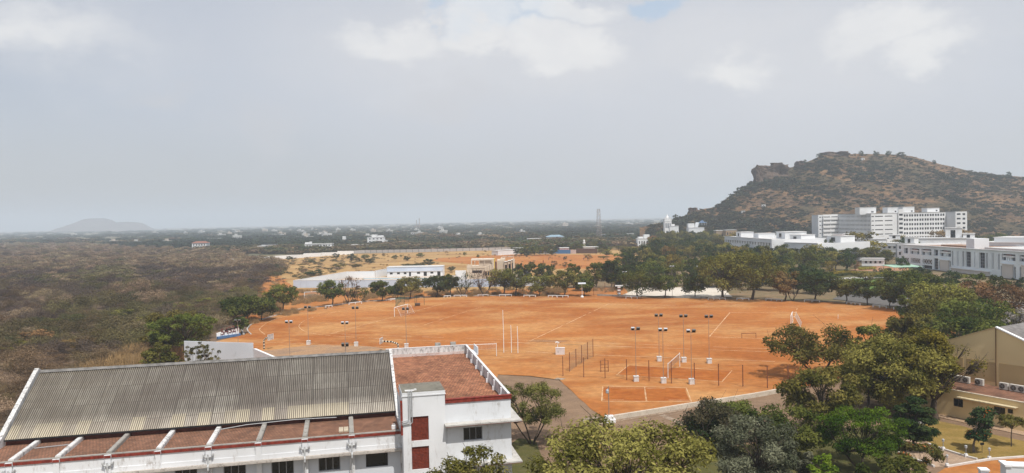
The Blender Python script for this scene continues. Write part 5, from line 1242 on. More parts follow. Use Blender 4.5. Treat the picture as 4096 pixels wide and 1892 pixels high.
# institute along the road on the right: long shaded façade
IP0, IP1 = Vector((176.5, 343, 0)), Vector((178.5, 232, 0)); Id = (IP1-IP0).normalized(); In = Vector((-Id.y, Id.x, 0))   # inward
ILen = (IP1-IP0).length
inst = Bld('institute', 'large pale grey-blue institute with deep window bays and tall glazing on the right', IP0, rz=math.atan2(Id.y, Id.x))
def iz(x, y):
    p = PL(3500+.23535*x, 960+.23535*y, IP0, In); return (p-IP0).dot(Id), p.z
def irect(x0, x1, y0, y1):
    xm, ym = (x0+x1)/2, (y0+y1)/2
    a, b = iz(x0, ym)[0], iz(x1, ym)[0]; return (a, b, max(.1, iz(xm, y1)[1]), iz(xm, y0)[1])
IZ = 9.7
deep = [irect(*q) for q in ((492, 558, 135, 228), (600, 752, 145, 240), (790, 957, 155, 258), (1000, 1072, 165, 265), (1100, 1290, 175, 280), (2150, 2385, 240, 350))]
deep.append((irect(2455, 2533, 255, 345)[0], irect(2455, 2533, 255, 345)[0]+7, deep[-1][2], deep[-1][3]))
low = [irect(*q) for q in ((515, 575, 305, 385), (608, 770, 312, 392), (805, 972, 330, 408), (1002, 1074, 312, 568), (1090, 1113, 350, 545), (1263, 1290, 360, 490), (2140, 2170, 440, 640), (2352, 2390, 455, 660), (2458, 2500, 460, 680))]
tall = [irect(*q) for q in ((1305, 1330, 185, 435), (1485, 1515, 195, 450), (1540, 1630, 200, 458), (1770, 1870, 215, 478), (1885, 1915, 220, 482), (2090, 2120, 235, 503))]
slit = [irect(*q) for q in ((1391, 1403, 188, 442), (1410, 1421, 188, 442), (1688, 1701, 205, 465), (1984, 1997, 225, 490), (2006, 2019, 226, 492))]
openb = [irect(*q) for q in ((608, 768, 425, 480), (806, 970, 430, 500))]
openb = [(a, b, .1, d) for a, b, c, d in openb]
gl = [irect(1480, 1650, 535, 575)]
allh = deep+low+tall+slit+openb
mb = MB(); mb.wall((0, 0), (ILen, 0), 0, IZ, allh, 1.0); mb.build('wall', GREYBLUE, inst.o)
def iwin(q, nx, ny, glass, inset): window(inst.o, (0, 0), (1, 0), *q, nx=nx, ny=ny, glass=glass, frame=STEEL, inset=inset, fw_=.09)
for i, q in enumerate(deep):
    iwin(q, max(2, int((q[1]-q[0])/1.6)), 2, DARKBLUE, .85)
    if q[1]-q[0] > 6:
        w_ = q[1]-q[0]; m = (q[0]+q[1])/2; zt = q[3]
        mb = MB(); mb.box(q[0]+.6, -.05, zt-1.15, q[1]-.6, .75, zt-.55); mb.build('white_hood', WH, inst.o)
        mb = MB(); mb.box(m-1.2, .05, zt-.5, m+1.2, .5, zt-.2); mb.build('red_panel', REDPAINT, inst.o)
        for k in (-1.1, 0, 1.1): mb = MB(); mb.box(m+k-.3, .1, q[2], m+k+.3, .8, zt-1.153); mb.build('fin', GREYBLUE, inst.o)
for i, q in enumerate(low):
    if i in (1, 2, 0):
        mb = MB(); a = q; n = max(2, int((a[1]-a[0])/1.5)); st = (a[1]-a[0])/n
        for k in range(n):
            mb.bar((a[0]+k*st, .2, a[2]), (a[0]+(k+1)*st, .2, a[3]), .14); mb.bar((a[0]+k*st, .24, a[3]), (a[0]+(k+1)*st, .24, a[2]), .14)
        mb.build('lattice_railing', WH, inst.o)
        mb = MB(); mb.box(a[0], .9, a[2], a[1], .95, a[3]); mb.build('recess', plain('brown_recess', L(.13, .09, .075), .9), inst.o)
    else: iwin(q, 1, max(3, int(q[3]-q[2])), DARKBLUE, .5)
for q in tall: iwin(q, 3 if q[1]-q[0] > 3 else 1, 5, DARKBLUE, .6)
for q in slit: mb = MB(); mb.box(q[0], .7, q[2], q[1], .75, q[3]); mb.build('slot', GREYPAINT, inst.o)
for q in openb: mb = MB(); mb.box(q[0], .95, q[2], q[1], .99, q[3]); mb.build('recess', DARK, inst.o)
# lower projecting bays in warm white
for (x0, x1, y0) in ((1118, 1262, 335), (1305, 1950, 500), (2172, 2352, 405), (2500, 2700, 420)):
    a, zz = iz(x0, y0); b = min(iz(min(x1, 2533), y0)[0]+(8 if x1 > 2533 else 0), ILen-.5)
    zz = iz((x0+min(x1, 2533))/2, y0+10)[1]
    mb = MB(); mb.box(a, -.35, 0, b, -.003, zz); mb.build('projecting_bay', stained('warm_white_panel', L(.64, .60, .57), L(.4, .36, .33), .4, .3), inst.o)
    mb = MB(); mb.box(a-.3, -.8, zz+.003, b+.3, -.003, zz+.3); mb.build('sunshade', WH, inst.o)
inst.face((ILen, 0), (ILen, 30), 0, IZ, [], WH); inst.face((0, 30), (0, 0), 0, IZ, [], WHS)
inst.slab([(.02, .02), (ILen-.02, .02), (ILen-.02, 34), (.02, 34)], IZ-.7, IZ-.5, plain('brown_roof_screed', L(.34, .22, .16), .95, .3, .3))
mb = MB(); mb.box(-.2, -.5, IZ+.003, ILen, .25, IZ+.22); mb.build('coping', WHS, inst.o); mb = MB(); mb.box(-.2, .253, IZ-.49, .2, 34, IZ+.2); mb.build('coping', WH, inst.o)
sa, _ = iz(1520, 130); p = PL(3865, 990, IP0+In*7, In); s0 = (p-IP0).dot(Id); p = PL(3897, 990, IP0+In*7, In); s1 = (p-IP0).dot(Id)
inst.block(s0, 7, s1, 13, IZ-.48, IZ+3.6, WHS, 'tank_room'); inst.block(s1+8, 6, s1+40, 28, IZ-.48, IZ+.5, ROOFW, 'raised_roof')
inst.block(s0-26, 12, s0-6, 20, IZ-.48, IZ+.1, plain('brown_screed', L(.36, .23, .16), .95, .3), 'raised_roof')
# white stair end on the far side
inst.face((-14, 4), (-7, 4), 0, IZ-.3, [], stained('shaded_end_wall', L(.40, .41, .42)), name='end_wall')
eh = [(1.5, 3.2, z, z+1.4) for z in (1.5, 4.8, 7.6)]
inst.face((-14, 22), (-14, 4), 0, IZ-.3, [], WHS, name='end_wall'); inst.slab([(-14, 4.02), (0, 4.02), (0, 22), (-14, 22)], IZ-.6, IZ-.4, ROOFW, 'end_roof')
inst.face((-7, 1), (-.02, 1), 0, IZ, eh, WH, .5, name='end_wall'); inst.face((-7, 4), (-7, 1), 0, IZ, [], WHS, name='end_wall')
for z in (3.2, 6.4): inst.block(-5.6, .2, -3.2, .99, z, z+.2, WH, 'sunshade')
# garden in front of the institute
GS = lambda pts, nm, mat, z=-.1, amp=1.: sheet(nm, GT(pts), z, mat, amp, 4)
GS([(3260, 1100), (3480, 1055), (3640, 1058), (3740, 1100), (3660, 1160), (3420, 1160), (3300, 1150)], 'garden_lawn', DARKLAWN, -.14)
GS([(3390, 1080), (3520, 1060), (3620, 1062), (3640, 1080), (3500, 1084)], 'garden_earth', soil('garden_red_earth', L(.36, .19, .11), L(.28, .15, .09), L(.42, .24, .15)), -.11)
GS([(3310, 1116), (3430, 1104), (3530, 1108), (3530, 1114), (3420, 1112), (3320, 1124)], 'garden_path', plain('garden_paving', L(.42, .40, .38), .9), -.10)
GS([(3400, 1112), (3490, 1110), (3550, 1130), (3540, 1160), (3480, 1158)], 'garden_turf', GREENLAWN, -.105)
def hedge(pts, w_, hh, mat, lb, nm='hedge', seed=0):
    r2 = np.random.default_rng(seed); C, Rr = [], []
    P = GT(pts)
    for i in range(len(P)-1):
        n = max(1, int((P[i+1]-P[i]).length/(w_*.6)))
        for k in range(n): q = P[i].lerp(P[i+1], k/n); C.append((q.x, q.y, hh*.5)); Rr.append(w_*.55)
    me = leaves_mesh(nm, r2, C, Rr, min(2600, 90*len(C)), .4, .6, mat, squash=hh/w_, shell=(.8, 1.05)); o = link(nm, me); tag(o, lb, 'hedge', 'clipped garden hedges'); return o
YL = leafmat('hedge_yellow', L(.20, .17, .02), L(.34, .28, .03)); GL = leafmat('hedge_green', L(.04, .06, .015), L(.08, .10, .03))
hedge([(3322, 1100), (3380, 1092), (3438, 1096)], 2.0, 1.1, YL, 'long golden clipped hedge at the back left of the garden', seed=1); hedge([(3330, 1106), (3390, 1100), (3440, 1101)], 1.6, .8, GL, 'dark green hedge in front of the golden one', seed=2)
hedge([(3440, 1080), (3508, 1076)], 1.6, 1.1, YL, 'short golden hedge on the red garden earth', seed=3); hedge([(3500, 1100), (3600, 1096)], 1.4, .9, YL, 'golden hedge before the green canopy', seed=4); hedge([(3500, 1110), (3610, 1104)], 1.4, .8, GL, 'long green hedge at the front of the garden', seed=5)
for i, (x, y, lb) in enumerate(((3384, 1088, 'round clipped bush above the golden hedge'), (3500, 1090, 'clipped bush left on the red garden earth'), (3522, 1084, 'clipped bush in the middle of the red garden earth'), (3527, 1093, 'clipped bush in front of the middle one'), (3555, 1084, 'clipped bush nearest the green canopy'), (3563, 1100, 'golden round bush before the green canopy'))):
    p = G(x, y); me = leaves_mesh('topiary', np.random.default_rng(40+i), [(0, 0, .8)], [.95], 160, .35, .6, YL if i == 5 else GL, shell=(.85, 1.02)); tag(link('topiary', me, None, (p.x, p.y, -.1)), lb, 'bush', 'clipped garden bushes')
p = G(3608, 1090); t = empty('shade_canopy', (p.x, p.y, 0), .05, 'pale green flat canopy on posts in the garden by the institute', 'canopy')
mb = MB(); mb.obox((0, 0, 2.7), (6., 4.5, .06), (1, 0, 0), (0, 1, .05), (0, -.05, 1)); mb.build('roof', plain('pale_green_sheet', L(.33, .50, .38), .6, .1), t)
for a in (-5.5, 5.5):
    for b in (-4, 4): mb = MB(); mb.box(a-.06, b-.06, 0, a+.06, b+.06, 2.68); mb.build('post', STEEL, t)
p = Vector((40, 0, 0)); c = D(3747, 1200, 190)
t = empty('parked_car', (c.x, 190, .0), .2, 'white car whose roof shows between the trees by the campus road', 'car')
mb = MB(); prof = [(-2.0, .35), (-2.0, .8), (-1.3, .95), (1.2, .95), (2.0, .85), (2.05, .35)]; n = len(prof)
mb.v = [(x, -.82, z) for x, z in prof]+[(x, .82, z) for x, z in prof]; mb.f = [tuple(range(n)), tuple(range(2*n-1, n-1, -1))]+[(i, n+i, n+(i+1) % n, (i+1) % n) for i in range(n)]; mb.build('body', plain('car_white', L(.75, .75, .76), .25, .05, 1, .5), t)
mb = MB(); mb.v = [(-1.25, -.75, .952), (1.0, -.75, .952), (.35, -.62, 1.42), (-.9, -.62, 1.42), (-1.25, .75, .952), (1.0, .75, .952), (.35, .62, 1.42), (-.9, .62, 1.42)]; mb.f = [(0, 1, 2, 3), (7, 6, 5, 4), (1, 5, 6, 2), (0, 3, 7, 4)]; mb.build('windows', GLASS, t)
mb = MB(); mb.box(-.95, -.64, 1.423, .38, .64, 1.46); mb.build('car_roof', MATS['car_white'], t)
for a in (-1.25, 1.3):
    for b in (-.8, .8): mb = MB(); mb.tube([(a, b-.1, .31), (a, b+.1, .31)], .31, 14); mb.build('wheel', BLACKP, t)
# ------------------------------------------------------------------ swimming pool compound
def wallrun(name, label, pts, tops, mat, th=.25, cat='wall', post=0, postmat=None, cop=None, z0=-.2, group=None):
    """a wall through ground points with a top height at each point; panels as one mesh, posts as parts"""
    base = pts[0]; t = empty(name, (base.x, base.y, 0), 0, label, cat, group); mb = MB(); cp = MB()
    for i in range(len(pts)-1):
        a, b = pts[i]-base, pts[i+1]-base; a.z = b.z = 0; d = (b-a).normalized(); n = Vector((-d.y, d.x, 0))*th/2; k = len(mb.v)
        mb.v += [tuple(v) for v in (a-n+Vector((0, 0, z0)), b-n+Vector((0, 0, z0)), b+n+Vector((0, 0, z0)), a+n+Vector((0, 0, z0)), a-n+Vector((0, 0, tops[i])), b-n+Vector((0, 0, tops[i+1])), b+n+Vector((0, 0, tops[i+1])), a+n+Vector((0, 0, tops[i])))]
        mb.f += [tuple(k+q for q in f) for f in ((4, 5, 6, 7), (0, 1, 5, 4), (1, 2, 6, 5), (2, 3, 7, 6), (3, 0, 4, 7))]
        if cop: cp.bar(a+Vector((0, 0, tops[i]+.06)), b+Vector((0, 0, tops[i+1]+.06)), th+.12, .1)
    mb.build('panel', mat, t)
    if cop: cp.build('coping', cop, t)
    if post:
        pm = None; c = 0
        for i in range(len(pts)-1):
            a, b = pts[i]-base, pts[i+1]-base; n = max(1, int((b-a).length/post))
            for k in range(n+1 if i == len(pts)-2 else n):
                if c >= 100: break
                q = a.lerp(b, k/n); h_ = tops[i]+(tops[i+1]-tops[i])*k/n
                m = MB(); m.rbox(0, 0, z0, .36, th+.16, h_-z0+.1, math.atan2((b-a).y, (b-a).x)); o = m.build('post', postmat or mat, t, (q.x, q.y, 0)); c += 1
    return t
PC = G(1176, 1150); PR = G(1887, 1147); PE = G(2214, 1142)
WZ = 2.75
wallrun('pool_wall', 'long pale blue front wall of the pool compound behind the row of trees', [PC, PR], [WZ, WZ], PALEBLUE, .3, post=5.2, cop=CLEAN)
B1 = G(1388, 1087, WZ); B2 = G(1499, 1085, WZ); B1.z = B2.z = 0
wallrun('pool_wall', 'bright white back wall of the pool compound', [PC+Vector((.4, .5, 0)), B1, B2], [WZ, WZ, WZ], WH, .3, cop=CLEAN)
B3 = D(1550, 1000, 352)
wallrun('pool_wall', 'short white wall between the pool back wall and the pool house', [B2+Vector((.2, .4, 0)), Vector((B3.x, 352, 0))], [2.9, 3.2], WH, .3, cop=CLEAN)
a, b = G(2086, 1143), PE; wallrun('stained_wall', 'white wall with black mould streaks right of the arch', [a, b], [3.05, 3.05], stained('mouldy_white', L(.56, .58, .62), L(.04, .04, .045), .95, .9, .44), .3, cop=CLEAN)
a, b = PR, G(2086, 1143); wallrun('pool_wall', 'continuing pale blue wall in front of the cream house', [a+Vector((.3, 0, 0)), b-Vector((.3, 0, 0))], [WZ+.1, WZ+.1], stained('blue_mould', L(.42, .48, .60), L(.07, .08, .1), .8, .8, .47), .3)
deck = [PC+Vector((1, 1, 0)), PR+Vector((-1, 2, 0)), Vector((PR.x, 345, 0)), Vector((B2.x, 344, 0)), B1+Vector((1, -1, 0))]
sheet('pool_deck', deck, -.02, plain('beige_deck', L(.55, .46, .38), .9, .15))
sheet('pool_water', [G(1450, 1116), G(1825, 1115), G(1800, 1111.5), G(1455, 1112)], .01, plain('pool_blue', L(.06, .34, .48), .08, .15, .5, .5))
ph = Bld('pool_house', 'long flat-roofed pool house, pale blue above and white below, with dark openings', D(1549, 1107, 343)*1.0)
ph.o.location.z = 0
PW = D(1772, 1100, 343).x-D(1549, 1100, 343).x; PH_ = zat(1660, 1068, 343)
def pwx(zx): return D(1000+.504*zx, 1100, 343).x-ph.org.x
hh = [(pwx(a), pwx(b), 1.05, 2.0) for a, b in ((1110, 1133), (1167, 1190), (1220, 1242), (1325, 1350), (1432, 1456))]+[(pwx(a), pwx(b), 0.05, 2.05) for a, b in ((1262, 1278), (1378, 1404), (1486, 1512))]
ph.face((0, 0), (PW, 0), -.2, 2.4, hh, WH, .2, frame=GREYPAINT)
ph.face((-.05, -.35), (PW+.05, -.35), 2.4, PH_, [], PALEBLUE, name='upper_band'); ph.slab([(-.05, -.35), (PW+.05, -.35), (PW+.05, 0), (-.05, 0)], 2.3, 2.397, WH, 'soffit')
ph.face((-.05, 8), (-.05, -.35), -.2, PH_, [], WH); ph.face((PW+.05, -.35), (PW+.05, 8), -.2, PH_, [], WH, name='side_wall')
ph.slab([(-.2, -.5), (PW+.2, -.5), (PW+.2, 8), (-.2, 8)], PH_+.003, PH_+.2, ROOFW); ph.done()
a = D(1822, 1100, 322); b = D(1864, 1100, 322); wallrun('gate_wall', 'white box-like wall panel left of the cream house', [Vector((a.x, 322, 0)), Vector((b.x, 322, 0))], [zat(1840, 1082, 322)]*2, WH, 1.0)
# cream two-storey house with an open roof frame
D0 = 318
def cx(rx, d=D0): return D(1850+.23535*rx, 1100, d).x
def cz(ry, d=D0, rx=400): return zat(1850+.23535*rx, 960+.23535*ry, d)
O_ = Vector((cx(75), D0, 0)); ch = Bld('cream_house', 'cream two-storey house with an open roof frame and a yellow-edged pillar', O_)
X = lambda rx, d=D0: cx(rx, d)-O_.x
zb, zt = cz(440), cz(345)
ch.face((X(75), 0), (X(380), 0), -.2, zb, [(X(165), X(330), cz(560), cz(512))], CREAM, .6, frame=plain('brown_frame', L(.10, .07, .05)), nx=3, ny=2)
ch.face((0, 14), (0, 0), -.2, zb, [], CREAM); ch.slab([(0, .02), (X(510), .02), (X(510), 14), (0, 14)], zb-.5, zb-.35, CREAM, 'terrace')
for (a_, b_, y_) in ((75, 155, 0), (155, 380, -.12)): mb = MB(); mb.box(X(a_)+.02, y_-.1, zb-.9, X(b_), y_+.1, zb+.1+(.25 if a_ == 75 else 0)); mb.build('parapet', CREAM, ch.o)
mb = MB()
for q in range(3): mb.box(X(95)+q*.55, -.13, zb+.4, X(95)+q*.55+.1, -.05, zb+.75)
mb.box(X(85), -.14, zb+.753, X(150), -.04, zb+.85); mb.build('railing', CREAM, ch.o)
# open frame
mb = MB(); mb.box(X(150), -.3, zt, X(510), .5, zt+.35); mb.box(X(150), .503, zt, X(150)+.4, 9, zt+.3); mb.build('roof_beam', CREAM, ch.o)
for a_ in (150, 210, 285, 375, 492):
    mb = MB(); mb.box(X(a_), -.25, zb+.11, X(a_)+(.42 if a_ in (150, 492) else .22), .2, zt-.003); mb.build('frame_post', CREAM, ch.o)
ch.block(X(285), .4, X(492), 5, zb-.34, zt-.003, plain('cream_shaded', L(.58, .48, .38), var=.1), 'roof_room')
mb = MB(); mb.box(X(150), .6, zt+.36, X(545), 6.5, zt+.55); o = mb.build('roof_slab', plain('cream_slab', L(.66, .60, .52), var=.1), ch.o)
# balcony bays stepping to the right
for i, (a_, b_) in enumerate(((380, 425), (428, 465), (468, 508))):
    zz = cz(445-i*16)
    mb = MB(); mb.box(X(a_), -1.4-.5*i, cz(525), X(b_), .0, zz); mb.build('balcony', CREAM, ch.o)
    mb = MB(); mb.box(X(a_)+.15, -1.45-.5*i, cz(600), X(b_)-.15, -1.2-.5*i, cz(530)); mb.build('window', GLASS, ch.o)
    mb = MB(); mb.box(X(a_), -1.3-.5*i, -.1, X(a_)+.3, -.9, cz(527)); mb.build('pillar', CREAM, ch.o)
mb = MB(); mb.box(X(512), -2.9, -.2, X(545), 3, cz(318)); f_ = mb.build('tall_pillar', CREAM, ch.o)
mb = MB(); mb.box(X(545)+.003, -2.92, -.2, X(558), 3.02, cz(316)); mb.build('yellow_edge', YELLOWPAINT, f_)
mb = MB(); mb.box(X(559), -2.6, .1, X(584), 2, cz(372)); mb.build('brown_screen', plain('brown_screen', L(.15, .07, .05), .8), ch.o)
# right wing with tall window bays
D2 = 322; zr = cz(345, D2, 700)
mb = MB(); mb.box(X(590, D2), 4, -.2, X(715, D2), 16, zr); mb.box(X(650, D2), 5, zr+.003, X(730, D2), 12, zr+.7); mb.build('wing_wall', CREAM, ch.o)
for i in range(3):
    a_, b_ = 715+i*60, 715+(i+1)*60-6; y_ = 3.2-i*1.1; zz = cz(368-i*16, D2, 760)
    mb = MB(); mb.wall((X(a_, D2), y_), (X(b_, D2), y_), -.2, zz, [(.25, X(b_, D2)-X(a_, D2)-.3, .9, zz-1.3)], .8); mb.box(X(a_, D2), y_+.9, -.2, X(b_, D2), 14, zz-.2); mb.build('bay', CREAM, ch.o)
    mb = MB(); mb.box(X(a_, D2)+.2, y_+.7, .9, X(b_, D2)-.25, y_+.75, zz-1.3); mb.build('window', GLASS, ch.o)
    mb = MB(); mb.box(X(a_, D2)-.1, y_-.25, zz+.003, X(b_, D2)+.1, y_+.9, zz+.18); mb.build('coping', CLEAN, ch.o)
mb = MB(); mb.box(X(862, D2), 0, -.2, X(890, D2), 2, cz(312, D2, 870)); mb.build('pillar', CREAM, ch.o); ch.done()
# arch gate
a = D(1850+.23535*1035, 1100, 300); b = D(1850+.23535*1140, 1100, 300); w_ = b.x-a.x; zt_ = zat(2110, 1088, 300)
t = empty('entrance_arch', (a.x, 300, 0), 0, 'white entrance arch with a pointed gable beside the cream house', 'arch')
for s in (0, w_-.7): mb = MB(); mb.box(s, -.35, -.2, s+.7, .35, zt_-1.0); mb.build('pillar', CLEAN, t)
mb = MB(); n = len(prof := [(-.3, zt_-1.0), (w_+.3, zt_-.75), (w_+.3, zt_-.1), (w_*.8, zt_+.0), (w_*.55, zt_+.7), (w_*.3, zt_-.25), (-.3, zt_-.45)])
mb.v = [(x, -.45, z) for x, z in prof]+[(x, .45, z) for x, z in prof]; mb.f = [tuple(range(n)), tuple(range(2*n-1, n-1, -1))]+[(i, n+i, n+(i+1) % n, (i+1) % n) for i in range(n)]; mb.build('gable', CLEAN, t)
mb = MB(); mb.box(w_*.3, -.5, zt_-.72, w_*.72, -.46, zt_-.45); mb.build('name_plate', DARK, t)
mb = MB(); a2 = D(1850+.23535*885, 1100, 300); mb.box(a2.x-a.x, -.2, -.2, -.72, .2, zt_-.6); mb.build('side_wall', CREAM, t)

# boundary walls across the dry field
P = [(1000, 1042), (1020, 1041), (1060, 1040), (1062, 1039.), (1110, 1036), (1160, 1034), (1215, 1030), (1216, 1029), (1285, 1025), (1287, 1024), (1350, 1020), (1352, 1019), (1415, 1016)]
pts = GT([(916, 1042)]+P); wallrun('boundary_wall', 'stepped bright white boundary wall across the dry field', pts, [1.2, 1.5, 1.6, 1.8, 2.3, 2.3, 2.5, 2.2, 2.9, 2.6, 2.6, 2.3, 2.9, 2.5], CLEAN, .3)
pts = GT([(1416, 1013), (1460, 1011), (1600, 1009), (1800, 1005), (2058, 999)]); wallrun('panel_wall', 'long grey precast panel wall with evenly spaced posts along the far field edge', pts, [2.2]*5, plain('grey_precast', L(.46, .42, .40), .9, .2), .15, post=4.8, postmat=plain('dark_precast_post', L(.15, .135, .125)))
a, b = G(1992, 1021), G(2108, 1014); sh = Bld('white_shed', 'long low white shed at the end of the grey panel wall', a, rz=math.atan2((b-a).y, (b-a).x)); LN = (b-a).length
sh.face((0, 0), (LN*.68, 0), -.2, 3.1, [], WH); sh.slab([(-.2, -.2), (LN*.68, -.2), (LN*.68, 7), (-.2, 7)], 3.103, 3.3, ROOFW); sh.face((0, 7), (0, 0), -.2, 3.1, [], WH); sh.face((LN*.68+.003, .4), (LN, .4), -.2, 4.2, [(LN*.2, LN*.25, 2.7, 3.5)], WH); sh.slab([(LN*.68, .3), (LN, .3), (LN, 6), (LN*.68, 6)], 4.203, 4.35, ROOFW); sh.done()
for (x0, x1, y, hgt, mt, lb) in ((2150, 2205, 1015, 2.0, GREYPAINT, 'grey wall under the palms, left of the blue one'), (2206, 2282, 1014, 2.6, plain('bright_blue_wall', L(.05, .17, .38), .7), 'bright blue wall below the pink house'), (2283, 2304, 1014, 2.6, PINK, 'short pinkish grey wall right of the blue one'), (2305, 2388, 1013, 3.4, plain('dark_brick', L(.115, .065, .05), .9), 'dark brown brick wall under the minaret')):
    wallrun('village_wall', lb, [G(x0, y), G(x1, y)], [hgt, hgt], mt, .3)
# ------------------------------------------------------------------ houses of the plain
def house(x0, x1, ybase, ytop, label, mat=None, rows=1, n=4, roof='flat', roofmat=None, depth_=9, extra=(), d=None, group=None, cat='house', name='house', tilt=0., hs=1.):
    a = G(x0, ybase) if d is None else D(x0, 1000, d); dd = a.y; b = D(x1, 1000, dd); W_ = b.x-a.x; zt = max(2.6, zat((x0+x1)/2, ytop, dd))
    bb = Bld(name, label, (a.x, dd, 0), cat, group, tilt); mat = mat or WH; st = zt/rows
    hol = holes_grid(W_*.04, W_*.96, n, [st*k+st*.30 for k in range(rows)], W_/n*.42, st*.40)
    bb.face((0, 0), (W_, 0), -.5, zt, hol, mat, .4); bb.face((0, depth_), (0, 0), -.5, zt, [], mat); bb.face((W_, 0), (W_, depth_), -.5, zt, [], mat, name='side_wall')
    if roof == 'flat': bb.slab([(-.3, -.3), (W_+.3, -.3), (W_+.3, depth_), (-.3, depth_)], zt+.003, zt+.35, roofmat or ROOFW)
    else:
        mb = MB(); r_ = zt+W_*.06+.8
        mb.poly([(-.6, -.6, zt), (W_+.6, -.6, zt), (W_-depth_*.3, depth_/2, r_), (depth_*.3, depth_/2, r_)]); mb.poly([(W_+.6, -.6, zt), (W_+.6, depth_+.6, zt), (W_-depth_*.3, depth_/2, r_)]); mb.poly([(-.6, depth_+.6, zt), (-.6, -.6, zt), (depth_*.3, depth_/2, r_)]); mb.poly([(W_+.6, depth_+.6, zt), (-.6, depth_+.6, zt), (depth_*.3, depth_/2, r_), (W_-depth_*.3, depth_/2, r_)])
        mb.build('roof', roofmat, bb.o)
    for (f0, f1, e) in extra:
        mb = MB(); mb.box(W_*f0, depth_*.15, zt+.353 if roof == 'flat' else zt+.2, W_*f1, depth_*.8, zt+e); mb.build('rooftop_room', mat, bb.o)
    bb.done(); return bb
REDROOF = plain('red_tile_roof', L(.30, .13, .09), .8)
house(768, 826, 992, 972, 'white two-storey house with red hipped roof at the far edge of the scrub', rows=2, n=5, roof='hip', roofmat=REDROOF, d=760)
house(1219, 1327, 1000, 976, 'long white two-storey building beyond the white boundary wall', rows=2, n=9, extra=((0, .14, 1.6), (.16, .2, 2.2)), d=690)
house(1470, 1536, 992, 950, 'tall white three-storey house above the grey panel wall', rows=3, n=4, extra=((.25, .55, 3.), (.6, .95, 2.)), d=800)
house(1534, 1547, 992, 962, 'low wing right of the tall white house', rows=1, n=2, d=803, name='house_wing')
house(1340, 1394, 974, 967, 'low white house with a small roof tower left of the tall white house', rows=1, n=4, extra=((.55, .75, 6.),), d=900)
house(1650, 1682, 980, 962, 'small white house alone right of the tall white house', rows=2, n=3, d=930, extra=((.2, .6, 1.5),))
house(1404, 1438, 994, 980, 'unfinished brick house beside the tall white house', mat=plain('raw_brick', L(.34, .24, .18)), rows=2, n=3, d=700)
house(1440, 1470, 994, 979, 'pink-brown unfinished house left of the tall white house', mat=plain('pinkish_brick', L(.40, .28, .23)), rows=2, n=3, d=705)
house(1560, 1590, 995, 985, 'low tan shed right of the tall white house', mat=plain('tan_wall', L(.5, .40, .3)), n=3, d=690)
house(1030, 1060, 998, 985, 'little whitewashed shed at the left of the field beyond the scrub', n=2, d=700)
house(1046, 1100, 990, 978, 'dark-roofed low building left of the long white one', n=4, d=740, roofmat=plain('slate_roof', L(.06, .07, .10)))
house(880, 905, 1000, 992, 'tiny white hut right of the red-roofed house', n=2, d=720)
house(1182, 1250, 960, 947, 'pale beige long building in the dark woods', mat=plain('beige_far', L(.52, .46, .40)), n=6, d=1150, extra=((.5, .7, 5.),))
house(2187, 2258, 956, 947, 'blue-roofed white hall in front of the far woods', rows=1, n=8, roof='hip', roofmat=plain('blue_sheet_roof', L(.26, .38, .47), .5), d=800, depth_=16)
house(2110, 2166, 960, 955, 'low grey open shed left of the blue-roofed hall', mat=GREYPAINT, n=5, d=760)
house(2551, 2606, 975, 955, 'white modern house with a roof tower right of the mast', rows=1, n=5, extra=((.1, .45, 1.6), (.5, .9, 3.4)), d=640)
house(2240, 2276, 1010, 993, 'small pink house behind the blue wall', mat=plain('rose_wall', L(.58, .36, .38)), n=3, d=546)
house(2336, 2394, 1004, 989, 'white wall-like prayer hall right of the minaret', n=6, d=550)
house(2680, 2716, 925, 905, 'white low church hall joined to the white tower', rows=1, n=4, d=704, extra=((.3, .6, 2.),))
house(2756, 2818, 926, 911, 'white modern house at the foot of the hill', rows=1, n=4, extra=((.0, .4, 4.),), d=690)
house(2866, 2908, 940, 923, 'ruined ochre stone house at the foot of the hill', mat=plain('ochre_stone', L(.36, .27, .18)), rows=1, n=4, d=660)
house(2905, 2948, 938, 921, 'ochre brick house with dark openings at the foot of the hill', mat=plain('ochre_brick', L(.38, .27, .17)), rows=2, n=4, d=650)
house(2425, 2475, 945, 938, 'small house with a red roof behind the mast', mat=CREAM, n=4, roofmat=REDROOF, d=870); house(2410, 2424, 945, 938, 'blue hut right behind the mast', mat=plain('blue_hut', L(.08, .16, .35)), n=2, d=865); house(2512, 2536, 945, 935, 'pale round-roofed shed left of the white modern house', n=2, d=860)
# far villages: tiny and alike
rv = random.Random(5)
FAR_LB = {'w': 'tiny white house scattered over the hazy plain', 'b': 'tiny beige house scattered over the hazy plain', 'l': 'tiny long pale shed scattered over the hazy plain'}
def farhouse():
    tx = rv.uniform(-60, 2680); d = 1/rv.uniform(1/4200, 1/1050); k = rv.choice('wwwbl'); p = D(tx, 1000, d); W_ = rv.uniform(6, 12)*(2. if k == 'l' else 1)*(1+d/5000); hh = rv.choice((1.5, 3, 4.5))*(.6 if k == 'l' else 1)*(1+d/5000)
    o = empty('far_house', (p.x, d, 0), rv.uniform(-.5, .5), FAR_LB[k], 'house', 'tiny '+{'w': 'white', 'b': 'beige', 'l': 'long'}[k]+' houses of the hazy plain')
    m = {'w': plain('far_house_wall', L(.50, .50, .49), var=.1), 'b': plain('beige_far', L(.52, .46, .40)), 'l': plain('far_shed_wall', L(.44, .45, .46), var=.1)}[k]
    mb = MB(); mb.box(0, 0, -.5, W_, 9, hh+3); mb.box(W_*.2, 2, hh+3, W_*.5, 7, hh+5.5) if k != 'l' else None; mb.build('wall', m, o)
    mb = MB()
    for q in range(4): mb.box(W_*(.08+.23*q), -.06, hh*.5+2, W_*(.2+.23*q), -.003, hh*.5+3.4)
    mb.build('windows', GLASS, o); mb = MB(); mb.box(-.3, -.3, hh+3.003, W_*.19, 9.3, hh+3.3); mb.build('roof', ROOFW, o)
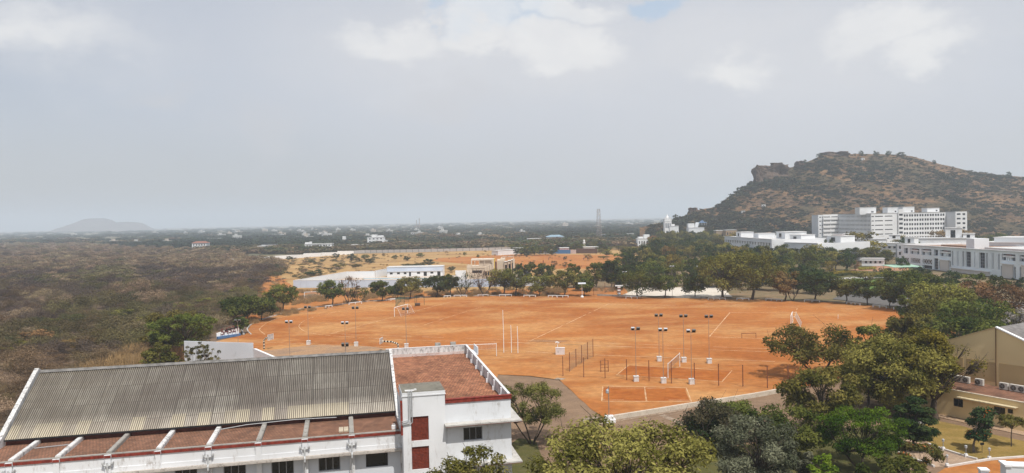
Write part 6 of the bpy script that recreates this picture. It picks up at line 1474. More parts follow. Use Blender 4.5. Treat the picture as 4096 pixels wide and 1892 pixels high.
for _ in range(58): farhouse()
for i in range(24):
    one(rnd.uniform(2640, 2860), 0, rnd.uniform(916, 930), rnd.uniform(34, 56), 'gdoo'[i % 4], 'dark tree hiding the foot of the white tower at the hill', 'trees at the foot of the white tower', 'belt_tree', rnd.uniform(625, 682))
# towers
p = D(2397, 1000, 790); t = empty('lattice_mast', (p.x, 790, 0), .3, 'tall steel lattice telecom mast standing above the trees', 'mast'); HM = zat(2398, 836, 790)
STR = plain('mast_steel', L(.40, .34, .33), .6, .3, .2); legs = []
for sx, sy in ((-1, -1), (1, -1), (1, 1), (-1, 1)): mb = MB(); mb.bar((sx*2.6, sy*2.6, 0), (sx*1.1, sy*1.1, HM), .16); mb.build('leg', STR, t)
mb = MB(); nn = 12
for k in range(nn):
    z0_, z1_ = HM*k/nn, HM*(k+1)/nn; a0, a1 = 2.6-1.5*k/nn, 2.6-1.5*(k+1)/nn
    for (sx, sy), (ex, ey) in zip(((-1, -1), (1, -1), (1, 1), (-1, 1)), ((1, -1), (1, 1), (-1, 1), (-1, -1))):
        mb.bar((sx*a0, sy*a0, z0_), (ex*a1, ey*a1, z1_), .09); mb.bar((ex*a0, ey*a0, z0_), (sx*a1, sy*a1, z1_), .09); mb.bar((sx*a1, sy*a1, z1_), (ex*a1, ey*a1, z1_), .14)
o = mb.build('bracing', STR, t); tag(o, kind=None)
for k, (aa, zz) in enumerate(((0, .96), (2.1, .93), (4.2, .96), (1., .84), (3.2, .80), (5., .86))):
    mb = MB(); mb.rbox(1.5*math.cos(aa), 1.5*math.sin(aa), HM*zz-1.2, .35, .5, 2.4, aa); mb.build('antenna', CLEAN, t)
for k, (tx, ty, d, lb) in enumerate(((1669, 880, 2200, 'thin mast left of the far hazy pair'), (1680, 873, 2200, 'taller thin mast right of the far hazy pair'))):
    p = D(tx, 1000, d); H_ = zat(tx, ty, d); mb = MB()
    for sx, sy in ((-1, -1), (1, -1), (0, 1)): mb.bar((sx*1.6, sy*1.6, 0), (sx*.8, sy*.8, H_), .6)
    for q in range(10): mb.bar((-1.4, -1.4, H_*q/10), (1.2, -1.2, H_*(q+1)/10), .4)
    tag(mb.build('mast', STR, None, (p.x, d, 0)), lb, 'mast')
# minaret
p = G(2337, 1003); t = empty('minaret', (p.x, p.y, 0), 0, 'slim white minaret with a small dome among the palms', 'minaret'); HM = zat(2335, 957, p.y)
mb = MB(); mb.lathe([(1.1, 0), (1.1, HM*.3), (.7, HM*.34), (.7, HM*.62), (1.25, HM*.66), (1.25, HM*.70), (.65, HM*.71), (.65, HM*.85)], 12); mb.build('shaft', CLEAN, t)
mb = MB(); mb.lathe([(.72, HM*.853), (.8, HM*.88), (.55, HM*.93), (.12, HM*.96), (.05, HM)], 12); mb.build('dome', CLEAN, t)
# church-like white tower
p = D(2660, 1000, 705); w_ = D(2688, 1000, 705).x-p.x; t = Bld('white_tower', 'square white tower with arched openings and little spire at the left foot of the hill', (p.x, 705, 0), 'tower'); HT = zat(2674, 876, 705)
t.face((0, 0), (w_, 0), 0, HT, [(w_*.12, w_*.3, HT*.62, HT*.82), (w_*.4, w_*.6, HT*.62, HT*.82), (w_*.7, w_*.88, HT*.62, HT*.82), (w_*.2, w_*.4, HT*.25, HT*.5), (w_*.6, w_*.8, HT*.25, HT*.5)], CLEAN, .6, glass=plain('grey_opening', L(.2, .22, .25)))
t.face((0, w_), (0, 0), 0, HT, [], CLEAN); t.face((w_, 0), (w_, w_), 0, HT, [], CLEAN); mb = MB()
for sx in (0, .25, .5, .75): mb.box(w_*sx, -.2, HT+.003, w_*(sx+.14), .6, HT+1.4)
mb.box(-.2, -.25, HT-2, w_+.2, -.003, HT-1.4); mb.build('battlement', CLEAN, t.o)
mb = MB(); mb.lathe([(w_*.3, HT), (w_*.26, HT+1), (.1, HT+4.5)], 8, (w_/2, w_/2)); mb.build('spire', CLEAN, t.o); t.slab([(0, .02), (w_, .02), (w_, w_), (0, w_)], HT-.4, HT-.2, CLEAN)
# blue roofed shrine on the slope
p = D(2808, 893, 716); p.z -= 1
t = empty('shrine', p, .2, 'small open shrine with blue tiered roof low on the hill', 'shrine'); t.scale = (.48,)*3; BLU = plain('blue_shrine_roof', L(.12, .20, .34), .6)
mb = MB(); mb.v = [(-9, -4, 3.2), (9, -4, 3.2), (9, 4, 3.2), (-9, 4, 3.2), (-4, -1.5, 5), (4, -1.5, 5), (4, 1.5, 5), (-4, 1.5, 5)]; mb.f = [(3, 2, 1, 0), (4, 5, 6, 7), (0, 1, 5, 4), (1, 2, 6, 5), (2, 3, 7, 6), (3, 0, 4, 7)]; mb.build('lower_roof', BLU, t)
mb = MB(); mb.v = [(-3.5, -2, 5.6), (3.5, -2, 5.6), (3.5, 2, 5.6), (-3.5, 2, 5.6), (0, 0, 8.2)]; mb.f = [(3, 2, 1, 0), (0, 1, 4), (1, 2, 4), (2, 3, 4), (3, 0, 4)]; mb.build('upper_roof', BLU, t)
for sx in (-8, -2.7, 2.7, 8):
    for sy in (-3.4, 3.4): mb = MB(); mb.box(sx-.25, sy-.25, -2, sx+.25, sy+.25, 3.19); mb.build('pillar', WHS, t)
mb = MB(); mb.box(-3, -1.2, 5.003, 3, 1.2, 5.59); mb.build('drum', WHS, t)
for i, (tx, ty, lb) in enumerate(((2870, 886, 'tiny white hut right of the blue shrine'), (2974, 851, 'tiny white hut in the middle of the slope'), (3056, 828, 'pale marker stone on the slope'), (3454, 641, 'tiny white hut below the summit trees'))):
    best = min((abs(D(tx, ty, hill_point(tx, q/60).y).z-hill_point(tx, q/60).z), q/60) for q in range(61))[1]; g = hill_point(tx, best); o = empty('hut', (g.x, g.y, g.z-.3), 0, lb, 'hut')
    mb = MB(); mb.box(-1.6, -1.5, -.5, 1.6, 1.5, 2.6); mb.build('wall', CLEAN, o); mb = MB(); mb.box(-.5, -1.55, 0, .5, -1.503, 1.8); mb.build('door', DARK, o); mb = MB(); mb.box(-1.9, -1.8, 2.603, 1.9, 1.8, 2.85); mb.build('roof', CONC, o)
# stairs up to the shrine
a = D(2782, 908, 706); mb = MB()
for q in range(14): mb.box(-1.5, q*.75, q*.4-1, 1.5, q*.75+.74, q*.4)
tag(mb.build('stairway', WHS, None, (a.x, 704, a.z-1.), -.35), 'white flight of steps climbing to the blue shrine', 'stairs')
# palms
def palm_mesh(seed, H_):
    r_ = random.Random(seed); tb = MB(); lean = r_.uniform(-.6, .6)
    tb.tube([(0, 0, -.2), (lean*.3, 0, H_*.4), (lean, 0, H_)], [.22, .16, .13], 6); fm_ = MB()
    for k in range(18):
        a = k*2.4; el = r_.uniform(-.2, 1.1); Lf = r_.uniform(2.6, 3.6); pts = []
        for q in range(6):
            s = q/5; rr_ = Lf*s*math.cos(el*(1-s*.6)); zz = Lf*s*math.sin(el)-1.6*s*s; pts.append(Vector((lean+rr_*math.cos(a), rr_*math.sin(a), H_+zz)))
        for q in range(5):
            d = (pts[q+1]-pts[q]).normalized(); n = Vector((-d.y, d.x, 0)); n = n.normalized() if n.length > 1e-3 else Vector((1, 0, 0)); w0, w1 = .42*(1-abs(q/5-.35)), .42*(1-abs((q+1)/5-.35))*(.2 if q == 4 else 1)
            dn = Vector((0, 0, -.28)); fm_.quad(pts[q], pts[q+1], pts[q+1]+n*w1+dn*.8, pts[q]+n*w0+dn); fm_.quad(pts[q+1], pts[q], pts[q]-n*w0+dn, pts[q+1]-n*w1+dn*.8)
    return tb.mesh('trunk', PALEBARK, True), fm_.mesh('crown', plain('palm_frond', L(.050, .070, .025), .8, .4, 2.))
PM = [palm_mesh(s, 9) for s in range(3)]
for i, (tx, ty, s) in enumerate(((2095, 972, 1.1), (2125, 966, 1.1), (2150, 972, 1.), (2182, 964, 1.1), (2196, 970, 1.), (2215, 972, 1.), (2262, 960, 1.2), (2300, 975, 1.), (2318, 972, .9), (2365, 966, 1.), (2400, 968, 1.), (2428, 975, .9), (2230, 985, .9), (2140, 985, .9), (2175, 990, .9), (2205, 990, .9), (2292, 985, .9))):
    d = 540+(i*37) % 60; p = D(tx, 1000, d); h_ = zat(tx, ty-14, d)
    t = empty('palm_tree', (p.x, d, 0), i, 'coconut palm in the row around the minaret and pink house', 'palm', 'palms around the minaret'); t.scale = (s*1.2, s*1.2, h_/11.); link('trunk', PM[i % 3][0], t); link('crown', PM[i % 3][1], t)
for i in range(18):
    tx = 2070+i*20+rnd.uniform(-8, 8); one(tx, 0, rnd.uniform(966, 984), rnd.uniform(44, 70), 'gddo'[i % 4], 'round tree in the village belt under the palms', 'village trees under the palms', 'village_tree', 545+rnd.uniform(0, 55))
for i in range(7):
    tx = 2080+i*21+rnd.uniform(-6, 6); one(tx, 0, rnd.uniform(978, 990), rnd.uniform(40, 60), 'godg'[i % 4], 'round tree standing in front of the grey village wall', 'trees before the village wall', 'village_tree', 519+rnd.uniform(-4, 4))
for i in range(34):
    tx = rnd.uniform(2400, 2720); one(tx, 0, rnd.uniform(982, 1000), rnd.uniform(50, 80), 'oogoyb'[i % 6], 'olive tree in the mixed belt right of the minaret', 'mixed tree belt right of the minaret', 'belt_tree', 455+rnd.uniform(0, 150))
# ------------------------------------------------------------------ field equipment
POLE = plain('pole_grey', L(.34, .26, .21), .6, .3, 4)
def floodlight(bx, by, tx, ty, label, block=True, dark=0, d=None, head=.62, group='floodlight poles on the red field', r=.04):
    p = G(bx, by) if d is None else Vector((D(bx, 1000, d).x, d, 0)); H_ = zat(tx, ty, p.y)
    t = empty('floodlight_pole', p, 0, label, 'floodlight', group)
    z0 = 0
    if block:
        mb = MB(); mb.box(-.36, -.36, -.1, .36, .36, .72); mb.box(-.40, -.40, .723, .40, .40, .82); b_ = mb.build('concrete_base', stained('white_block', L(.68, .67, .66), L(.35, .22, .14), .6, 1.2, .45), t); z0 = .82
    mb = MB(); mb.tube([(0, 0, z0), (0, 0, H_*.5), (0, 0, H_-.1)], [r*1.4, r, r*.8], 7); mb.build('pole', POLE, t)
    mb = MB(); mb.box(-.75*head, -.05, H_-.14, .75*head, .05, H_-.06); mb.build('crossarm', POLE, t)
    for k, s in enumerate((-1, 1)):
        dk = dark == 3 or (dark == k+1); mb = MB(); c = (s*.66*head, -.08, H_+.12)
        mb.obox(c, (.42*head, .14, .23), (1, 0, 0), (0, .85, .52), (0, -.52, .85)); hd = mb.build('lamp_head', plain('lamp_dark', L(.15, .145, .14), .4) if dk else plain('lamp_silver', L(.50, .50, .52), .35, .1, 2, .5), t)
        mb = MB(); mb.obox((c[0], c[1]-.16, c[2]-.08), (.36*head, .012, .18), (1, 0, 0), (0, .85, .52), (0, -.52, .85)); mb.build('lens', GLASS, hd)
    return t
z3 = lambda x, y: (2000+.504*x, 1292+.504*y)
z7 = lambda x, y: (2000+.504*x, 860+.504*y)
z6 = lambda x, y: (1000+.504*x, 860+.504*y)
floodlight(*z3(1081, 462), *z3(1067, 50), 'floodlight by the court fence with one dark head, left of the front three', dark=2)
floodlight(*z3(1298, 476), *z3(1287, 58), 'floodlight by the court fence with two silver heads, middle of the front three')
floodlight(*z3(1521, 484), *z3(1514, 68), 'floodlight by the court fence with one shaded head, right of the front three', dark=2)
floodlight(*z3(1264, 302), *z7(1252, 800), 'floodlight behind the volleyball court, left of the back three', dark=3)
floodlight(*z3(1460, 310), *z7(1446, 806), 'floodlight behind the volleyball court, middle of the back three', dark=3)
floodlight(*z3(1661, 319), *z7(1647, 809), 'floodlight behind the volleyball court, right of the back three', dark=3)
floodlight(*z6(465, 1028), *z6(451, 735), 'thin floodlight at the left field curve with drooping dark heads', dark=3, r=.04)
floodlight(*z6(843, 1040), *z6(829, 740), 'thin floodlight on the left, second from the curve', dark=3, r=.04)
floodlight(*z6(1242, 1052), *z6(1228, 748), 'floodlight in front of the left goal', dark=3, r=.05)
floodlight(1160, 1436, *z6(316, 852), 'floodlight at the worn court with silver heads, nearest the hall on the left', d=None, block=False)
floodlight(1383, 1425, *z6(757, 860), 'floodlight standing on the worn court behind the hall ridge, silver heads', block=False)
floodlight(1371, 1450, *z6(731, 1035), 'low floodlight just above the hall ridge', block=False, d=100, dark=3, head=.42)
floodlight(808, 1460, 808, 1424, 'low floodlight behind the hall ridge in front of the white wall', block=False, d=100, dark=3, head=.4)
floodlight(953, 1378, 949, 1285, 'dark floodlight right of the numbered board', block=False, dark=3)
for i, (x, y, tx, ty, lb) in enumerate(((993, 650, 993, 457, 'tall court lamp at the left behind the pale court'), (1380, 648, 1368, 412, 'tall court lamp standing on the pale court, left'), (1528, 648, 1578, 412, 'tall court lamp behind the right of the pale court'), (1245, 570, 1245, 412, 'tall court lamp half hidden by the trees behind the pale court'))):
    bx, by = z7(x, y); a, b = z7(tx, ty); floodlight(a, by-(12 if i in (2, 3) else 0), a, b, lb, block=False, group='lamps of the pale court')
# lamp in front of the road with white plinth
p = G(*z3(866, 783)); t = empty('lamp_post', p, 0, 'thin lamp post on a white plinth at the corner of the road kerb', 'lamp post'); H_ = zat(*z3(856, 502), p.y)
mb = MB(); mb.box(-.75, -.5, -.1, .75, .5, .35); mb.box(-.5, -.4, .353, .5, .4, .75); mb.build('plinth', CLEAN, t); mb = MB(); mb.tube([(0, 0, .75), (0, 0, H_)], .05, 7); mb.build('pole', POLE, t)
zl = zat(*z3(851, 545), p.y); mb = MB(); mb.lathe([(.05, zl-.25), (.2, zl-.15), (.2, zl+.15), (.1, zl+.3)], 10, (-.15, 0)); mb.box(-.2, -.04, zl+.303, .05, .04, zl+.36); mb.build('lamp', STEEL, t)
# white switch box with camera post
p = G(*z3(478, 248)); t = empty('switch_box', p, -.1, 'large white box with a short lamp post beside it on the red earth', 'box'); t.scale = (.66,)*3
mb = MB(); mb.box(-1.25, -.6, -.1, 1.25, .6, 1.75); mb.box(-1.3, -.65, 1.753, 1.3, .65, 1.85); mb.build('cabinet', stained('pinkish_white', L(.68, .62, .60), L(.4, .25, .18), .5, 1.), t)
mb = MB(); mb.box(-.62, -.62, .5, -.5, -.603, 1.1); mb.build('latch', GREYPAINT, t); mb = MB(); mb.tube([(-.7, .1, 1.85), (-.7, .1, 3.2)], .07, 8); mb.build('post', CLEAN, t)
mb = MB(); mb.obox((-1.0, 0, 3.4), (.3, .16, .14), (.9, 0, .42), (0, 1, 0), (-.42, 0, .9)); mb.obox((-.5, 0, 3.3), (.28, .16, .14), (.9, 0, -.42), (0, 1, 0), (.42, 0, .9)); mb.build('lamp', CLEAN, t)
# three white poles
for (x, y0, y1, lb) in ((30, 235, 755, 'tallest white pole standing on the field near the net'), (91, 236, 875, 'middle one of the three white poles on the field'), (142, 238, 882, 'right and shorter one of the three white poles')):
    p = G(*z3(x, y0)); H_ = zat(*z7(x-3, y1), p.y); mb = MB(); mb.tube([(0, 0, -.1), (.02, 0, H_*.5), (-.03, 0, H_)], [.07, .06, .045], 7); tag(mb.build('white_pole', CLEAN, None, p), lb, 'pole', 'white poles on the red field')
# goals
def goal(pa, pb, back, label, h=2.44):
    d = (pb-pa); W_ = d.length; t = empty('football_goal', pa, math.atan2(d.y, d.x), label, 'goal'); s = back
    for x in (0, W_): mb = MB(); mb.tube([(x, 0, -.05), (x, 0, h)], .075, 8); mb.build('post', CLEAN, t)
    mb = MB(); mb.tube([(-.07, 0, h), (W_+.07, 0, h)], .075, 8); mb.build('crossbar', CLEAN, t)
    for x in (0, W_): mb = MB(); mb.tube([(x, .05*s, h), (x, .9*s, h-.15), (x, 2.0*s, .05)], .03, 6); mb.build('stay', CLEAN, t)
    nt = MB(); n = 16
    for i in range(n+1):
        x = W_*i/n; nt.tube([(x, .9*s, h-.15), (x, 1.5*s, h*.45), (x, 2.0*s, .03)], .012, 3)
    for k in range(6): q = k/5; nt.tube([(0, (.9+1.1*q)*s, (h-.15)*(1-q)+.03), (W_, (.9+1.1*q)*s, (h-.15)*(1-q)+.03)], .012, 3)
    nt.build('net', plain('net_cord', L(.62, .60, .58), .9), t); return t
goal(G(*z6(1147, 808)), G(*z6(1251, 779)), -1, 'white football goal at the left end of the pitch'); 
pa = G(2996+.504*333, 860+.504*889); v = (C_-D_).normalized(); goal(pa, pa+v*7.32, -1, 'white football goal seen edge-on at the right end of the pitch')
p = G(*z6(432, 660)); goal(p, p+Vector((5.5, 1.2, 0)), -1, 'small grey framed goal among the scrub beyond the left kerb', 2.)
pr = G(*z7(-70+215, 362)); goal(G(2007, 1043), G(2007, 1043)+Vector((7, .5, 0)), 1, 'distant goal frame on the far playground', 2.4)
# hammer cage
t = empty('hammer_cage', G(*z6(1270, 710)), 0, 'hammer throwing cage of dark green net hung from tall posts', 'cage'); c0 = G(*z6(1270, 710)); cg = []
for (x, y, h_) in ((1158, 725, 640), (1193, 690, 632), (1225, 708, 640), (1261, 690, 630), (1310, 730, 640), (1323, 698, 630), (1383, 712, 636)):
    p = G(*z6(x, y)); H_ = zat(*z6(x, h_), p.y); mb = MB(); mb.tube([(0, 0, -.1), (0, 0, H_)], .06, 6); mb.build('post', plain('cage_green', L(.07, .11, .07), .6), t, p-c0); cg.append((p-c0, H_))
nt = MB()
for (a, ha), (b, hb) in ((cg[0], cg[1]), (cg[1], cg[3]), (cg[0], cg[2])):
    for q in range(13): f = q/12; x = a.lerp(b, f); nt.tube([x+Vector((0, 0, .1)), x+Vector((0, 0, min(ha, hb)-.2))], .014, 3)
    for q in range(12): z = .2+(min(ha, hb)-.5)*q/11; nt.tube([a+Vector((0, 0, z)), b+Vector((0, 0, z))], .014, 3)
nt.build('net', plain('cage_net', L(.10, .17, .12), .9), t)
p = G(*z6(1330, 720)); mb = MB(); mb.tube([(-.7, 0, .42), (.7, 0, .42)], .42, 16); t = empty('field_roller', p, .2, 'dark cylindrical field roller beside the hammer cage', 'roller'); mb.build('drum', plain('roller_iron', L(.10, .06, .045), .7), t)
mb = MB(); mb.bar((-.8, 0, .42), (-.8, -1.2, .7), .06); mb.bar((.8, 0, .42), (.8, -1.2, .7), .06); mb.bar((-.8, -1.2, .7), (.8, -1.2, .7), .06); mb.build('handle', DARK, t)
# long low benches: a slab on uprights
def bench(p0, p1, label, h=.62, railing=False):
    d = p1-p0; W_ = d.length; t = empty('white_bench', p0, math.atan2(d.y, d.x), label, 'bench', 'white benches round the field')
    mb = MB(); mb.box(-.1, -.18, h-.14, W_+.1, .18, h); mb.build('seat', CLEAN, t); n = max(2, int(W_/1.5))
    for i in range(n+1): mb = MB(); x = W_*i/n; mb.box(x-.09, -.15, -.12, x+.09, .15, h-.143); mb.build('leg', CLEAN, t)
BN = [(z6(600, 737), z6(650, 730), 'white bench furthest left, under the slim tree'), (z6(785, 713), z6(884, 702), 'long white bench under the leafless grey tree'), (z6(1080, 682), z6(1155, 676), 'white bench left of the hammer cage'), (z6(1540, 655), z6(1590, 652), 'short white bench below the pool house'), (z6(1620, 650), z6(1720, 649), 'long white bench right of the short one below the pool house'),
      (z6(1810, 645), z6(1890, 645), 'white bench in front of the reddish tree'), (z6(1980, 645), z6(2075, 645), 'white bench under the full olive tree'), (z7(190, 650), z7(282, 650), 'white bench in front of the wide low tree'), (z7(383, 652), z7(450, 652), 'white bench with its right neighbour almost touching, left one'), (z7(455, 653), z7(541, 653), 'white bench beside the solar lamp, right one of a touching pair'),
      (z7(1000, 662), z7(1090, 664), 'white bench at the left of the pale court kerb'), (z7(1652, 672), z7(1790, 674), 'long white bench below the tall brownish tree'), (z7(1880, 674), z7(1975, 676), 'white bench between the two tall trees')]
z8 = lambda x, y: (2996+.504*x, 860+.504*y)
BN += [(z8(135, 678), z8(262, 684), 'long white bench right of the tall pair of trees'), (z8(440, 688), z8(560, 692), 'white bench under the dark round clump'), (z8(775, 703), z8(880, 716), 'white bench left of the long railing-like ones'), (z8(985, 730), z8(1090, 740), 'railing-like white bench in front of the open forked tree'), (z8(1150, 750), z8(1210, 756), 'short white bench left of the very broad dark tree'), (z8(1312, 768), z8(1358, 773), 'short white bench furthest right at the field corner')]
for a, b, lb in BN: bench(G(*a), G(*b), lb)
# solar lamp
p = G(*z7(652, 655)); t = empty('solar_lamp', p, 0, 'solar lamp with a flat panel on a white base at the far field edge', 'lamp'); H_ = zat(*z7(650, 545), p.y)
mb = MB(); mb.lathe([(.45, -.1), (.5, .3), (.3, .6)], 10); mb.build('base', CLEAN, t); mb = MB(); mb.tube([(0, 0, .6), (0, 0, H_)], .06, 6); mb.build('pole', CLEAN, t); mb = MB(); mb.obox((0, 0, H_+.1), (1.2, .6, .04), (1, 0, 0), (0, .95, .3), (0, -.3, .95)); mb.build('panel', plain('panel_white', L(.6, .62, .66), .3), t)
# striped pillars at the court gate
for (x, y, lb) in ((945, 640, 'striped white and dark gate pillar left of the pale court'),):
    p = G(*z7(x, y)); t = empty('gate_pillar', p, 0, lb, 'pillar')
    for k in range(6): mb = MB(); mb.box(-.45, -.45, k*.5, .45, .45, k*.5+.497); mb.build('band', CLEAN if k % 2 else plain('brown_band', L(.2, .08, .04)), t)
    mb = MB(); mb.box(-1.2, -.5, 3.0, 3.4, .5, 3.3); mb.build('lintel', CLEAN, t)
# ------------------------------------------------------------------ fences of the volleyball court
def fence(name, label, posts, wires=True, mesh=False):
    c0 = G(*posts[0][0]); t = empty(name, c0, 0, label, 'fence'); P = []
    for (b, tp) in posts:
        p = G(*b); H_ = zat(*tp, p.y); P.append((p-c0, H_)); mb = MB(); mb.box(-.055, -.055, -.2, .055, .055, H_); mb.build('post', RUST, t, p-c0)
    nt = MB()
    for (a, ha), (b, hb) in zip(P, P[1:]):
        for q in range(4): z = .15+(min(ha, hb)-.25)*q/3; nt.tube([a+Vector((0, 0, z)), b+Vector((0, 0, z))], .008, 3)
        if mesh:
            n = int((b-a).length/.3)
            for k in range(n+1): x = a.lerp(b, k/max(1, n)); nt.tube([x+Vector((0, 0, .1)), x+Vector((0, 0, min(ha, hb)-.1))], .013, 3)
            for k in range(11): z = .1+(min(ha, hb)-.2)*k/10; nt.tube([a+Vector((0, 0, z)), b+Vector((0, 0, z))], .013, 3)
    nt.build('netting', plain('fence_wire', L(.33, .23, .15), .8), t)
fence('court_fence', 'rusty post-and-wire fence along the front of the volleyball court', [(z3(500, 421), z3(500, 262)), (z3(665, 430), z3(663, 272)), (z3(834, 439), z3(831, 280)), (z3(1006, 453), z3(1002, 288)), (z3(1183, 463), z3(1180, 296)), (z3(1361, 479), z3(1358, 305)), (z3(1544, 487), z3(1541, 316)), (z3(1736, 498), z3(1732, 323)), (z3(1928, 504), z3(1921, 332)), (z3(2123, 517), z3(2117, 341)), (z8(308+3, 1353+8), z8(306, 1200)), ((3240, 1552), (3236, 1462))])
fence('court_fence', 'rusty netted fence running back along the left side of the volleyball court', [(z3(553, 385), z3(548, 232)), (z3(604, 346), z3(600, 204)), (z3(649, 318), z3(646, 177)), (z3(696, 288), z3(693, 150)), (z3(739, 268), z3(736, 125))], mesh=True)
t = empty('steel_rack', G(*z3(800, 388)), .05, 'rusty upright steel frame inside the volleyball court', 'frame'); q = G(*z3(860, 390))-G(*z3(800, 388)); H_ = zat(*z3(800, 297), G(*z3(800, 388)).y)
for s in (0, q.length): mb = MB(); mb.box(s-.05, -.05, 0, s+.05, .05, H_); mb.build('upright', RUST, t)
for k in range(4): mb = MB(); z = H_*(.05+.30*k); mb.box(.05, -.03, z, q.length-.05, .03, z+.05); mb.build('rung', RUST, t)
fence('back_fence', 'tall rusty mesh fence left of the pale court', [((2337, 1183), (2337, 1140)), ((2375, 1181), (2375, 1140)), ((2420, 1172), (2420, 1132)), ((2470, 1160), (2470, 1124))], mesh=True)
# nets
def net(p0, p1, t0, t1, label, low, mat, post=CLEAN):
    d = p1-p0; W_ = d.length; t = empty('volleyball_net', p0, math.atan2(d.y, d.x), label, 'net'); h0 = zat(*t0, p0.y); h1 = zat(*t1, p1.y); h0, h1 = (h0+h1)/2, (h0+h1)/2
    for x, h_ in ((0, h0), (W_, h1)): mb = MB(); mb.tube([(x, 0, -.1), (x, 0, h_)], .055, 7); mb.build('post', post, t)
    mb = MB(); mb.bar((0, 0, h0-.12), (W_, 0, h1-.12), .03, .11); mb.build('tape', CLEAN, t)
    nt = MB(); n = int(W_/.25)
    for i in range(n+1): x = W_*i/n; nt.tube([(x, 0, h0-.1), (x, 0, h0-low)], .010, 3)
    for k in range(6): z = h0-.15-(low-.15)*k/5; nt.tube([(0, 0, z), (W_, 0, z)], .010 if k < 5 else .02, 3)
    nt.build('mesh', mat, t)
net(G(*z3(1334, 437)), G(*z3(1427, 346)), z3(1332, 318), z3(1425, 236), 'volleyball net with white tape across the fenced court', 1.05, plain('net_grey', L(.34, .27, .23), .9))
p0 = G(1000+.504*1957, 1292+.504*262); p1 = p0+Vector((-9.2, -1.2, 0)); net(p0, p1, (1000+.504*1957, 1292+.504*163), (1000+.504*1957, 1292+.504*163), 'volleyball net beside the tiled roof, two white lines on a white post', 1.0, plain('net_pale', L(.6, .5, .42), .9))
# basketball posts with striped arms
def hoop(base, head, label, d, hd):
    p = Vector((D(base[0], 1000, d).x, d, 0)); t = empty('basketball_post', p, 0, label, 'basketball post'); q = D(head[0], head[1], hd)-p; up = Vector((0, 0, q.z*.72)); pts = [Vector((0, 0, -.1)), up, Vector((q.x*.35, q.y*.35, q.z*.95)), Vector((q.x*.9, q.y*.9, q.z))]
    path = []
    for i in range(3):
        for k in range(6): path.append(pts[i].lerp(pts[i+1], k/6))
    path.append(pts[3]); BW = [BLACKP, plain('cream_white', L(.70, .64, .52), .7)]
    for i in range(len(path)-1): mb = MB(); mb.tube([path[i], path[i+1]], .16, 8); mb.build('stripe', BW[(i//1) % 2], t)
    dr = Vector((q.x, q.y, 0)).normalized(); n = Vector((-dr.y, dr.x, 0)); mb = MB(); mb.obox(pts[3]+dr*.15+Vector((0, 0, .1)), (.03, .9, .55), dr, n, (0, 0, 1)); b_ = mb.build('backboard', plain('clear_board', L(.55, .50, .47), .4), t)
    mb = MB()
    for s in (-1, 1): mb.bar(pts[3]+dr*.2+n*.9*s+Vector((0, 0, -.45)), pts[3]+dr*.2+n*.9*s+Vector((0, 0, .65)), .05); mb.bar(pts[3]+dr*.2-n*.9+Vector((0, 0, .1+.55*s)), pts[3]+dr*.2+n*.9+Vector((0, 0, .1+.55*s)), .05)
    mb.bar(pts[3]+dr*.22+n*.3+Vector((0, 0, -.3)), pts[3]+dr*.22+n*.3+Vector((0, 0, .15)), .05); mb.bar(pts[3]+dr*.22-n*.3+Vector((0, 0, -.3)), pts[3]+dr*.22-n*.3+Vector((0, 0, .15)), .05); mb.build('frame', CLEAN, b_)
    mb = MB(); c = pts[3]+dr*.5+Vector((0, 0, -.3)); mb.tube([c+Vector((.23*math.cos(a*PI/6), .23*math.sin(a*PI/6), 0)) for a in range(13)], .02, 4, False); mb.build('rim', REDPAINT, t)
hoop((1045, 1397), (1082, 1350), 'black and white striped basketball post on the left of the worn court', G(1045, 1396).y, G(1045, 1396).y-.5)
hoop((1583, 1397), (1522, 1365), 'black and white striped basketball post beside the hall ridge', G(1583, 1405).y, G(1583, 1405).y+.5)
# numbered board of the running lanes
a, b = G(868, 1354), G(957, 1341); d = b-a; t = empty('lane_board', a, math.atan2(d.y, d.x), 'slanted white board with lane numbers beside the track curve', 'board'); W_ = d.length; H_ = zat(912, 1316, a.y); 
mb = MB(); mb.v = [(0, 0, 0), (W_, 0, 0), (W_, .1, H_*1.0), (0, .1, H_*.55), (0, .3, 0), (W_, .3, 0), (W_, .3, H_*1.0), (0, .3, H_*.55)]; mb.f = [(0, 1, 2, 3), (5, 4, 7, 6), (1, 5, 6, 2), (4, 0, 3, 7), (3, 2, 6, 7), (4, 5, 1, 0)]; mb.build('panel', CLEAN, t)
mb = MB(); mb.box(-.1, -.5, -.1, W_+.1, -.003, .42); mb.build('blue_base', plain('base_blue', L(.10, .19, .36), .7), t)
NUMC = plain('number_red', L(.14, .03, .03), .7)
for i, ch_ in enumerate('54321'):
    cu = bpy.data.curves.new('number', 'FONT'); cu.body = ch_; cu.size = 2.0; cu.extrude = .02; cu.align_x = 'CENTER'
    tmp = bpy.data.objects.new('tmp', cu); COL.objects.link(tmp); me = bpy.data.meshes.new_from_object(tmp.evaluated_get(bpy.context.evaluated_depsgraph_get())); bpy.data.objects.remove(tmp); bpy.data.curves.remove(cu)
    me.materials.clear(); me.materials.append(NUMC); o = link('number', me, t, (W_*(.26+.17*i), -.03, .62+.55*(i/5))); o.rotation_euler = (R(87), R(-4), 0)
for i in range(1, 6): mb = MB(); x = W_*(.17*i); mb.box(x-.03, -.03, .45, x+.03, .02, H_*(.55+.45*x/W_)*.8); mb.build('divider', BLACKP, t)
mb = MB(); mb.bar((W_*.35, .0, H_*.74), (W_*.98, .0, H_*.95), .06, .26); mb.build('top_strip', BLACKP, t)
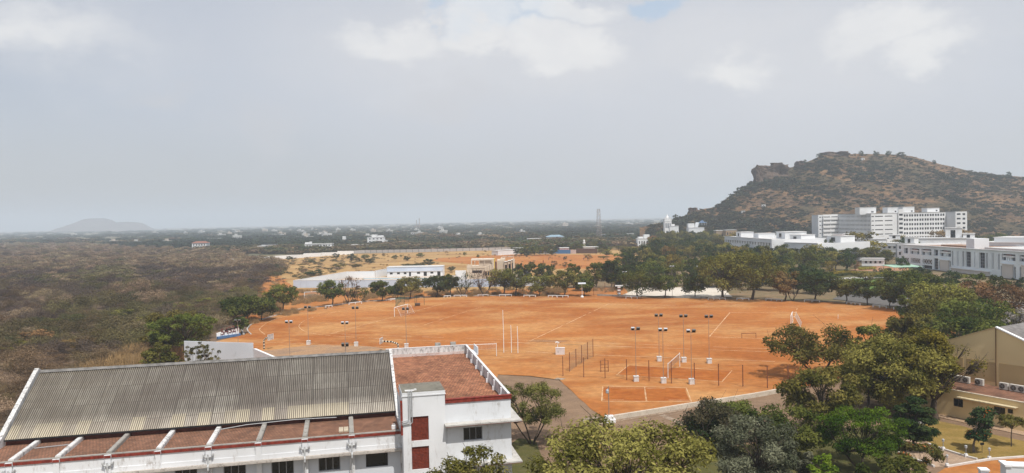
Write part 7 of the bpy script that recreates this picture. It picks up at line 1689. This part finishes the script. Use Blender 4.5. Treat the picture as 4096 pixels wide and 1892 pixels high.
# white stage wall behind the hall
P0, P1 = D(736, 1364, 120), D(1013, 1372, 124); zt_ = (P0.z+P1.z)/2; a, b = Vector((P0.x, 120, 0)), Vector((P1.x, 124, 0))
wallrun('stage_wall', 'tall weathered white wall standing behind the hall on the left', [a, b], [P0.z, P1.z], stained('bluish_stained_white', L(.50, .53, .57), L(.22, .23, .24), .7, .5, .5), .4)
q = Vector((D(1013, 1400, 124).x+.25, 124, 0)); e = D(1100, 1430, 112); wallrun('stage_wing_wall', 'bright white sloping wing wall joined to the tall white wall', [q, Vector((e.x, 113, 0))], [P1.z-.9, zat(1100, 1432, 113)], CLEAN, .4)
# ------------------------------------------------------------------ lawns, paths and gate at the lower right
def yg(tx, ty): return G(tx, ty)
z4 = lambda x, y: (2996+.504*x, 1292+.504*y)
sheet('front_lawn', [G(*z4(1400, 800)), G(*z4(1480, 770)), G(*z4(1700, 820)), G(*z4(1880, 870)), G(*z4(2300, 960)), G(*z4(2300, 1060)), G(*z4(1900, 1080)), G(*z4(1780, 1070)), G(*z4(1420, 960))], -.015, LAWN, .15, 1.5)
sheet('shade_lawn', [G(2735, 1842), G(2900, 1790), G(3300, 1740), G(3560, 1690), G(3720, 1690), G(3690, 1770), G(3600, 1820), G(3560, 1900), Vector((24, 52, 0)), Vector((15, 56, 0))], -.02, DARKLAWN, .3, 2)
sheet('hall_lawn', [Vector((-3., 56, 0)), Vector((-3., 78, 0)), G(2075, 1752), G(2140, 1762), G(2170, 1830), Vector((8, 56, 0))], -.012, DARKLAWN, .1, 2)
pv = NT('herringbone_paving'); bt = pv.add('TexBrick'); pv.ln(pv.co('Position'), bt.inputs['Vector']); bt.inputs['Scale'].default_value = 1; bt.inputs['Brick Width'].default_value = .5; bt.inputs['Row Height'].default_value = .25; bt.inputs['Mortar Size'].default_value = .012; bt.inputs['Color1'].default_value = L(.42, .30, .21); bt.inputs['Color2'].default_value = L(.34, .24, .17); bt.inputs['Mortar'].default_value = L(.2, .15, .11)
PAVE = pv.bsdf(pv.mix(1., bt.outputs[0], pv.noise(.5, 5, .6, vec=pv.co('Position'), a=.8, b=1.1), 'MULTIPLY'), .95, .1)
sheet('paved_path', [G(*z4(1420, 965)), G(*z4(1790, 1075)), G(*z4(1900, 1090)), G(*z4(1570, 1140)), G(*z4(1460, 1140)), G(*z4(1190, 1030)), G(*z4(1200, 905))], -.012, PAVE)
sheet('gate_earth', [G(*z4(1560, 1150)), G(*z4(1900, 1092)), G(*z4(2300, 1055)), G(*z4(2500, 1090)), G(*z4(2500, 1250)), G(*z4(1400, 1250))], -.008, REDPALE, .15, 1.5)
def thing_kerb(pts, lb): kerb('kerb', pts, .22, .16, stained('white_kerb', L(.66, .62, .58), L(.3, .22, .16), .6, 2., .45, False), -.1, lb, 'kerb')
thing_kerb([G(*z4(1420, 962)), G(*z4(1530, 1003)), G(*z4(1720, 1062)), G(*z4(1810, 1085))], 'white kerb along the lawn side of the paved path')
thing_kerb([G(*z4(1185, 1032)), G(*z4(1300, 1080)), G(*z4(1470, 1142))], 'white kerb along the near side of the paved path')
thing_kerb([G(*z4(1570, 1145)), G(*z4(1800, 1105)), G(*z4(1910, 1085)), G(*z4(2120, 1070)), G(*z4(2250, 1062))], 'curved white kerb where the path meets the red earth')
thing_kerb([G(*z4(1060, 790)), G(*z4(1180, 772)), G(*z4(1400, 800))], 'thin white kerb at the road under the shade tree')
for i, (x, y, lb) in enumerate(((1541, 1008, 'garden lamp on the kerb furthest up the path'), (1722, 1062, 'garden lamp on the kerb in the middle of the path'), (1908, 1083, 'white garden lamp at the corner of the lawn'), (1212, 1050, 'garden lamp under the orange-tipped tree'), (1572, 1140, 'garden lamp at the near corner of the path'))):
    p = G(*z4(x, y)); t = empty('garden_lamp', p, 0, lb, 'garden lamp', 'garden lamps along the paved path'); mb = MB(); mb.box(-.13, -.13, -.1, .13, .13, .32); mb.build('base', CLEAN, t); mb = MB(); mb.tube([(0, 0, .32), (0, 0, .85)], .035, 8); mb.build('stem', GREYPAINT, t); mb = MB(); mb.lathe([(.05, .85), (.12, .92), (.12, 1.1), (.15, 1.12), (.03, 1.2)], 10); mb.build('lantern', STEEL, t)
p = G(*z4(1850, 1030)); t = empty('plant_sign', p, .2, 'small dark sign on a stick beside the red-blossomed tree', 'sign'); mb = MB(); mb.tube([(0, 0, -.1), (0, 0, .8)], .025, 6); mb.build('stick', DARK, t); mb = MB(); mb.box(-.22, -.03, .8, .22, 0, 1.05); mb.build('board', DARK, t)
# gate pillars and rails at the bottom right corner
pz = [D(2996+.504*1862, 1900, 60), D(2996+.504*2128, 1900, 57)]
t = empty('gate_pier', (pz[1].x, 57, 0), -.2, 'broad white gate pier at the bottom right corner', 'pier'); H_ = zat(2996+.504*2128, 1860, 57); mb = MB(); mb.box(-.95, -.5, -.3, .95, .5, H_); mb.build('body', WHITE_FRONT, t); mb = MB(); mb.box(-1.05, -.6, H_+.003, -.55, .6, H_+.14); mb.box(-.5, -.55, H_+.003, 1.05, .55, H_+.1); mb.build('cap', CLEAN, t)
t = empty('gate_pier', (pz[0].x, 60, 0), -.2, 'small white post left of the broad gate pier', 'pier'); H0 = zat(2996+.504*1862, 1880, 60); mb = MB(); mb.box(-.28, -.28, -.3, .28, .28, H0); mb.build('body', WHITE_FRONT, t); mb = MB(); mb.box(-.34, -.34, H0+.003, .34, .34, H0+.12); mb.build('cap', CLEAN, t)
mb = MB(); a, b = Vector((pz[0].x+.35, 59.9, 0)), Vector((pz[1].x-1., 57.2, 0))
for z in (.35, .75, H0-.25): mb.bar(a+Vector((0, 0, z)), b+Vector((0, 0, z)), .06)
tag(mb.build('railing', RUST), 'rusty rails between the small post and the broad gate pier', 'railing')
# garden street lamp
p = G(*z8(1136, 598)); t = empty('street_lamp', p, 0, 'white street lamp standing in the garden', 'street lamp'); H_ = zat(*z8(1135, 540), p.y); mb = MB(); mb.tube([(0, 0, -.1), (0, 0, H_)], .07, 8); mb.build('pole', CLEAN, t); mb = MB(); mb.tube([(0, 0, H_), (.4, 0, H_+.3), (1.2, 0, H_+.35)], .05, 6); mb.build('arm', CLEAN, t); mb = MB(); mb.box(1.0, -.14, H_+.25, 1.7, .14, H_+.4); mb.build('lamp_head', CLEAN, t)
# marker posts on the field
for (x, y, ty, lb) in ((707, 826, 790, 'thin white stick standing on the field right of the goal'), (763, 935, 908, 'thin white stick at the field by the leaning tree')):
    p = G(*z8(x, y)); H_ = zat(*z8(x, ty), p.y); mb = MB(); mb.tube([(0, 0, -.1), (0, 0, H_)], .05, 6); tag(mb.build('marker_stick', CLEAN, None, p), lb, 'stick')
t = empty('hurdle', G(*z3(1916, 120)), .0, 'small low hurdle frame standing on the chalk line', 'hurdle'); mb = MB(); mb.box(0, -.04, .9, 3.0, .04, 1.0); mb.build('bar', RUST, t)
for x in (.05, 2.9): mb = MB(); mb.box(x, -.04, 0, x+.08, .04, .897); mb.build('upright', RUST, t)
# people on the far playground: one smooth body each, clothes as children
def person(tx, ty, shirt, trousers, label, rz=0, sit=False, s=1.):
    p = G(tx, ty); t = empty('person', p, rz, label, 'person'); t.scale = (s, s, s)
    def skin(name, verts, edges, rad, mat):
        me = bpy.data.meshes.new(name); me.from_pydata(verts, edges, []); o = link(name, me, t); me.materials.append(mat); m = o.modifiers.new('skin', 'SKIN')
        for i, r_ in enumerate(rad): me.skin_vertices[0].data[i].radius = (r_, r_)
        me.skin_vertices[0].data[0].use_root = True; o.modifiers.new('sub', 'SUBSURF').levels = 1; return o
    body = [(0, 0, .95), (0, 0, 1.2), (0, 0, 1.42), (0, 0, 1.52), (0, -.01, 1.64), (-.2, 0, 1.40), (-.27, .03, 1.12), (-.25, -.1, .88), (.2, 0, 1.40), (.28, .0, 1.14), (.24, -.12, .92), (-.1, 0, .88), (-.12, -.03, .48), (-.12, .02, .06), (.1, 0, .88), (.12, .06, .48), (.13, .12, .06)]
    ed = [(0, 1), (1, 2), (2, 3), (3, 4), (2, 5), (5, 6), (6, 7), (2, 8), (8, 9), (9, 10), (0, 11), (11, 12), (12, 13), (0, 14), (14, 15), (15, 16)]
    skin('body', body, ed, [.14, .13, .13, .055, .10, .06, .045, .035, .06, .045, .035, .09, .065, .045, .09, .065, .045], plain('skin_brown', L(.18, .10, .07), .7))
    me = MB(); me.lathe([(.19, .93), (.175, 1.1), (.20, 1.3), (.16, 1.44), (.07, 1.5)], 10); me.build('shirt', shirt, t)
    for x0, (kx, ky), (fx, fy) in ((-.1, (-.12, -.03), (-.12, .02)), (.1, (.12, .06), (.13, .12))): me = MB(); me.tube([(x0, 0, .95), (kx, ky, .48), (fx, fy, .1)], [.13, .095, .075], 8); me.build('trouser_leg', trousers, t)
    me = MB(); me.lathe([(.10, 1.66), (.125, 1.72), (.10, 1.79), (.03, 1.82)], 10); me.build('hair', BLACKP, t)
RS = plain('red_shirt', L(.35, .05, .05), .9); DK = plain('dark_cloth', L(.05, .045, .06), .9); WT = plain('white_cloth', L(.6, .6, .6), .9)
for i, (x, y, sh_, tr, lb) in enumerate(((1373, 392, RS, DK, 'person in a red shirt standing on the far playground, left of the others'), (1467, 350, DK, DK, 'person in dark clothes walking on the far playground'), (1520, 404, RS, WT, 'person in red beside the thin dry bush on the playground'), (1724, 345, RS, DK, 'person in a dark red shirt by the small round tree'), (2060, 342, RS, DK, 'person in red beside the brownish tree on the playground'))):
    person(1850+.23535*x, 960+.23535*y, sh_, tr, lb, i)
haze()
